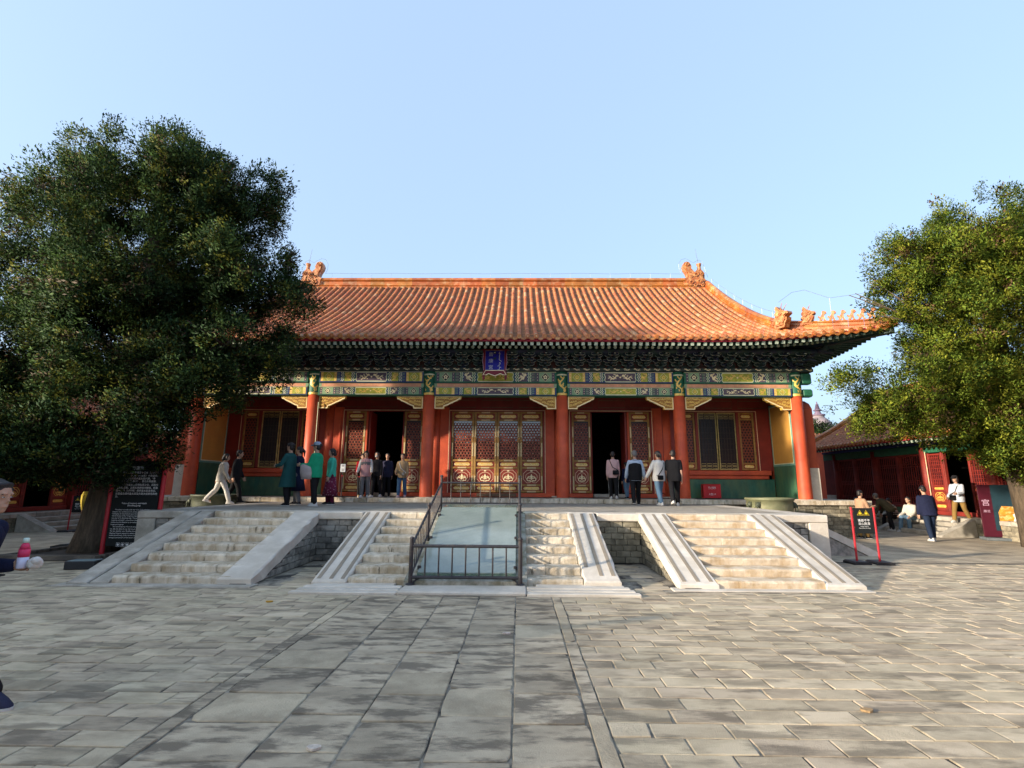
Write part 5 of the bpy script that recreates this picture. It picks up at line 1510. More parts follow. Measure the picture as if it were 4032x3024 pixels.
for t_, y in zip(en, (874, 908, 941, 974, 1009, 1044, 1078, 1113, 1148, 1184, 1218, 1253, 1286, 1321)):
    put_text('lettering', t_, .0365, pb, WHITE, (-.47, -.0225, zz(y)), align='LEFT')
for k in range(6):
    ic = MB(); x = -.24 + .105 * k; z = zz(1425)
    ic.ribbon([(x - .036, z - .04), (x + .036, z - .04), (x + .036, z + .04), (x - .036, z + .04)], .006, -.022, 0, closed=True)
    ic.flat([(x + .022 * math.cos(a), z + .024 * math.sin(a)) for a in np.linspace(0, 2 * PI, 12)[:-1]], -.022, 0); ic.ribbon([(x - .004, z - .012), (x + .004, z + .012)], .006, -.0235, 1)
    ic.build('pictogram', [WHITE, SGN], pb)

# paper notice on a stand by the left doorway
nb = thing('notice_stand', 'black stand holding a white printed paper notice beside the left doorway', 'notice stand', (-5.22, 17.86, FZ))
MB().lathe([(.16, 0), (.16, .012), (.05, .03), (.02, .05)], 20).build('base', SGN_B, nb); MB().tube([(0, 0, .03), (0, 0, .86)], .016, 8).build('pole', SGN_B, nb)
bd_ = MB().cbox(-.105, .105, -.012, .012, .84, 1.15, .006).build('board', SGN_B, nb)
MB().rect(-.085, .085, .858, 1.13, -.0135, 0).build('paper', WHITE, bd_)
for z, w_ in ((1.085, .045), (1.055, .045), (.96, .05), (.93, .05), (.90, .04)):
    MB().ribbon([(-w_, z), (w_, z)], .012, -.0145, 0).build('printed_line', SGN, bd_)
MB().cbox(-.03, .03, -.03, .03, .70, .75, .008).build('clip', SGN_R, nb)

# exhibition board at the right edge, half behind the cypress trunk
ex = thing('exhibition_board', 'dark maroon exhibition board with an orange picture beside the right tree trunk', 'exhibition board', (16.25, 16.9, 0), rad(-22))
MAR = mat('board_maroon', (0.06, 0.006, 0.016), .45, .15, 5, bump=.05)
pe = MB().cbox(-.62, .62, -.03, .03, .10, 1.72, .01).build('panel', MAR, ex)
MB().rect(-.30, .62, .30, 1.72, -.0325, 0).build('teal_field', mat('board_teal', (0.015, 0.04, 0.055), .45, .15, 5, bump=.05), pe)
MB().flat([(-.18, .34), (.60, .34), (.60, 1.02), (-.08, 1.06), (-.18, .86)], -.034, 0).build('picture', mat('board_orange', (0.55, 0.24, 0.03), .5, .4, 7, (0.7, .5, .2), .4, 6, bump=.05), pe)
vz = MB(); vz.flat([(.14, .55), (.26, .55), (.30, .70), (.22, .84), (.16, .80), (.20, .70)], -.0355, 0); vz.ribbon([(.02, .60), (.2, .545), (.42, .58)], .04, -.0355, 1); vz.build('picture_detail', [WHITE, SGN], pe)
put_text('lettering', '宫', .22, pe, mat('board_print', (0.45, 0.3, 0.4), .5, .1, 5, bump=0), (-.46, -.0325, 1.08)); put_text('lettering', '展览', .09, pe, MATS['board_print'], (-.46, -.0325, .86))
MB().cbox(-.66, .66, -.30, .30, 0, .09, .015).build('base', mat('base_grey', (0.12, 0.14, 0.15), .6, .15, 5), ex)

# red post with yellow cloth, and low floor light near the tree
ps = thing('barrier_post', 'slim red post with a yellow cloth tied round its top beside the tree pit', 'post', (-10.32, 13.42, 0))
MB().tube([(0, 0, .03), (-.02, 0, .95)], .032, 8).build('pole', SGN_R, ps)
MB().tube([(-.02, 0, .93), (-.03, 0, 1.0), (-.03, 0, 1.15), (-.025, 0, 1.30), (-.03, 0, 1.39)], [.045, .06, .085, .09, .05], 8).build('cloth', mat('cloth_yellow', (0.50, 0.38, 0.05), .9, .25, 9, bump=.5, bscale=15), ps)
MB().tube([(-.01, 0, .70), (-.02, 0, .95)], .045, 8).build('wrap', mat('wrap_brown', (0.10, 0.04, 0.02), .8, .3, 9), ps)
MB().prism([(-.55, 0), (.75, 0), (.75, .05), (.5, .10), (-.3, .10), (-.55, .05)], lambda a, b_, d: (a, d, b_), -.2, .2).build('base', SGN_B, ps)
fl = thing('floor_light', 'low black box light with a pale glass top on the paving by the left stairs', 'floor light', (-7.50, 10.25, 0), rad(8))
MB().cbox(-.27, .27, -.16, .16, 0, .15, .012).build('housing', SGN_B, fl); MB().box(-.24, .24, -.13, .13, .151, .158).build('lens', mat('lens', (0.22, 0.30, 0.31), .25, .15, 6, bump=.05, spec=.6), fl)
pit = thing('tree_pit_kerb', 'low worn timber kerb round the base of the left cypress', 'kerb', (-9.1, 12.3, 0))
WOODG = mat('old_wood', (0.13, 0.11, 0.085), .85, .25, 6, (0.07, .06, .05), .4, 4, .4, 40, stretch=(.6, 3, 1))
for x0, x1, y0, y1 in ((-1.1, 1.1, -1.2, -.98), (-1.1, 1.1, 1.0, 1.2), (-1.12, -.92, -.97, .99), (.92, 1.12, -.97, .99)):
    MB().cbox(x0, x1, y0, y1, .002, .11, .015, jit=.01).build('plank', WOODG, pit)
MB().box(-.9, .9, -.95, .98, .001, .05).build('soil', mat('soil', (0.06, 0.05, 0.04), .95, .4, 9), pit)
# fallen leaf, pebbles and mortar chips on the paving
for lab, x, y, c in (('single fallen yellow leaf lying left of the path', -2.62, 7.55, (0.45, .25, .03)), ('pale mortar chip near the centre of the path', 0.72, 6.1, (0.5, .42, .36)), ('pale stone chip at the foot of the picture left of centre', -.42, 3.55, (0.55, .48, .40)), ('small rust coloured chip on the right paving', 3.42, 4.2, (0.30, .2, .1))):
    b = MB(); r = .045 if 'chip' in lab else .05
    pts = [(r * math.cos(a) * (1 + .3 * math.sin(3 * a)), r * .7 * math.sin(a)) for a in np.linspace(0, 2 * PI, 9)[:-1]]
    b.prism(pts, lambda a, b_, d: (a, b_, d), 0.0, .014)
    o = b.build('fallen_leaf' if 'leaf' in lab else 'stone_chip', mat('chip%d' % int(x * 100), c, .8, .3, 30), None, loc=(x, y, .003), smooth=False)
    tag(o, lab, 'leaf' if 'leaf' in lab else 'stone chip')

# ---------------------------------------------------------------- side halls
WOOD_R = mat('side_red_shaded', (0.21, 0.024, 0.016), .6, .2, 3, (0.15, .018, .014), .4, 2, .15, 40, spec=.35)  # side halls' shade is put into this darker red
WOOD_RD = mat('side_red_dark', (0.13, 0.016, 0.014), .6, .25, 4, bump=.1)
def side_hall(loc, rz, label, name='side_hall', detail=True, nb=5):
    t = thing(name, label, 'hall', loc, rz)
    F_ = .60; pit_ = 2.88; xs = [-nb / 2 * pit_ + pit_ * k for k in range(nb + 1)]; E0, E1 = -nb / 2 * pit_ - .95, nb / 2 * pit_ + .95
    for k in range(12):
        a = E0 - .3 + (E1 - E0 + .6) * k / 12; b_ = E0 - .3 + (E1 - E0 + .6) * (k + 1) / 12
        MB().cbox(a + .004, b_ - .004, -.95, -.4, F_ - .15, F_, .015, jit=.005).build('sill_stone', STONE_G, t)
    MB().box(E0 - .28, E1 + .28, -.9, 6.5, 0, F_ - .152).build('base_core', MORTAR, t)
    MB().box(E0 - .28, E1 + .28, -.39, 6.5, F_ - .151, F_ - .01).build('floor', TFLOOR, t)
    if detail: brick_wall(t, E0 - .28, E1 + .28, -.92, 0, F_ - .152, BRICK_Y, lb=.36, hb=.15)
    # steps before the door
    for k in range(3):
        MB().cbox(-1.3, 1.3, -.98 - .34 * (3 - k), -.96 - .34 * (2 - k) , .15 * k + .001, .15 * (k + 1), .015, jit=.006).build('step', STONE_G, t)
    for x in (-1.62, 1.32):
        MB().prism([(-.955, .44), (-.955, .585), (-2.1, .06), (-2.15, 0), (-.955, 0)], lambda y, z, d: (d, y, z), x, x + .3).build('ramp_slab', STONE_G, t)
    for x in xs:
        MB().lathe([(.17, 0), (.165, 2.6)], 20, (x, .05, F_)).build('column', WOOD_R, t, smooth=True)
    Z1 = 2.95
    for i in range(nb):
        a, b_ = xs[i] + .16, xs[i + 1] - .16
        if i != nb // 2:
            for c0, c1 in ((a, (a + b_) / 2 - .05), ((a + b_) / 2 + .05, b_)):
                fr = MB(); fr.cbox(c0, c0 + .07, 0, .1, F_ + .32, Z1, .01); fr.cbox(c1 - .07, c1, 0, .1, F_ + .32, Z1, .01); fr.cbox(c0 + .07, c1 - .07, .003, .1, F_ + .32, F_ + .40, .01); fr.cbox(c0 + .07, c1 - .07, .003, .1, Z1 - .08, Z1, .01)
                o = fr.build('window', WOOD_R, t)
                l = MB(); n_ = 9
                for k in range(n_):
                    x = c0 + .07 + (c1 - c0 - .14) * (k + .5) / n_; l.box(x - .011, x + .011, .03, .06, F_ + .40, Z1 - .08)
                for z in (F_ + .55, F_ + .62, F_ + 1.15, F_ + 1.22, F_ + 1.29, F_ + 1.85, F_ + 1.95): l.box(c0 + .07, c1 - .07, .025, .055, z - .010, z + .010)
                l.build('lattice', WOOD_R, o)
                MB().box(c0 + .07, c1 - .07, .075, .085, F_ + .40, Z1 - .08).build('glass', mat('dark_pane', (0.03, 0.012, 0.016), .25, .2, 3, bump=0, spec=.6), o)
            MB().cbox((a + b_) / 2 - .045, (a + b_) / 2 + .045, -.02, .12, F_ + .02, Z1, .01).build('mullion', WOOD_R, t)
            MB().cbox(a, b_, -.06, .14, F_ + .22, F_ + .315, .012).build('window_sill', WOOD_R, t)
            MB().box(a, b_, -.02, .14, F_, F_ + .219).build('dado', GRN, t)
        else:
            for c0, c1 in ((a, a + .72), (b_ - .72, b_)):
                fr = MB(); fr.cbox(c0, c0 + .08, 0, .09, F_ + .16, Z1, .01); fr.cbox(c1 - .08, c1, 0, .09, F_ + .16, Z1, .01)
                for z in (.16, .42, .86, 1.06, 2.25): fr.cbox(c0 + .08, c1 - .08, .003, .087, F_ + z, F_ + z + .07, .01)
                o = fr.build('door_leaf', WOOD_R, t)
                p = MB(); p.box(c0 + .08, c1 - .08, .04, .06, F_ + .23, F_ + 1.06); p.build('panel', RED_P, o)
                g = MB(); ruyi(g, (c0 + c1) / 2, F_ + .68, .46, .32, .032, 1, 0); g.build('gilt_motif', [GOLD, GOLD], o)
                for za, zb_ in ((.28, .38), (.95, 1.03)): g = MB(); gilt_scroll(g, c0 + .14, c1 - .14, F_ + za, F_ + zb_, .032, 3, 0); g.build('gilt_scroll', [GOLD, GOLD], o)
                l = MB(); n_ = 6
                for k in range(n_): x = c0 + .08 + (c1 - c0 - .16) * (k + .5) / n_; l.box(x - .012, x + .012, .03, .06, F_ + 1.13, F_ + 2.25)
                for k in range(8): z = F_ + 1.13 + 1.1 * (k + .5) / 8; l.box(c0 + .08, c1 - .08, .028, .058, z - .010, z + .010)
                l.build('lattice', WOOD_R, o)
                MB().box(c0 + .08, c1 - .08, .07, .08, F_ + 1.13, F_ + 2.25).build('glass', MATS['dark_pane'], o)
            MB().cbox(a + .73, a + .80, 0, .12, F_ + .01, Z1, .01).build('jamb', GOLD_P if False else WOOD_R, t)
            MB().cbox(a, b_, -.05, .14, F_ + .002, F_ + .155, .012).build('threshold', WOOD_R, t)
            MB().tube([(xs[nb // 2] + .2, -.06, F_ + .05), (xs[nb // 2] + .18, -.06, 3.0)], .018, 6).build('cable', P_PINKL, t)
    for s in (-1, 1):
        q = (xs[nb] + .16, E1) if s > 0 else (E0, xs[0] - .16)
        MB().box(*q, -.05, .3, F_ + .62, 3.0).build('end_wall', WOOD_RD, t); MB().cbox(*q, -.07, .3, F_, F_ + .615, .015).build('end_wall_foot', STONE_G, t)
        MB().box(*((E1 - .3, E1) if s > 0 else (E0, E0 + .3)), .31, 5.8, F_, 3.9).build('gable_wall', RED_W, t)
    MB().cbox(E0, E1, -.06, .24, 2.96, 3.28, .015).build('beam', P_GREEN, t); MB().cbox(E0, E1, -.10, .26, 3.29, 3.40, .015).build('beam', P_BLUE, t)
    MB().box(E0 + .3, E1 - .3, 2.0, 2.1, F_, 3.9).build('shade_screen', BLACK, t)  # near-black sheet standing in for the dark room
    MB().box(E0 + .3, E1 - .3, 5.7, 5.8, F_, 3.9).build('rear_wall', RED_W, t)
    # roof: eave at y=-1.05 z=3.50, ridge at y=2.9
    ye, yr, ze = -1.10, 2.95, 3.52
    pf_ = lambda y: ze + .42 * (y - ye) + .045 * (y - ye) ** 2
    X0, X1 = E0 - .45, E1 + .45
    grid_surface('roof_deck', lambda x, q: (x, ye + .04 + (yr - ye) * q, pf_(ye + .04 + (yr - ye) * q)), np.linspace(X0, X1, 4), np.linspace(0, 1, 12), PAN, t)
    grid_surface('rear_roof', lambda x, q: (x, yr + (yr - ye) * q, pf_(yr - (yr - ye) * q)), np.linspace(X0, X1, 4), np.linspace(0, 1, 12), TILE, t)
    grid_surface('soffit', lambda x, q: (x, ye + .1 + 1.4 * q, ze - .10 + .5 * q), np.linspace(X0, X1, 4), np.linspace(0, 1, 3), MATS['soffit_red'], t)
    vv = []; ff = []; o_ = 0; x = X0 + .12; n_ = 0
    xsr = []
    while x < X1:
        y = ye; xsr.append(x)
        while y < yr - .05:
            y2 = min(y + .26, yr); d = Vector((0, y2 - y, pf_(y2) - pf_(y))); p = math.atan2(d.z, d.y)
            V = TBV * np.array([.07, d.length, .07])
            vv.append(np.stack([x + V[:, 0], y + V[:, 1] * math.cos(p) - V[:, 2] * math.sin(p), pf_(y) + .02 + V[:, 1] * math.sin(p) + V[:, 2] * math.cos(p)], 1)); ff.append(TBF + o_); o_ += len(V); y = y2
        x += .262
    stuff(obj('roof_tiles', npmesh('roof_tiles', np.concatenate(vv), np.concatenate(ff), TILE), t))
    for x in xsr:
        o = obj('eave_disc', disc, t, (x, ye - .05, ze + .03)); o.scale = (.9, .9, .9)
        o = obj('drip_tile', drip, t, (x + .131, ye - .02, ze)); o.scale = (.92, .92, .92)
    for k in range(int((X1 - X0) / .24)):
        o = obj('flying_rafter', frm, t, (X0 + .1 + .24 * k, ye + .08, ze - .16), (rad(20), 0, 0)); o.scale = (.85, 1.2, .85)
    MB().cbox(X0, X1, ye + .03, ye + .09, ze - .105, ze - .012, .008).build('eave_board', MAROON, t)
    for k in range(12):
        a = X0 + (X1 - X0) * k / 12
        MB().prism(RPROF, lambda u, v, d: (d, yr + u, pf_(yr) + v), a + .002, a + (X1 - X0) / 12 - .002).build('ridge_tile', RIDGE, t)
    for s in (X0 + .16, X1 - .16):
        ridge_run([(s, y, pf_(y) + .02) for y in np.linspace(yr, ye + .5, 9)], 'ridge_tile', .30, .30, t)
        ridge_run([(s, 2 * yr - y, pf_(y) + .02) for y in np.linspace(yr, ye + .5, 5)], 'ridge_tile', .30, .30, t)
        MB().prism([(ye + 1.2, 3.6), (yr, pf_(yr) - .05), (2 * yr - ye - 1.2, 3.6)], lambda y, z, d: (d, y, z), s - .12, s - .02 if s > 0 else s + .05).build('gable', RED_W, t)
    return t
side_hall((17.0, 19.42, 0), rad(-90), 'low red lattice fronted hall on the right behind the cypress')
side_hall((-16.7, 18.9, 0), rad(90), 'low red hall on the left half hidden behind the big cypress', nb=3)
sw_ = side_hall((-16.7, -1.6, 0), rad(90), 'low red gallery on the west side of the court, outside the picture at the left', 'added_shade_hall', False); sw_.scale = (1.12, 1, .85)  # added out of view, its height set so it shades the foreground
side_hall((-.5, -13.5, 0), rad(180), 'low red hall on the south side of the court behind the viewer', 'added_south_hall', False)  # added behind the camera for shade and reflections in the door glass

# rear court wall and far white stupa
wl = thing('court_wall', 'long red court wall with tiled coping running behind the halls', 'wall', (0, 36, 0))
MB().box(-45, 45, -.4, .4, 0, 4.6).build('wall', RED_W, wl); MB().prism([(-.9, 4.6), (.9, 4.6), (.35, 5.2), (-.35, 5.2)], lambda y, z, d: (d, y, z), -45, 45).build('coping', TILE, wl)
vv = []; ff = []; o_ = 0
for i in range(300):
    V = TBV * np.array([.07, .8, .07]); p = .83
    vv.append(np.stack([-42 + .28 * i + V[:, 0], -.92 + V[:, 1] * math.cos(p) - V[:, 2] * math.sin(p), 4.62 + V[:, 1] * math.sin(p) + V[:, 2] * math.cos(p)], 1)); ff.append(TBF + o_); o_ += len(V)
stuff(obj('coping_tiles', npmesh('coping_tiles', np.concatenate(vv), np.concatenate(ff), TILE), wl))
for sx, lab in ((-27, 'red boundary wall on the left side of the court'), (27, 'red boundary wall on the right side of the court')):
    w2 = thing('court_wall', lab, 'wall', (sx, 6, 0)); MB().box(-.4, .4, -36, 29.5, 0, 4.6).build('wall', RED_W, w2); MB().prism([(-.9, 4.6), (.9, 4.6), (.35, 5.2), (-.35, 5.2)], lambda x, z, d: (x, d, z), -36, 29.5).build('coping', TILE, w2)
dg = thing('white_stupa', 'distant pale stupa spire rising beyond the roofs at the right', 'stupa', (47.5, 80, 0))
SPALE = mat('stupa_white', (0.24, 0.20, 0.21), .8, .15, 1.5)
MB().lathe([(2.5, 0), (2.5, 8), (2.2, 9.5), (1.9, 11.0), (1.5, 11.7), (.9, 12.2), (.85, 12.5)], 24).build('dome', SPALE, dg)
MB().lathe([(1.0, 12.5), (1.0, 12.7), (.55, 12.75), (.35, 13.2), (.62, 13.3), (.62, 13.4), (.35, 13.5)] + [p for k in range(6) for p in ((.42 - .03 * k, 13.5 + .12 * k), (.30 - .03 * k, 13.58 + .12 * k))] + [(.28, 14.25), (.12, 14.35), (.05, 14.75)], 20).build('spire', mat('stupa_spire', (0.16, 0.12, 0.17), .7, .2, 2), dg)
# ---------------------------------------------------------------- cypresses
BARK = mat('bark', (0.065, 0.05, 0.034), .9, .3, 6, (0.12, .09, .06), .4, 5, .9, 18, stretch=(3, 3, .5), sharp=.25)
def leaf_mat(name, c, tr):
    mt = bpy.data.materials.new(name); mt.use_nodes = True
    n = mt.node_tree.nodes; L = mt.node_tree.links; b = n['Principled BSDF']; out = n['Material Output']
    geo = n.new('ShaderNodeNewGeometry'); r = n.new('ShaderNodeMapRange'); r.inputs['To Min'].default_value = .65; r.inputs['To Max'].default_value = 1.35
    L.new(geo.outputs['Random Per Island'], r.inputs['Value'])
    hs = n.new('ShaderNodeHueSaturation'); hs.inputs['Color'].default_value = (*c, 1); L.new(r.outputs[0], hs.inputs['Value'])
    L.new(hs.outputs[0], b.inputs['Base Color']); b.inputs['Roughness'].default_value = .6; b.inputs['Specular IOR Level'].default_value = .12
    t = n.new('ShaderNodeBsdfTranslucent'); L.new(hs.outputs[0], t.inputs[0])
    mx = n.new('ShaderNodeMixShader'); mx.inputs[0].default_value = tr; L.new(b.outputs[0], mx.inputs[1]); L.new(t.outputs[0], mx.inputs[2]); L.new(mx.outputs[0], out.inputs[0])
    return mt
def crown(lobes, seed, base, pal, tuft=.16, density=1.0, blades=26):
    # lobes: (x,y,z,rx,ry,rz,weight); tufts sit through the outer part of each lobe, hanging sprays of small scale-leaf blades
    g = np.random.default_rng(seed)
    P = []; D = []
    for (x, y, z, rx, ry, rz, wt) in lobes:
        area = 4 * PI * ((rx * ry) ** 1.6 / 3 + (rx * rz) ** 1.6 / 3 + (ry * rz) ** 1.6 / 3) ** (1 / 1.6)
        nb = max(5, int(area * 1.15 * wt * density))          # boughs: small ragged clumps over and inside the lobe
        d = g.normal(size=(nb, 3)); d /= np.linalg.norm(d, axis=1)[:, None]
        r = 1 - np.abs(g.normal(size=nb)) * .22 + g.normal(size=nb) * .05
        bc = np.array([x, y, z]) + d * np.array([rx, ry, rz]) * r[:, None]
        br = g.uniform(.26, .58, nb) * min(1.0, .55 + .3 * min(rx, rz))
        el = g.uniform(.8, 1.5, nb)
        n = (br * br * 150).astype(int) + 6
        bi = np.repeat(np.arange(nb), n)
        d2 = g.normal(size=(len(bi), 3)); d2 /= np.linalg.norm(d2, axis=1)[:, None]
        rr = g.random(len(bi)) ** .45
        q = bc[bi] + d2 * (rr * br[bi])[:, None] * np.stack([np.ones(len(bi)), np.ones(len(bi)), el[bi]], 1)
        P.append(q); D.append(d[bi] * .55 + d2 * .6)
    P = np.concatenate(P); D = np.concatenate(D)
    keep = P[:, 2] > base; P, D = P[keep], D[keep]
    # drop tufts inside clumpy voids so that gaps open through the crown
    ph = g.uniform(0, 6, 6)
    f = np.sin(P[:, 0] * 2.1 + ph[0]) + np.sin(P[:, 1] * 1.9 + ph[1]) + np.sin(P[:, 2] * 2.6 + ph[2]) + .8 * np.sin(P[:, 0] * 4.7 + P[:, 2] * 3.9 + ph[3]) + .8 * np.sin(P[:, 1] * 4.3 - P[:, 2] * 4.9 + ph[4])
    keep = f > -2.1; P, D, f = P[keep], D[keep], f[keep]
    n = len(P)
    up = np.array([0, 0, 1.0])
    axis = D * .75 + up * .35 + g.normal(size=(n, 3)) * .35; axis /= np.linalg.norm(axis, axis=1)[:, None]
    size = tuft * g.uniform(.6, 1.35, n)
    # colour group per tuft
    u = g.random(n) + .10 * f / 2
    mi = np.digitize(u, pal)
    m = blades
    a = np.repeat(axis, m, 0); s = np.repeat(size, m); c = np.repeat(P, m, 0); mid = np.repeat(mi, m)
    dirs = a + g.normal(size=(n * m, 3)) * .48; dirs /= np.linalg.norm(dirs, axis=1)[:, None]
    st = c + g.normal(size=(n * m, 3)) * s[:, None] * .45
    ln = s * g.uniform(.25, .58, n * m); wd = ln * g.uniform(.30, .50, n * m)
    sd = np.cross(dirs, g.normal(size=(n * m, 3))); sd /= np.linalg.norm(sd, axis=1)[:, None] + 1e-9
    nrm = np.cross(dirs, sd)
    V = np.empty((n * m, 4, 3))
    V[:, 0] = st; V[:, 1] = st + dirs * (ln * .55)[:, None] + sd * (wd * .5)[:, None] + nrm * (ln * .06)[:, None]
    V[:, 2] = st + dirs * ln[:, None]; V[:, 3] = st + dirs * (ln * .5)[:, None] - sd * (wd * .5)[:, None] + nrm * (ln * .06)[:, None]
    Fq = np.arange(n * m * 4).reshape(-1, 4)
    nn = np.repeat(D * .7 + axis * .5 + g.normal(size=(n, 3)) * .25, m, 0) + nrm * .35; nn /= np.linalg.norm(nn, axis=1)[:, None]
    return V.reshape(-1, 3), Fq, mid, np.repeat(nn, 4, 0)
def tree(label, lobes, trunk, limbs, seed, mats, pal, base, **kw):
    tx, ty = trunk[0][0], trunk[0][1]
    t = thing('cypress_tree', label, 'tree', (tx, ty, 0))
    mb = MB(); pts = [(p[0] - tx, p[1] - ty, p[2]) for p in trunk]
    mb.tube(pts, [p[3] for p in trunk], 14)
    for i, v in enumerate(mb.v):    # fluted bark
        a = math.atan2(v[1], v[0]); k = 1 + .08 * math.sin(5 * a + v[2] * .7)
        mb.v[i] = (v[0] * k if v[2] < 2.5 else v[0], v[1] * k if v[2] < 2.5 else v[1], v[2])
    for p0, p1, r in limbs:
        q0, q1 = Vector(p0) - Vector((tx, ty, 0)), Vector(p1) - Vector((tx, ty, 0))
        md = (q0 + q1) / 2 + Vector((R_.uniform(-.3, .3), R_.uniform(-.3, .3), .25))
        mb.tube([q0, md, q1], [r, r * .65, r * .25], 7)
        for k in range(5):
            e = q1 + Vector((R_.uniform(-1.2, 1.2), R_.uniform(-1.2, 1.2), R_.uniform(-.6, 1.0))); mb.tube([md.lerp(q1, R_.uniform(.2, .9)), e], [r * .3, .012], 5)
    mb.build('trunk', BARK, t, smooth=True)
    V, Fq, mid, NN = crown(lobes, seed, base, pal, **kw)
    V = V - np.array([tx, ty, 0])
    print('CROWN', len(Fq)); me = npmesh('crown', V, Fq, mats, mid, True); me.normals_split_custom_set_from_vertices(NN.astype(np.float32))
    o = obj('crown', me, t); stuff(o)
    return t
LM_A = [leaf_mat('leaf_deep', (0.036, 0.075, 0.030), .25), leaf_mat('leaf_green', (0.066, 0.120, 0.034), .3), leaf_mat('leaf_olive', (0.15, 0.165, 0.03), .35), leaf_mat('leaf_brown', (0.10, 0.075, 0.045), .2)]
LM_B = [leaf_mat('leaf_deep_lit', (0.085, 0.15, 0.025), .35), leaf_mat('leaf_green_lit', (0.19, 0.27, 0.034), .4), leaf_mat('leaf_yellow_lit', (0.31, 0.34, 0.04), .45), leaf_mat('leaf_brown_lit', (0.16, 0.10, 0.05), .25)]  # right tree's sunlit look put into these brighter copies of the leaf colours
lobesL = [(-9.0, 12.5, 7.7, 2.9, 2.7, 2.7, 1), (-9.1, 12.4, 9.5, 1.75, 1.8, 1.2, 1.1), (-7.4, 12.3, 8.9, 1.55, 1.7, 1.4, 1), (-11.0, 12.5, 8.2, 1.5, 1.6, 1.2, .9), (-11.9, 12.4, 9.0, .5, .5, .6, 1), (-6.15, 12.3, 9.0, .75, .9, .85, 1), (-10.4, 12.3, 9.7, .6, .7, .5, 1), (-8.0, 12.3, 10.1, .8, .9, .55, 1),
          (-6.3, 12.3, 7.2, 1.3, 1.5, 1.2, 1), (-5.6, 12.4, 6.0, 1.2, 1.4, 1.0, 1), (-6.0, 12.4, 4.9, 1.25, 1.4, .85, 1), (-7.2, 12.0, 4.2, 1.4, 1.5, 1.0, 1.1), (-8.4, 12.0, 5.0, 2.0, 2.0, 1.6, 1.1), (-7.6, 11.6, 3.1, .9, 1.0, .75, 1.1), (-7.4, 11.5, 2.65, .6, .7, .5, 1.2),
          (-12.0, 12.4, 6.9, 1.8, 2.1, 1.4, .6), (-12.9, 12.4, 4.6, 1.7, 2.0, 1.2, .55), (-10.9, 12.1, 4.7, 1.6, 1.8, 1.2, 1), (-8.6, 11.2, 2.75, 1.0, 1.0, .70, 1.2), (-9.7, 11.1, 2.65, 1.1, 1.0, .70, 1.2), (-10.8, 11.1, 2.75, 1.2, 1.1, .80, 1.2), (-12.2, 11.4, 2.9, 1.4, 1.3, .85, 1.1), (-9.6, 11.6, 3.6, 1.6, 1.5, .9, 1.2), (-9.0, 10.9, 2.15, .9, .8, .5, 1.5), (-8.7, 11.3, 1.95, .7, .6, .4, 1.5), (-9.9, 11.0, 1.95, .9, .7, .42, 1.4), (-11.0, 11.2, 2.0, .8, .7, .42, 1.4), (-10.2, 10.9, 2.2, 1.0, .8, .5, 1.4), (-8.2, 11.1, 2.3, .6, .7, .5, 1.3), (-11.4, 11.0, 2.3, .9, .8, .5, 1.3), (-9.0, 12.0, 6.4, 2.2, 1.8, 1.8, 1), (-13.4, 12.4, 6.6, 1.0, 1.5, 1.2, .8)]
trunkL = [(-9.08, 12.40, -.02, .52), (-9.05, 12.40, .5, .40), (-8.95, 12.42, 1.6, .36), (-8.85, 12.45, 4, .33), (-8.8, 12.5, 7, .22), (-8.8, 12.5, 10, .08)]
limbsL = [((-8.9, 12.4, 3.2), (-6.2, 12.3, 5.2), .13), ((-8.85, 12.45, 4.2), (-11.6, 12.4, 6.0), .14), ((-8.85, 12.45, 5.0), (-5.9, 12.4, 7.2), .13), ((-8.8, 12.5, 6.0), (-10.6, 12.6, 8.6), .11), ((-8.8, 12.5, 6.5), (-6.8, 12.3, 9.0), .10), ((-8.95, 12.4, 2.6), (-11.4, 12.2, 3.4), .12), ((-8.9, 12.4, 3.6), (-12.6, 12.4, 4.6), .11)]
treeL = tree('huge dark cypress with a broad dense crown on the left of the court', lobesL, trunkL, limbsL, 3, LM_A, [.36, .78, .93], 1.55, density=1.55)
lobesR = [(15.2, 15.2, 7.0, 2.8, 2.6, 2.6, 1), (14.3, 15.0, 7.9, 2.2, 2.2, 1.6, 1), (15.3, 15.1, 9.4, 1.5, 1.7, 1.25, 1), (16.8, 15.2, 8.5, 1.6, 1.6, 1.5, 1), (13.1, 15.0, 7.1, 1.2, 1.3, 1.0, 1), (12.5, 14.8, 8.6, .75, .9, .75, 1), (13.3, 14.9, 9.1, .7, .8, .6, 1), (16.5, 15.2, 9.9, .6, .7, .6, 1), (13.9, 15.0, 5.7, 1.3, 1.5, 1.1, 1),
          (12.0, 14.6, 4.4, 1.3, 1.4, .85, 1.1), (10.2, 14.5, 4.4, .6, .8, .75, 1.3), (10.9, 14.5, 3.5, .8, .9, .6, 1.3), (13.2, 14.5, 4.6, 1.2, 1.2, 1.0, 1.2), (11.6, 14.5, 3.6, 1.0, 1.1, .75, 1.2), (12.6, 14.5, 3.4, .75, .9, .6, 1.1), (14.3, 14.6, 4.4, 1.7, 1.7, 1.3, 1), (15.3, 14.5, 3.0, 1.7, 1.6, .95, 1.2), (16.9, 14.9, 5.4, 1.7, 1.8, 1.6, .9), (14.4, 14.5, 2.6, .9, 1.0, .55, 1.1), (15.8, 14.2, 2.35, 1.2, 1.0, .6, 1.3), (14.7, 14.2, 2.3, .9, .9, .5, 1.3), (13.6, 14.4, 2.9, .7, .9, .6, 1.2), (16.9, 14.2, 2.4, 1.0, 1.0, .6, 1.2), (17.6, 15, 7.6, 1.4, 1.5, 1.3, .9), (16.6, 14.6, 2.7, 1.3, 1.4, .7, 1.1)]
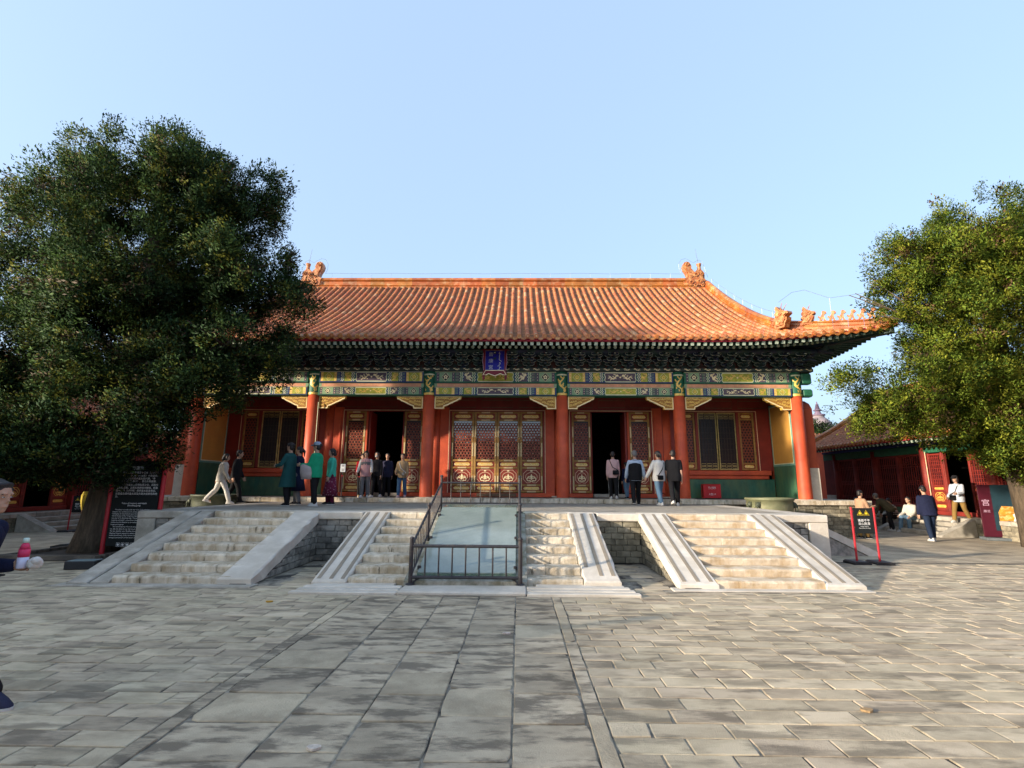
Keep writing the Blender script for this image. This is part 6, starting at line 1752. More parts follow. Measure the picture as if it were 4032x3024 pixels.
trunkR = [(15.42, 15.0, -.02, .48), (15.36, 15.0, .6, .40), (15.2, 15.0, 2.0, .34), (15.2, 15.1, 5, .28), (15.3, 15.1, 8, .15), (15.4, 15.1, 10, .05)]
limbsR = [((15.2, 15, 2.8), (12.4, 14.7, 4.2), .12), ((15.2, 15, 3.4), (13.0, 14.9, 5.6), .11), ((15.2, 15.1, 4.4), (12.7, 14.9, 7.0), .11), ((15.2, 15.1, 4.0), (17.0, 15, 5.4), .12), ((15.25, 15.1, 5.5), (14.2, 15, 8.3), .10), ((15.25, 15.1, 5.8), (16.9, 15.2, 8.8), .10)]
treeR = tree('bright green cypress on the right with low boughs hanging before the side hall', lobesR, trunkR, limbsR, 8, LM_B, [.22, .62, .95], 1.7, density=1.35)

lobesB = [(0, 0, 3.6, 1.6, 1.6, 1.6, 1), (.9, 0, 4.6, 1.2, 1.2, 1.0, 1), (-.9, .2, 4.4, 1.0, 1.0, .9, 1)]
tree('small dark tree rising behind the rear court wall at the right', [(x + 22.3, y + 38, z + .6, a, b_, c_, w_) for x, y, z, a, b_, c_, w_ in lobesB], [(22.3, 38, 0, .25), (22.3, 38, 3.5, .15), (22.3, 38, 5, .06)], [], 6, LM_A, [.36, .78, .93], 2.0, tuft=.30)
# ---------------------------------------------------------------- people
SKIN = mat('skin', (0.42, 0.25, 0.17), .6, .1, 20, bump=.03, spec=.35)
def cloth(name, c, var=.15): return mat('cloth_' + name, c, .9, var, 14, (c[0] * .7, c[1] * .7, c[2] * .7), .4, 7, .9, 16, spec=.15, sharp=.4)
HAIR = mat('hair_black', (0.012, 0.010, 0.010), .5, .3, 40, bump=.3, bscale=120, spec=.4)
HAIR_G = mat('hair_grey', (0.14, 0.13, 0.125), .6, .3, 40, bump=.3, bscale=120)
SHOE_W = cloth('shoe_white', (0.62, 0.61, 0.58)); SHOE_B = cloth('shoe_black', (0.02, 0.02, 0.022)); SHOE_P = cloth('shoe_pink', (0.50, 0.36, 0.38)); SHOE_T = cloth('shoe_tan', (0.30, 0.22, 0.14))
def remeshed(mb, name, material, parent, vox=.014, smooth_it=3):
    me = mb.mesh(name + '_src', material)
    o = bpy.data.objects.new('tmp', me); COL.objects.link(o)
    r = o.modifiers.new('r', 'REMESH'); r.mode = 'VOXEL'; r.voxel_size = vox
    s = o.modifiers.new('s', 'SMOOTH'); s.iterations = smooth_it; s.factor = .5
    dg = bpy.context.evaluated_depsgraph_get()
    m2 = bpy.data.meshes.new_from_object(o.evaluated_get(dg)); m2.name = name
    bpy.data.objects.remove(o); bpy.data.meshes.remove(me)
    m2.materials.clear(); m2.materials.append(material)
    m2.polygons.foreach_set('use_smooth', [True] * len(m2.polygons))
    return obj(name, m2, parent)
def loft(mb, secs, seg=18):
    # secs: (centre, rx, ry, right-vector, forward-vector)
    vs = []
    for c, rx, ry, r, f in secs:
        for k in range(seg):
            a = 2 * PI * k / seg
            ca, sa = math.cos(a), math.sin(a)
            ca = math.copysign(abs(ca) ** .85, ca); sa = math.copysign(abs(sa) ** .85, sa)
            vs.append(tuple(c + r * rx * ca + f * ry * sa))
    n = len(secs)
    fs = [(i * seg + k, i * seg + (k + 1) % seg, (i + 1) * seg + (k + 1) % seg, (i + 1) * seg + k) for i in range(n - 1) for k in range(seg)]
    fs += [tuple(range(seg))[::-1], tuple((n - 1) * seg + k for k in range(seg))]
    mb.add(vs, fs)
def limb(mb, pts, rs, seg=12):
    # tapered limb with rounded joints
    P = []; Rr = []
    for i in range(len(pts) - 1):
        a, b_ = Vector(pts[i]), Vector(pts[i + 1])
        for t in (0, .25, .5, .75):
            bul = 1 + .06 * math.sin(t * PI)
            P.append(a.lerp(b_, t)); Rr.append((rs[i] * (1 - t) + rs[i + 1] * t) * bul)
    P.append(Vector(pts[-1])); Rr.append(rs[-1])
    mb.tube(P, Rr, seg)
    for p, r in zip(pts, rs): mb.ell(p, (r, r, r), 10, 7)
def hand(mb, w_, d, palm, k=1.0, curl=.5):
    # palm, four unequal bent fingers and a thumb that leaves the side of the palm
    w_ = Vector(w_); d = Vector(d).normalized(); n = (Vector(palm) - d * Vector(palm).dot(d)).normalized(); s = d.cross(n)
    base = w_ - d * .02 * k
    mb.tube([base, w_ + d * .045 * k, w_ + d * .085 * k], [.024 * k, .036 * k, .034 * k], 10, flat=.5) if abs(n.dot(Vector((0, 0, 1)).cross(d).normalized() if abs(d.z) < .9 else Vector((1, 0, 0)).cross(d).normalized())) < 0 else mb.add(*_palm(base, d, n, s, k))
    for i, (o, l) in enumerate(((-.030, .066), (-.010, .076), (.010, .071), (.029, .055))):
        p0 = w_ + d * .078 * k + s * o * k
        a = curl * (.6 + .1 * i)
        d1 = (d * math.cos(a * .6) + n * math.sin(a * .6)); d2 = (d * math.cos(a * 1.5) + n * math.sin(a * 1.5)); d3 = (d * math.cos(a * 2.2) + n * math.sin(a * 2.2))
        p1 = p0 + d1 * l * .45 * k; p2 = p1 + d2 * l * .33 * k; p3 = p2 + d3 * l * .26 * k
        mb.tube([p0 - d * .02 * k, p0, p1, p2, p3], [.0095 * k, .0098 * k, .0092 * k, .0085 * k, .006 * k], 7)
    t0 = w_ + d * .022 * k - s * .030 * k
    td = (d * .55 - s * .75 + n * .25).normalized(); t1 = t0 + td * .036 * k; t2 = t1 + (d * .85 - s * .3 + n * .35).normalized() * .030 * k
    mb.tube([t0 - td * .015 * k, t0, t1, t2], [.013 * k, .0135 * k, .0115 * k, .008 * k], 7)
def _palm(base, d, n, s, k):
    vs = []; sec = ((0, .026, .017), (.03, .037, .017), (.07, .042, .015), (.105, .038, .011))
    for t, a, b_ in sec:
        for j in range(8):
            an = 2 * PI * j / 8
            vs.append(tuple(base + d * t * k + s * a * k * math.cos(an) + n * b_ * k * math.sin(an)))
    fs = [(i * 8 + j, i * 8 + (j + 1) % 8, (i + 1) * 8 + (j + 1) % 8, (i + 1) * 8 + j) for i in range(3) for j in range(8)] + [tuple(range(8))[::-1], tuple(24 + j for j in range(8))]
    return vs, fs

def person(label, loc, face, h, top, legs, shoes=SHOE_W, hair=HAIR, stride=0.0, lean=0.0, arms=((0, .12, .15), (0, .12, .15)), bent=(0.0, 0.0),
           sleeves=None, hairstyle='short', hat=None, head=(0, 0), coat=None, skirt=None, bulk=1.0, seat=None, mask=False, stripe=None, vest=None, short=False, group=None, vox=.014, fine=False):
    """face: heading in radians (0 looks along +y). arms: per side (forward swing, outward, elbow bend)."""
    k = h / 1.70
    root = thing('person', label, 'person', loc, face, group)
    root.scale = (k, k, k)
    V = Vector
    hipz = .90 if seat is None else seat + .09
    up = V((0, math.sin(lean), math.cos(lean))); fw = V((0, math.cos(lean), -math.sin(lean))); rt = V((1, 0, 0))
    hip = V((0, 0, hipz))
    at = lambda t: hip + up * t
    neck = at(.52); hd = neck + (up * .6 + V((0, 0, 1)) * .4).normalized() * .155 + V((0, .025, 0))
    yaw_, pit_ = head
    hf = V((math.sin(-yaw_) * math.cos(pit_), math.cos(yaw_) * math.cos(pit_), math.sin(pit_))); hr = V((hf.y, -hf.x, 0)).normalized(); hu = hr.cross(hf)
    # legs
    L = []
    for s in (-1, 1):
        hp = hip + V((s * .095, 0, -.02))
        if seat is None:
            a = stride * s; bk = .10 if a > 0 else .35 * abs(stride) / .5
            kn = hp + V((0, math.sin(a * .9) * .42 + .02, -math.cos(a * .9) * .42))
            b2 = a * .9 - bk - bent[0]
            an = kn + V((0, math.sin(b2) * .41, -math.cos(b2) * .41))
        else:
            kn = hp + V((s * .05, .42, .03)); an = kn + V((0, .06 + .1 * s * stride, -(seat + .05 - .02)))
        L.append((hp, kn, an))
    lowest = min(l[2].z for l in L); dz = .075 - lowest
    if seat is None:
        hip = hip + V((0, 0, dz)); L = [(a + V((0, 0, dz)), b + V((0, 0, dz)), c + V((0, 0, dz))) for a, b, c in L]
        neck += V((0, 0, dz)); hd += V((0, 0, dz))
    A = []
    for s, (sw, ab, el) in zip((-1, 1), arms):
        sh = at(.435) + rt * s * .162 * (1 + (bulk - 1) * .6) + up * .0
        d = (-up * math.cos(sw) + fw * math.sin(sw)); d = (d * math.cos(ab) + rt * s * math.sin(ab)).normalized()
        eb = sh + d * .285
        sw2 = sw + el; d2 = (-up * math.cos(sw2) + fw * math.sin(sw2)); d2 = (d2 * math.cos(ab * .5) + rt * s * math.sin(ab * (.5 if el < .8 else -.9))).normalized()
        wr_ = eb + d2 * .25
        A.append((sh, eb, wr_, d2))
    # body: one skin
    b = MB()
    loft(b, [(at(-.10), .13, .10, rt, fw), (at(0), .155, .115, rt, fw), (at(.14), .13, .10, rt, fw), (at(.30), .155, .11, rt, fw), (at(.42), .165, .10, rt, fw), (at(.48), .10, .075, rt, fw), (at(.51), .055, .055, rt, fw)])
    limb(b, [neck - up * .03, neck + (hd - neck) * .5], [.055, .052])
    T = Matrix((( hr.x, hf.x, hu.x, hd.x), (hr.y, hf.y, hu.y, hd.y), (hr.z, hf.z, hu.z, hd.z), (0, 0, 0, 1)))
    hm = MB(); hm.ell((0, -.005, .025), (.076, .095, .098), 16, 12); hm.ell((0, .02, -.045), (.058, .068, .068), 14, 9); hm.ell((0, .055, -.085), (.030, .028, .026), 10, 7)
    hm.add([(-.013, .080, -.030), (.013, .080, -.030), (.006, .082, .025), (-.006, .082, .025), (0, .116, -.026), (0, .092, .022)], [(0, 1, 4), (1, 2, 5, 4), (0, 4, 5, 3), (3, 5, 2), (0, 3, 2, 1)])
    hm.tube([(-.022, .078, -.062), (0, .090, -.060), (.022, .078, -.062)], [.006, .010, .006], 6)
    for s in (-1, 1): hm.ell((s * .078, -.012, 0), (.012, .022, .032), 8, 6); hm.tube([(s * .045, .082, .030), (s * .018, .092, .030)], .008, 6)
    b.add(hm.v, hm.f, 0, T)
    for hp, kn, an in L:
        limb(b, [hp, kn, an], [.085, .056, .040])
        limb(b, [an + V((0, -.03, -.03)), an + V((0, .12, -.05))], [.035, .030])
    for sh, eb, wr_, d2 in A: limb(b, [sh, eb, wr_], [.052, .040, .028])
    body = remeshed(b, 'body', SKIN, root, vox, 2)
    for i, (s, (sh, eb, wr_, d2)) in enumerate(zip((-1, 1), A)):
        hmb = MB(); hand(hmb, wr_ + d2 * .01, d2, (-s * rt * .8 + fw * .3), 1.0, .5)
        hmb.build('hand', SKIN, root, smooth=True)
    f = MB()     # eyes and brows, lips
    for s in (-1, 1):
        f.ell((s * .031, .084, .006), (.012, .005, .0045), 8, 6, 0); f.ell((s * .031, .087, .006), (.0055, .003, .0045), 8, 6, 1)
        f.tube([(s * .046, .081, .026), (s * .016, .091, .028)], .0035, 5, 1)
    f.v = [tuple(T @ Vector(p)) for p in f.v]
    f.build('face_features', [SHOE_W, HAIR], body)
    # clothing
    t = MB(); e = .024 * bulk; w2 = lambda x: x * bulk + .010
    if coat is None:
        lo = -.16 if not fine else -.14
        secs = [(at(lo), w2(.168), w2(.128), rt, fw), (at(-.02), w2(.178), w2(.135), rt, fw), (at(.12), w2(.165), w2(.125), rt, fw), (at(.30), w2(.175), w2(.130), rt, fw), (at(.42), w2(.180), w2(.118), rt, fw), (at(.475), w2(.125), w2(.092), rt, fw), (at(.515), .072, .072, rt, fw)]
    else:
        zl = coat
        fl_ = lambda q: q
        dn = V((0, 0, 1))
        base = hip.copy()
        secs = [(base - dn * zl + V((0, .02, 0)), .255, .19, rt, V((0, 1, 0))), (base - dn * zl * .5 + V((0, .01, 0)), .225, .17, rt, V((0, 1, 0))), (at(0), .19, .148, rt, fw), (at(.14), .175, .135, rt, fw), (at(.30), .182, .136, rt, fw), (at(.42), .185, .122, rt, fw), (at(.475), .13, .095, rt, fw), (at(.515), .075, .074, rt, fw)]
    loft(t, secs)
    if vest is None or True:
        for sh, eb, wr_, d2 in A:
            if short: limb(t, [sh, sh.lerp(eb, .75)], [.063 * bulk, .060 * bulk])
            elif sleeves is None: limb(t, [sh, eb, wr_ - d2 * .02], [.062 * bulk, .054 * bulk, .044 * bulk])
    for hx in (0,):
        t.tube([at(.49) + fw * .075 + rt * -.04, at(.525) + fw * .06, at(.49) + fw * .075 + rt * .04], .014, 6)
    remeshed(t, 'top', top, root, vox)
    if sleeves is not None:
        for sh, eb, wr_, d2 in A:
            sm = MB(); limb(sm, [sh, eb, wr_ - d2 * .02], [.064, .054, .042]); remeshed(sm, 'sleeve', sleeves, root, vox)
    if skirt is not None:
        sk = MB(); c0 = hip
        loft(sk, [(c0 + V((0, 0, -skirt[1])), .25, .22, rt, V((0, 1, 0))), (c0 + V((0, 0, -skirt[1] * .5)), .215, .175, rt, V((0, 1, 0))), (c0 + V((0, 0, .05)), .165, .13, rt, V((0, 1, 0)))], 22)
        for i, v in enumerate(sk.v[:22]): sk.v[i] = (v[0] * (1 + .06 * (i % 2)), v[1] * (1 + .06 * (i % 2)), v[2])
        sk.build('skirt', skirt[0], root, smooth=True)
    tr = MB()
    loft(tr, [(hip + V((0, 0, -.10)), .165, .125, rt, V((0, 1, 0))), (hip, .168, .126, rt, V((0, 1, 0))), (hip + up * .10, .15, .115, rt, fw)])
    for hp, kn, an in L: limb(tr, [hp, kn, an + V((0, 0, .03))], [.098, .077, .066])
    remeshed(tr, 'trousers', legs, root, vox)
    if stripe is not None:
        for s, (hp, kn, an) in zip((-1, 1), L):
            sm = MB(); sm.tube([hp + V((s * .088, 0, -.04)), kn + V((s * .070, 0, 0)), an + V((s * .060, 0, .04))], [.016, .014, .014], 6); sm.build('side_stripe', stripe, root)
    for s, (hp, kn, an) in zip((-1, 1), L):
        sm = MB(); back_lift = max(0.0, an.z - .075 - .01)
        p = min(.9, back_lift * 4.5)
        R3 = Matrix.Translation(an) @ Matrix.Rotation(-p, 4, 'X') @ Matrix.Rotation(s * -.12, 4, 'Z')
        q = MB(); loft(q, [(V((0, .045, -.074)), .046, .130, rt, V((0, 1, 0))), (V((0, .045, -.05)), .049, .134, rt, V((0, 1, 0))), (V((0, .03, -.015)), .044, .105, rt, V((0, 1, 0))), (V((0, -.01, .03)), .040, .055, rt, V((0, 1, 0)))], 14)
        q.v = [tuple(R3 @ Vector(v)) for v in q.v]
        o = q.build('shoe', shoes, root, smooth=True)
        so_ = MB(); loft(so_, [(V((0, .045, -.0755)), .049, .136, rt, V((0, 1, 0))), (V((0, .045, -.058)), .051, .138, rt, V((0, 1, 0)))], 14); so_.v = [tuple(R3 @ Vector(v)) for v in so_.v]; so_.build('sole', SHOE_W, o)
    # hair
    hb = MB()
    if hairstyle != 'none':
        hb.ell((0, -.018, .042), (.087, .100, .095), 16, 11); hb.ell((0, -.055, -.01), (.078, .062, .085), 14, 9)
        hb.tube([(-.055, .045, .088), (0, .064, .098), (.055, .045, .088)], .020, 7)
        for s in (-1, 1): hb.tube([(s * .078, .03, .07), (s * .082, .012, .0)], [.02, .010], 7)
        if hairstyle in ('bob', 'long'):
            ln = -.11 if hairstyle == 'bob' else -.30
            hb.tube([(0, -.06, .03), (0, -.085, -.08), (0, -.085, ln)], [.075, .070, .045], 12)
            for s in (-1, 1): hb.tube([(s * .080, .02, .05), (s * .088, .005, -.04), (s * .080, -.01, max(ln, -.13))], [.028, .027, .015], 8)
        if hairstyle == 'bun': hb.ell((0, -.115, .05), (.045, .045, .045), 10, 8)
        if hairstyle == 'tail': hb.tube([(0, -.10, .05), (0, -.16, -.02), (.02, -.15, -.20)], [.035, .035, .012], 9)
        hb.v = [tuple(T @ Vector(v)) for v in hb.v]
        remeshed(hb, 'hair', hair, root, .011, 2)
    if hat is not None:
        hh = MB(); hh.lathe([(.098, .045), (.102, .07), (.094, .12), (.055, .148), (0, .152)], 18, (0, -.012, 0))
        hh.add([(-.085, .06, .060), (-.05, .155, .035), (0, .178, .030), (.05, .155, .035), (.085, .06, .060), (-.085, .06, .072), (-.05, .155, .046), (0, .178, .040), (.05, .155, .046), (.085, .06, .072)], [(0, 1, 2, 3, 4), (9, 8, 7, 6, 5), (0, 5, 6, 1), (1, 6, 7, 2), (2, 7, 8, 3), (3, 8, 9, 4)])
        hh.v = [tuple(T @ Vector(v)) for v in hh.v]; hh.build('cap', hat, root, smooth=True)
    if mask:
        mm = MB(); mm.ell((0, .062, -.045), (.052, .050, .042), 12, 8); mm.v = [tuple(T @ Vector(v)) for v in mm.v]; mm.build('face_mask', SHOE_W, root, smooth=True)
    if vest is not None:
        vm = MB(); loft(vm, [(at(-.15), .21, .165, rt, fw), (at(.05), .215, .168, rt, fw), (at(.30), .222, .165, rt, fw), (at(.43), .185, .135, rt, fw), (at(.50), .105, .095, rt, fw)])
        remeshed(vm, 'vest', vest, root, vox)
    M = Matrix.Translation(Vector(loc)) @ Matrix.Rotation(face, 4, 'Z') @ Matrix.Scale(k, 4)
    return dict(root=root, M=M, A=A, L=L, hip=hip, at=at, up=up, fw=fw, rt=rt, hd=hd, T=T, k=k)
def held(name, mb, mats, P, label, cat):
    # something carried: its own thing, placed in the carrier's frame
    me = mb.mesh(name, mats, True)
    me.transform(P['M']); c = Vector((0, 0, 0))
    for v in me.vertices: c += v.co
    c /= len(me.vertices); me.transform(Matrix.Translation(-c))
    o = obj(name, me, None, c); tag(o, label, cat); return o
def cross_bag(P, mtl, label, side=1, back=True, size=(.11, .05, .08), drop=.02, strap=True):
    mb = MB(); at, fw, rt = P['at'], P['fw'], P['rt']; sgn = -1 if back else 1
    c = at(drop) + fw * sgn * .185 + rt * side * .09
    mb.cbox(c.x - size[0], c.x + size[0], c.y - size[1], c.y + size[1], c.z - size[2], c.z + size[2], .02)
    if strap:
        mb.tube([c + Vector((side * .08, 0, size[2])), at(.22) + fw * sgn * .160 + rt * side * -.02, at(.42) + fw * sgn * .128 - rt * side * .10, at(.505) - rt * side * .115, at(.40) - fw * sgn * .135 - rt * side * .08, at(.15) - fw * sgn * .155 + rt * side * .06, c + Vector((side * .10, 0, size[2] * .5)) ], .014, 6)
    return held('shoulder_bag', mb, mtl, P, label, 'bag')
BLK = cloth('black', (0.014, 0.014, 0.016)); NAVY = cloth('navy', (0.013, 0.017, 0.045)); JEANS = cloth('jeans', (0.045, 0.10, 0.19)); JEANS_L = cloth('jeans_light', (0.13, 0.22, 0.31)); JEANS_D = cloth('jeans_dark', (0.015, 0.026, 0.055))
CREAM = cloth('cream', (0.55, 0.52, 0.45)); WHT = cloth('white', (0.62, 0.61, 0.57)); PINK = cloth('pink', (0.55, 0.30, 0.30)); PINKS = cloth('soft_pink', (0.60, 0.38, 0.37)); GREY = cloth('grey', (0.16, 0.16, 0.165)); TAN = cloth('tan', (0.33, 0.23, 0.13)); TEALC = cloth('teal', (0.018, 0.085, 0.085))
GREENC = cloth('green', (0.015, 0.33, 0.17)); MINT = cloth('mint', (0.06, 0.46, 0.33)); PLUM = cloth('plum', (0.10, 0.010, 0.035)); KHAKI = cloth('khaki', (0.26, 0.16, 0.05)); OLIVE = cloth('olive', (0.075, 0.062, 0.035)); SKYB = cloth('pale_blue', (0.42, 0.50, 0.62)); DENIM = cloth('denim_hat', (0.30, 0.38, 0.48)); REDC = cloth('red', (0.40, 0.01, 0.02)); LGREY = cloth('light_grey', (0.42, 0.37, 0.36)); FLOR = mat('floral_plum', (0.12, 0.012, 0.04), .9, .3, 20, (0.42, .24, .30), .28, 16, .3, 25, sharp=.1)
E_, W_, N_, S_ = -PI / 2, PI / 2, 0.0, PI      # headings: east, west, away, toward the camera
T0 = H
# on the terrace, left to right
person('person in loose cream white jacket and wide trousers stepping left of the stairs', (-8.05, 15.5, FZ * 0 + T0), E_ + .5, 1.50, CREAM, WHT, SHOE_W, hairstyle='bob', stride=.42, lean=.10, arms=((-.35, .12, .25), (.3, .12, .3)), coat=None, bulk=1.12)
person('person in black walking close behind the cream clothed one', (-7.95, 16.1, T0), E_ + .3, 1.62, BLK, BLK, SHOE_B, stride=.3, lean=.05, arms=((.2, .1, .3), (-.2, .1, .3)), bulk=1.08)
P = person('person in a long dark teal coat standing sideways with folded arms', (-5.50, 14.3, T0), W_ - .25, 1.70, TEALC, BLK, SHOE_B, hair=HAIR, hairstyle='bun', stride=.10, arms=((.20, .45, 1.25), (.20, .45, 1.15)), coat=.42)
P = person('person in a navy skirt half hidden behind the teal coated woman', (-5.62, 15.2, T0), W_, 1.66, NAVY, GREY, SHOE_B, stride=.12, arms=((.3, .1, 1.4), (.3, .1, 1.2)), skirt=(NAVY, .52), hairstyle='tail')
mb = MB(); mb.prism([(-.05, 0), (.05, 0), (.03, .22), (-.02, .24)], lambda a, b_, d: (-.05 + d, .24 + a, 1.02 + b_), -.04, .04); held('red_pouch', mb, REDC, P, 'small red pouch carried by the person in the navy skirt', 'pouch')
P = person('person in a bright green jacket and pale blue cap with a coat over the arm', (-4.72, 14.2, T0), W_ - .1, 1.70, GREENC, BLK, SHOE_W, hairstyle='bun', hat=DENIM, stride=.10, arms=((.35, .12, 1.25), (.35, .15, 1.2)), bulk=1.14)
mb = MB(); loft(mb, [(Vector((-.16, .16, .72)), .11, .15, Vector((1, 0, 0)), Vector((0, 1, 0))), (Vector((-.20, .17, .90)), .10, .17, Vector((1, 0, 0)), Vector((0, 1, 0))), (Vector((-.21, .20, 1.08)), .075, .14, Vector((1, 0, 0)), Vector((0, 1, 0))), (Vector((-.20, .20, 1.14)), .03, .09, Vector((1, 0, 0)), Vector((0, 1, 0)))], 12)
held('folded_coat', mb, LGREY, P, 'pale pinkish grey coat draped over the arm of the green jacketed person', 'coat')
mb = MB(); mb.ell((.05, .36, 1.0), (.07, .08, .07), 10, 8); held('red_bag', mb, REDC, P, 'small bright red bag held in front of the green jacketed person', 'bag')
P = person('person in a mint jacket and plum floral skirt behind the green jacketed one', (-4.72, 15.4, T0), W_ + .5, 1.62, MINT, PLUM, SHOE_B, stride=.08, arms=((.1, .15, .2), (.0, .15, .2)), skirt=(FLOR, .66), hairstyle='bob')
# by the left doorway
P = person('person in a pink and grey pullover with white sleeves coming out of the left doorway', (-4.42, 17.82, FZ), S_ + .1, 1.56, PINK, GREY, SHOE_W, hairstyle='bob', stride=.12, sleeves=WHT, arms=((.25, .22, .55), (.25, .22, .55)), stripe=WHT, bulk=1.08, head=(0, -.25))
mb = MB(); at, fw, rt = P['at'], P['fw'], P['rt']
loft(mb, [(at(.27), .205, .150, rt, fw), (at(.36), .208, .150, rt, fw), (at(.44), .186, .128, rt, fw), (at(.49), .11, .096, rt, fw)], 16)
yk = mb.build('yoke', GREY, P['root'], smooth=True)
person('person in black with a white face mask behind the pink pullover', (-4.20, 18.45, FZ), S_ - .3, 1.57, BLK, BLK, SHOE_W, hairstyle='bob', stride=.2, mask=True)
P = person('person in black and red partly hidden at the left of the doorway', (-4.72, 18.40, FZ), S_ + .5, 1.50, REDC, BLK, SHOE_T, hairstyle='short', stride=.1, arms=((.1, .1, .2), (.2, .15, .5)))
cross_bag(P, BLK, 'black bag of the person in red at the left doorway', side=1, back=False, size=(.13, .07, .12), strap=False)
person('person in a dark jacket standing inside the left doorway behind the mask wearer', (-3.95, 18.9, FZ), S_, 1.55, cloth('plaid', (0.03, 0.03, 0.06)), BLK, SHOE_B, hairstyle='short', stride=.1)
P = person('person in a tan jacket and blue jeans stepping out of the left doorway', (-3.22, 18.15, FZ), S_ - .1, 1.50, TAN, JEANS, SHOE_P, hairstyle='short', stride=.16, arms=((.1, .2, .3), (.15, .2, .9)), bulk=1.05)
cross_bag(P, WHT, 'small white bag worn by the person in the tan jacket', side=-1, back=False, size=(.05, .025, .06), drop=.0)
# by the right doorway
P = person('person in a pink top walking into the right doorway', (4.08, 17.85, FZ), N_ - .15, 1.60, PINKS, BLK, SHOE_W, hairstyle='short', stride=-.22, arms=((-.1, .12, .25), (.1, .12, .25)), stripe=WHT)
cross_bag(P, BLK, 'black waist bag slung behind the person in the pink top', side=1, back=True, drop=.03)
P = person('man in a black quilted vest over a pale blue shirt walking toward the hall', (4.62, 16.9, T0), N_ - .1, 1.72, SKYB, BLK, SHOE_B, hair=HAIR_G, hairstyle='short', stride=.28, arms=((.1, .28, .2), (-.1, .30, .2)), vest=BLK, head=(0, -.35), bulk=1.1)
person('child in pale blue jeans hidden behind the man in the vest', (4.62, 18.3, FZ), N_ + .4, 1.25, NAVY, JEANS_L, SHOE_B, stride=.15)
P = person('person in a white hooded jacket and jeans walking hand outstretched by the right doorway', (5.22, 16.3, T0), N_ + .45, 1.66, WHT, JEANS_L, SHOE_W, hairstyle='tail', stride=.18, arms=((.25, .42, .25), (.1, .1, .6)), bulk=1.15)
cross_bag(P, BLK, 'black crossbody bag on the back of the person in the white jacket', side=-1, back=True, size=(.09, .05, .07), drop=-.05)
person('man all in black with white shoes striding past the right column', (5.66, 16.2, T0), N_ - .2, 1.72, BLK, BLK, SHOE_W, hairstyle='short', stride=.40, lean=.06, short=True, arms=((.1, .12, .4), (-.2, .12, .4)), bulk=1.15)
# right court
person('man in a navy jacket and dark jeans walking away with bowed head', (13.62, 16.6, 0), N_ - .15, 1.66, NAVY, JEANS_D, SHOE_W, hairstyle='short', stride=.16, lean=.20, arms=((.15, .15, .15), (.05, .12, .2)), bulk=1.18, head=(0, -.4))
P = person('person in a tan jacket holding up a phone behind the right warning sign', (12.0, 17.3, 0), E_ + .15, 1.50, cloth('camel', (0.42, 0.26, 0.16)), KHAKI, SHOE_B, hairstyle='short', stride=.10, arms=((.4, .1, 1.3), (.4, .1, 1.35)), bulk=1.12)
mb = MB(); a = P['A'][0]; c = a[2] + a[3] * .10; mb.cbox(c.x - .035, c.x + .035, c.y - .005, c.y + .005, c.z - .03, c.z + .12, .004); held('phone', mb, mat('phone_white', (.5, .52, .55), .3, .1, 5, bump=0), P, 'pale phone held up by the person in the tan jacket', 'phone')
person('person in a brown jacket bending forward on the right court', (15.0, 20.3, 0), N_ + .5, 1.55, OLIVE, BLK, SHOE_W, hair=HAIR_G, hairstyle='short', stride=.12, lean=.85, arms=((.9, .1, .3), (.9, .1, .4)), bulk=1.15)
person('person in cream sitting beside the brown jacketed one before the side hall', (14.35, 21.2, 0), S_ + .6, 1.55, CREAM, BLK, SHOE_W, seat=.45, hairstyle='bob', arms=((.5, .1, .8), (.5, .1, .8)))
person('person in a white coat and light jeans sitting on the side hall steps', (15.55, 19.9, 0), W_ + .3, 1.62, CREAM, JEANS_L, SHOE_W, seat=.46, hairstyle='short', stride=.5, lean=.2, arms=((.6, .1, .7), (.6, .1, .7)), bulk=1.1)
STRP = mat('striped_cloth', (0.55, 0.53, 0.48), .9, .2, 4, (0.02, .02, .02), .5, 9, .3, 25, stretch=(.15, .15, 3), sharp=.05)
person('person in a black and white striped top sitting on the side hall edge', (15.75, 21.1, 0), W_ + .2, 1.55, STRP, BLK, SHOE_B, seat=.46, hairstyle='bob', lean=.35, head=(0, -.5), arms=((.7, .1, .8), (.7, .1, .8)))
person('person in dark teal sitting at the foot of the wall far behind the phone holder', (13.4, 22.6, 0), S_ + .8, 1.55, cloth('deep_teal', (0.012, .05, .055)), BLK, SHOE_B, seat=.46, hair=HAIR_G, hairstyle='short', arms=((.5, .1, .9), (.5, .1, .9)))
P = person('person in khaki trousers and black cap walking out of the side hall', (16.05, 18.35, .45), W_ + .35, 1.58, cloth('pale_top', (.48, .52, .58)), KHAKI, SHOE_W, hairstyle='bob', hat=BLK, stride=.34, arms=((.3, .15, 1.2), (.2, .12, .8)), bulk=1.1)
cross_bag(P, BLK, 'black chest bag of the person in khaki trousers', side=1, back=False, size=(.12, .06, .09), drop=.0)
# bench the sitters use
bn = thing('stone_bench', 'low pale stone bench before the right side hall', 'bench', (14.4, 21.35, 0)); MB().cbox(-.75, .75, -.2, .2, .38, .45, .015).build('seat', STONE_G, bn)
for x in (-.5, .5): MB().cbox(x - .12, x + .12, -.16, .16, 0, .379, .015).build('leg', STONE_G, bn)
bn = thing('stone_bench', 'low stone block seat at the back of the right court', 'bench', (13.4, 22.75, 0)); MB().cbox(-.4, .4, -.25, .25, .35, .46, .02).build('seat', STONE_G, bn); MB().cbox(-.32, .32, -.18, .18, 0, .349, .02).build('base', STONE_G, bn)
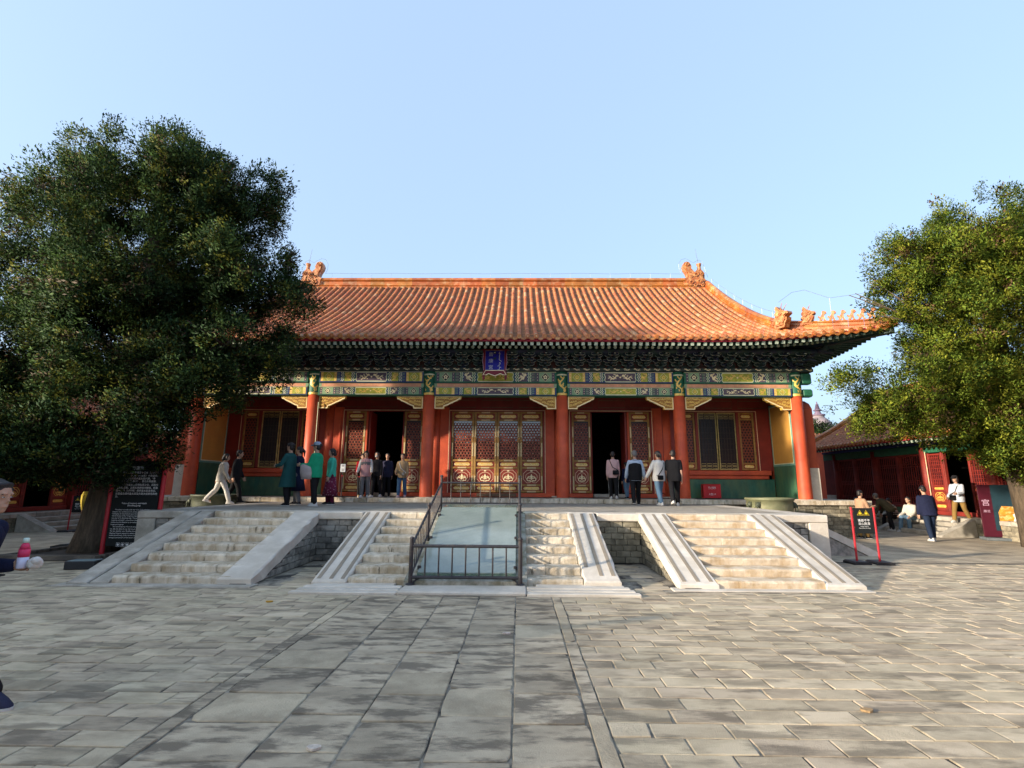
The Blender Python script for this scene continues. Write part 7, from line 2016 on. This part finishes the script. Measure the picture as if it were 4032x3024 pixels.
# left court
P = person('person in black bending down behind the red post with the yellow cloth', (-11.3, 15.3, 0), E_ + .4, 1.55, BLK, BLK, SHOE_B, stride=.1, lean=.75, arms=((.7, .05, .1), (.6, .1, .1)))
mb = MB(); a = P['A'][1]; c = a[2] + a[3] * .06
q = MB(); q.prism([(-.17, 0), (.17, 0), (.20, -.34), (-.20, -.34)], lambda u, v, d: (c.x + d, c.y + u, c.z - .10 + v), -.05, .05)
for s in (-.1, .1): q.tube([(c.x, c.y + s, c.z - .11), (c.x, c.y + s * .5, c.z + .01), (c.x, c.y, c.z + .02)], .010, 5)
held('tote_bag', q, WHT, P, 'white cloth tote bag hanging from the hand of the bending person', 'bag')
# man cut by the left edge of the picture
P = person('man in a dark blue jacket at the left edge holding a bottle and a phone', (-3.66, 4.15, 0), E_ + .04, 1.90, NAVY, BLK, mat('shoe_navy', (.02, .022, .05), .8, .2, 20), hairstyle='short', stride=.86, lean=.42, head=(0, -.05), arms=((.10, .06, 1.92), (.08, .10, 1.88)), bulk=1.06, vox=.008, fine=True)
mb = MB(); M_ = P['at']
loft(mb, [(P['hip'] + Vector((0, .02, -.16)), .215, .165, Vector((1, 0, 0)), Vector((0, 1, 0))), (P['hip'] + Vector((0, .01, .02)), .205, .15, Vector((1, 0, 0)), Vector((0, 1, 0)))], 20)
mb.build('shirt_hem', cloth('blue_hem', (0.01, .05, .15)), P['root'], smooth=True)
a = P['A'][0]; c = a[2] + a[3] * .09
mb = MB(); B_ = lambda pr, m_: mb.lathe(pr, 16, (c.x + .015, c.y - .01, c.z - .02), m_)
B_([(.030, 0), (.034, .01), (.034, .08)], 0); B_([(.0345, .08), (.0345, .135)], 1); B_([(.033, .135), (.024, .165), (.015, .18)], 1); B_([(.019, .18), (.019, .21), (.012, .214)], 2)
held('drink_bottle', mb, [mat('bottle_body', (.55, .55, .68), .25, .1, 8, bump=0, spec=.6), mat('bottle_label', (.62, .04, .12), .4, .15, 12, bump=0), mat('bottle_cap', (.55, .70, .62), .4, .1, 8, bump=0)], P, 'small drink bottle with a pink label held by the man at the left edge', 'bottle')
mb = MB(); mb.ell((c.x + .01, c.y + .075, c.z + .015), (.045, .05, .045), 9, 7); mb.ell((c.x + .03, c.y + .10, c.z + .035), (.03, .035, .03), 7, 6); held('paper_tissue', mb, WHT, P, 'crumpled white tissue held beside the bottle at the left edge', 'tissue')
a = P['A'][1]; c = a[2] + a[3] * .10; d = a[3]
mb = MB(); T_ = Matrix.Translation(c) @ d.to_track_quat('Y', 'Z').to_matrix().to_4x4(); mb.cbox(-.037, .037, -.03, .125, -.004, .006, .003, 0, T_); held('phone', mb, SGN, P, 'black phone in the hand of the man at the left edge', 'phone')
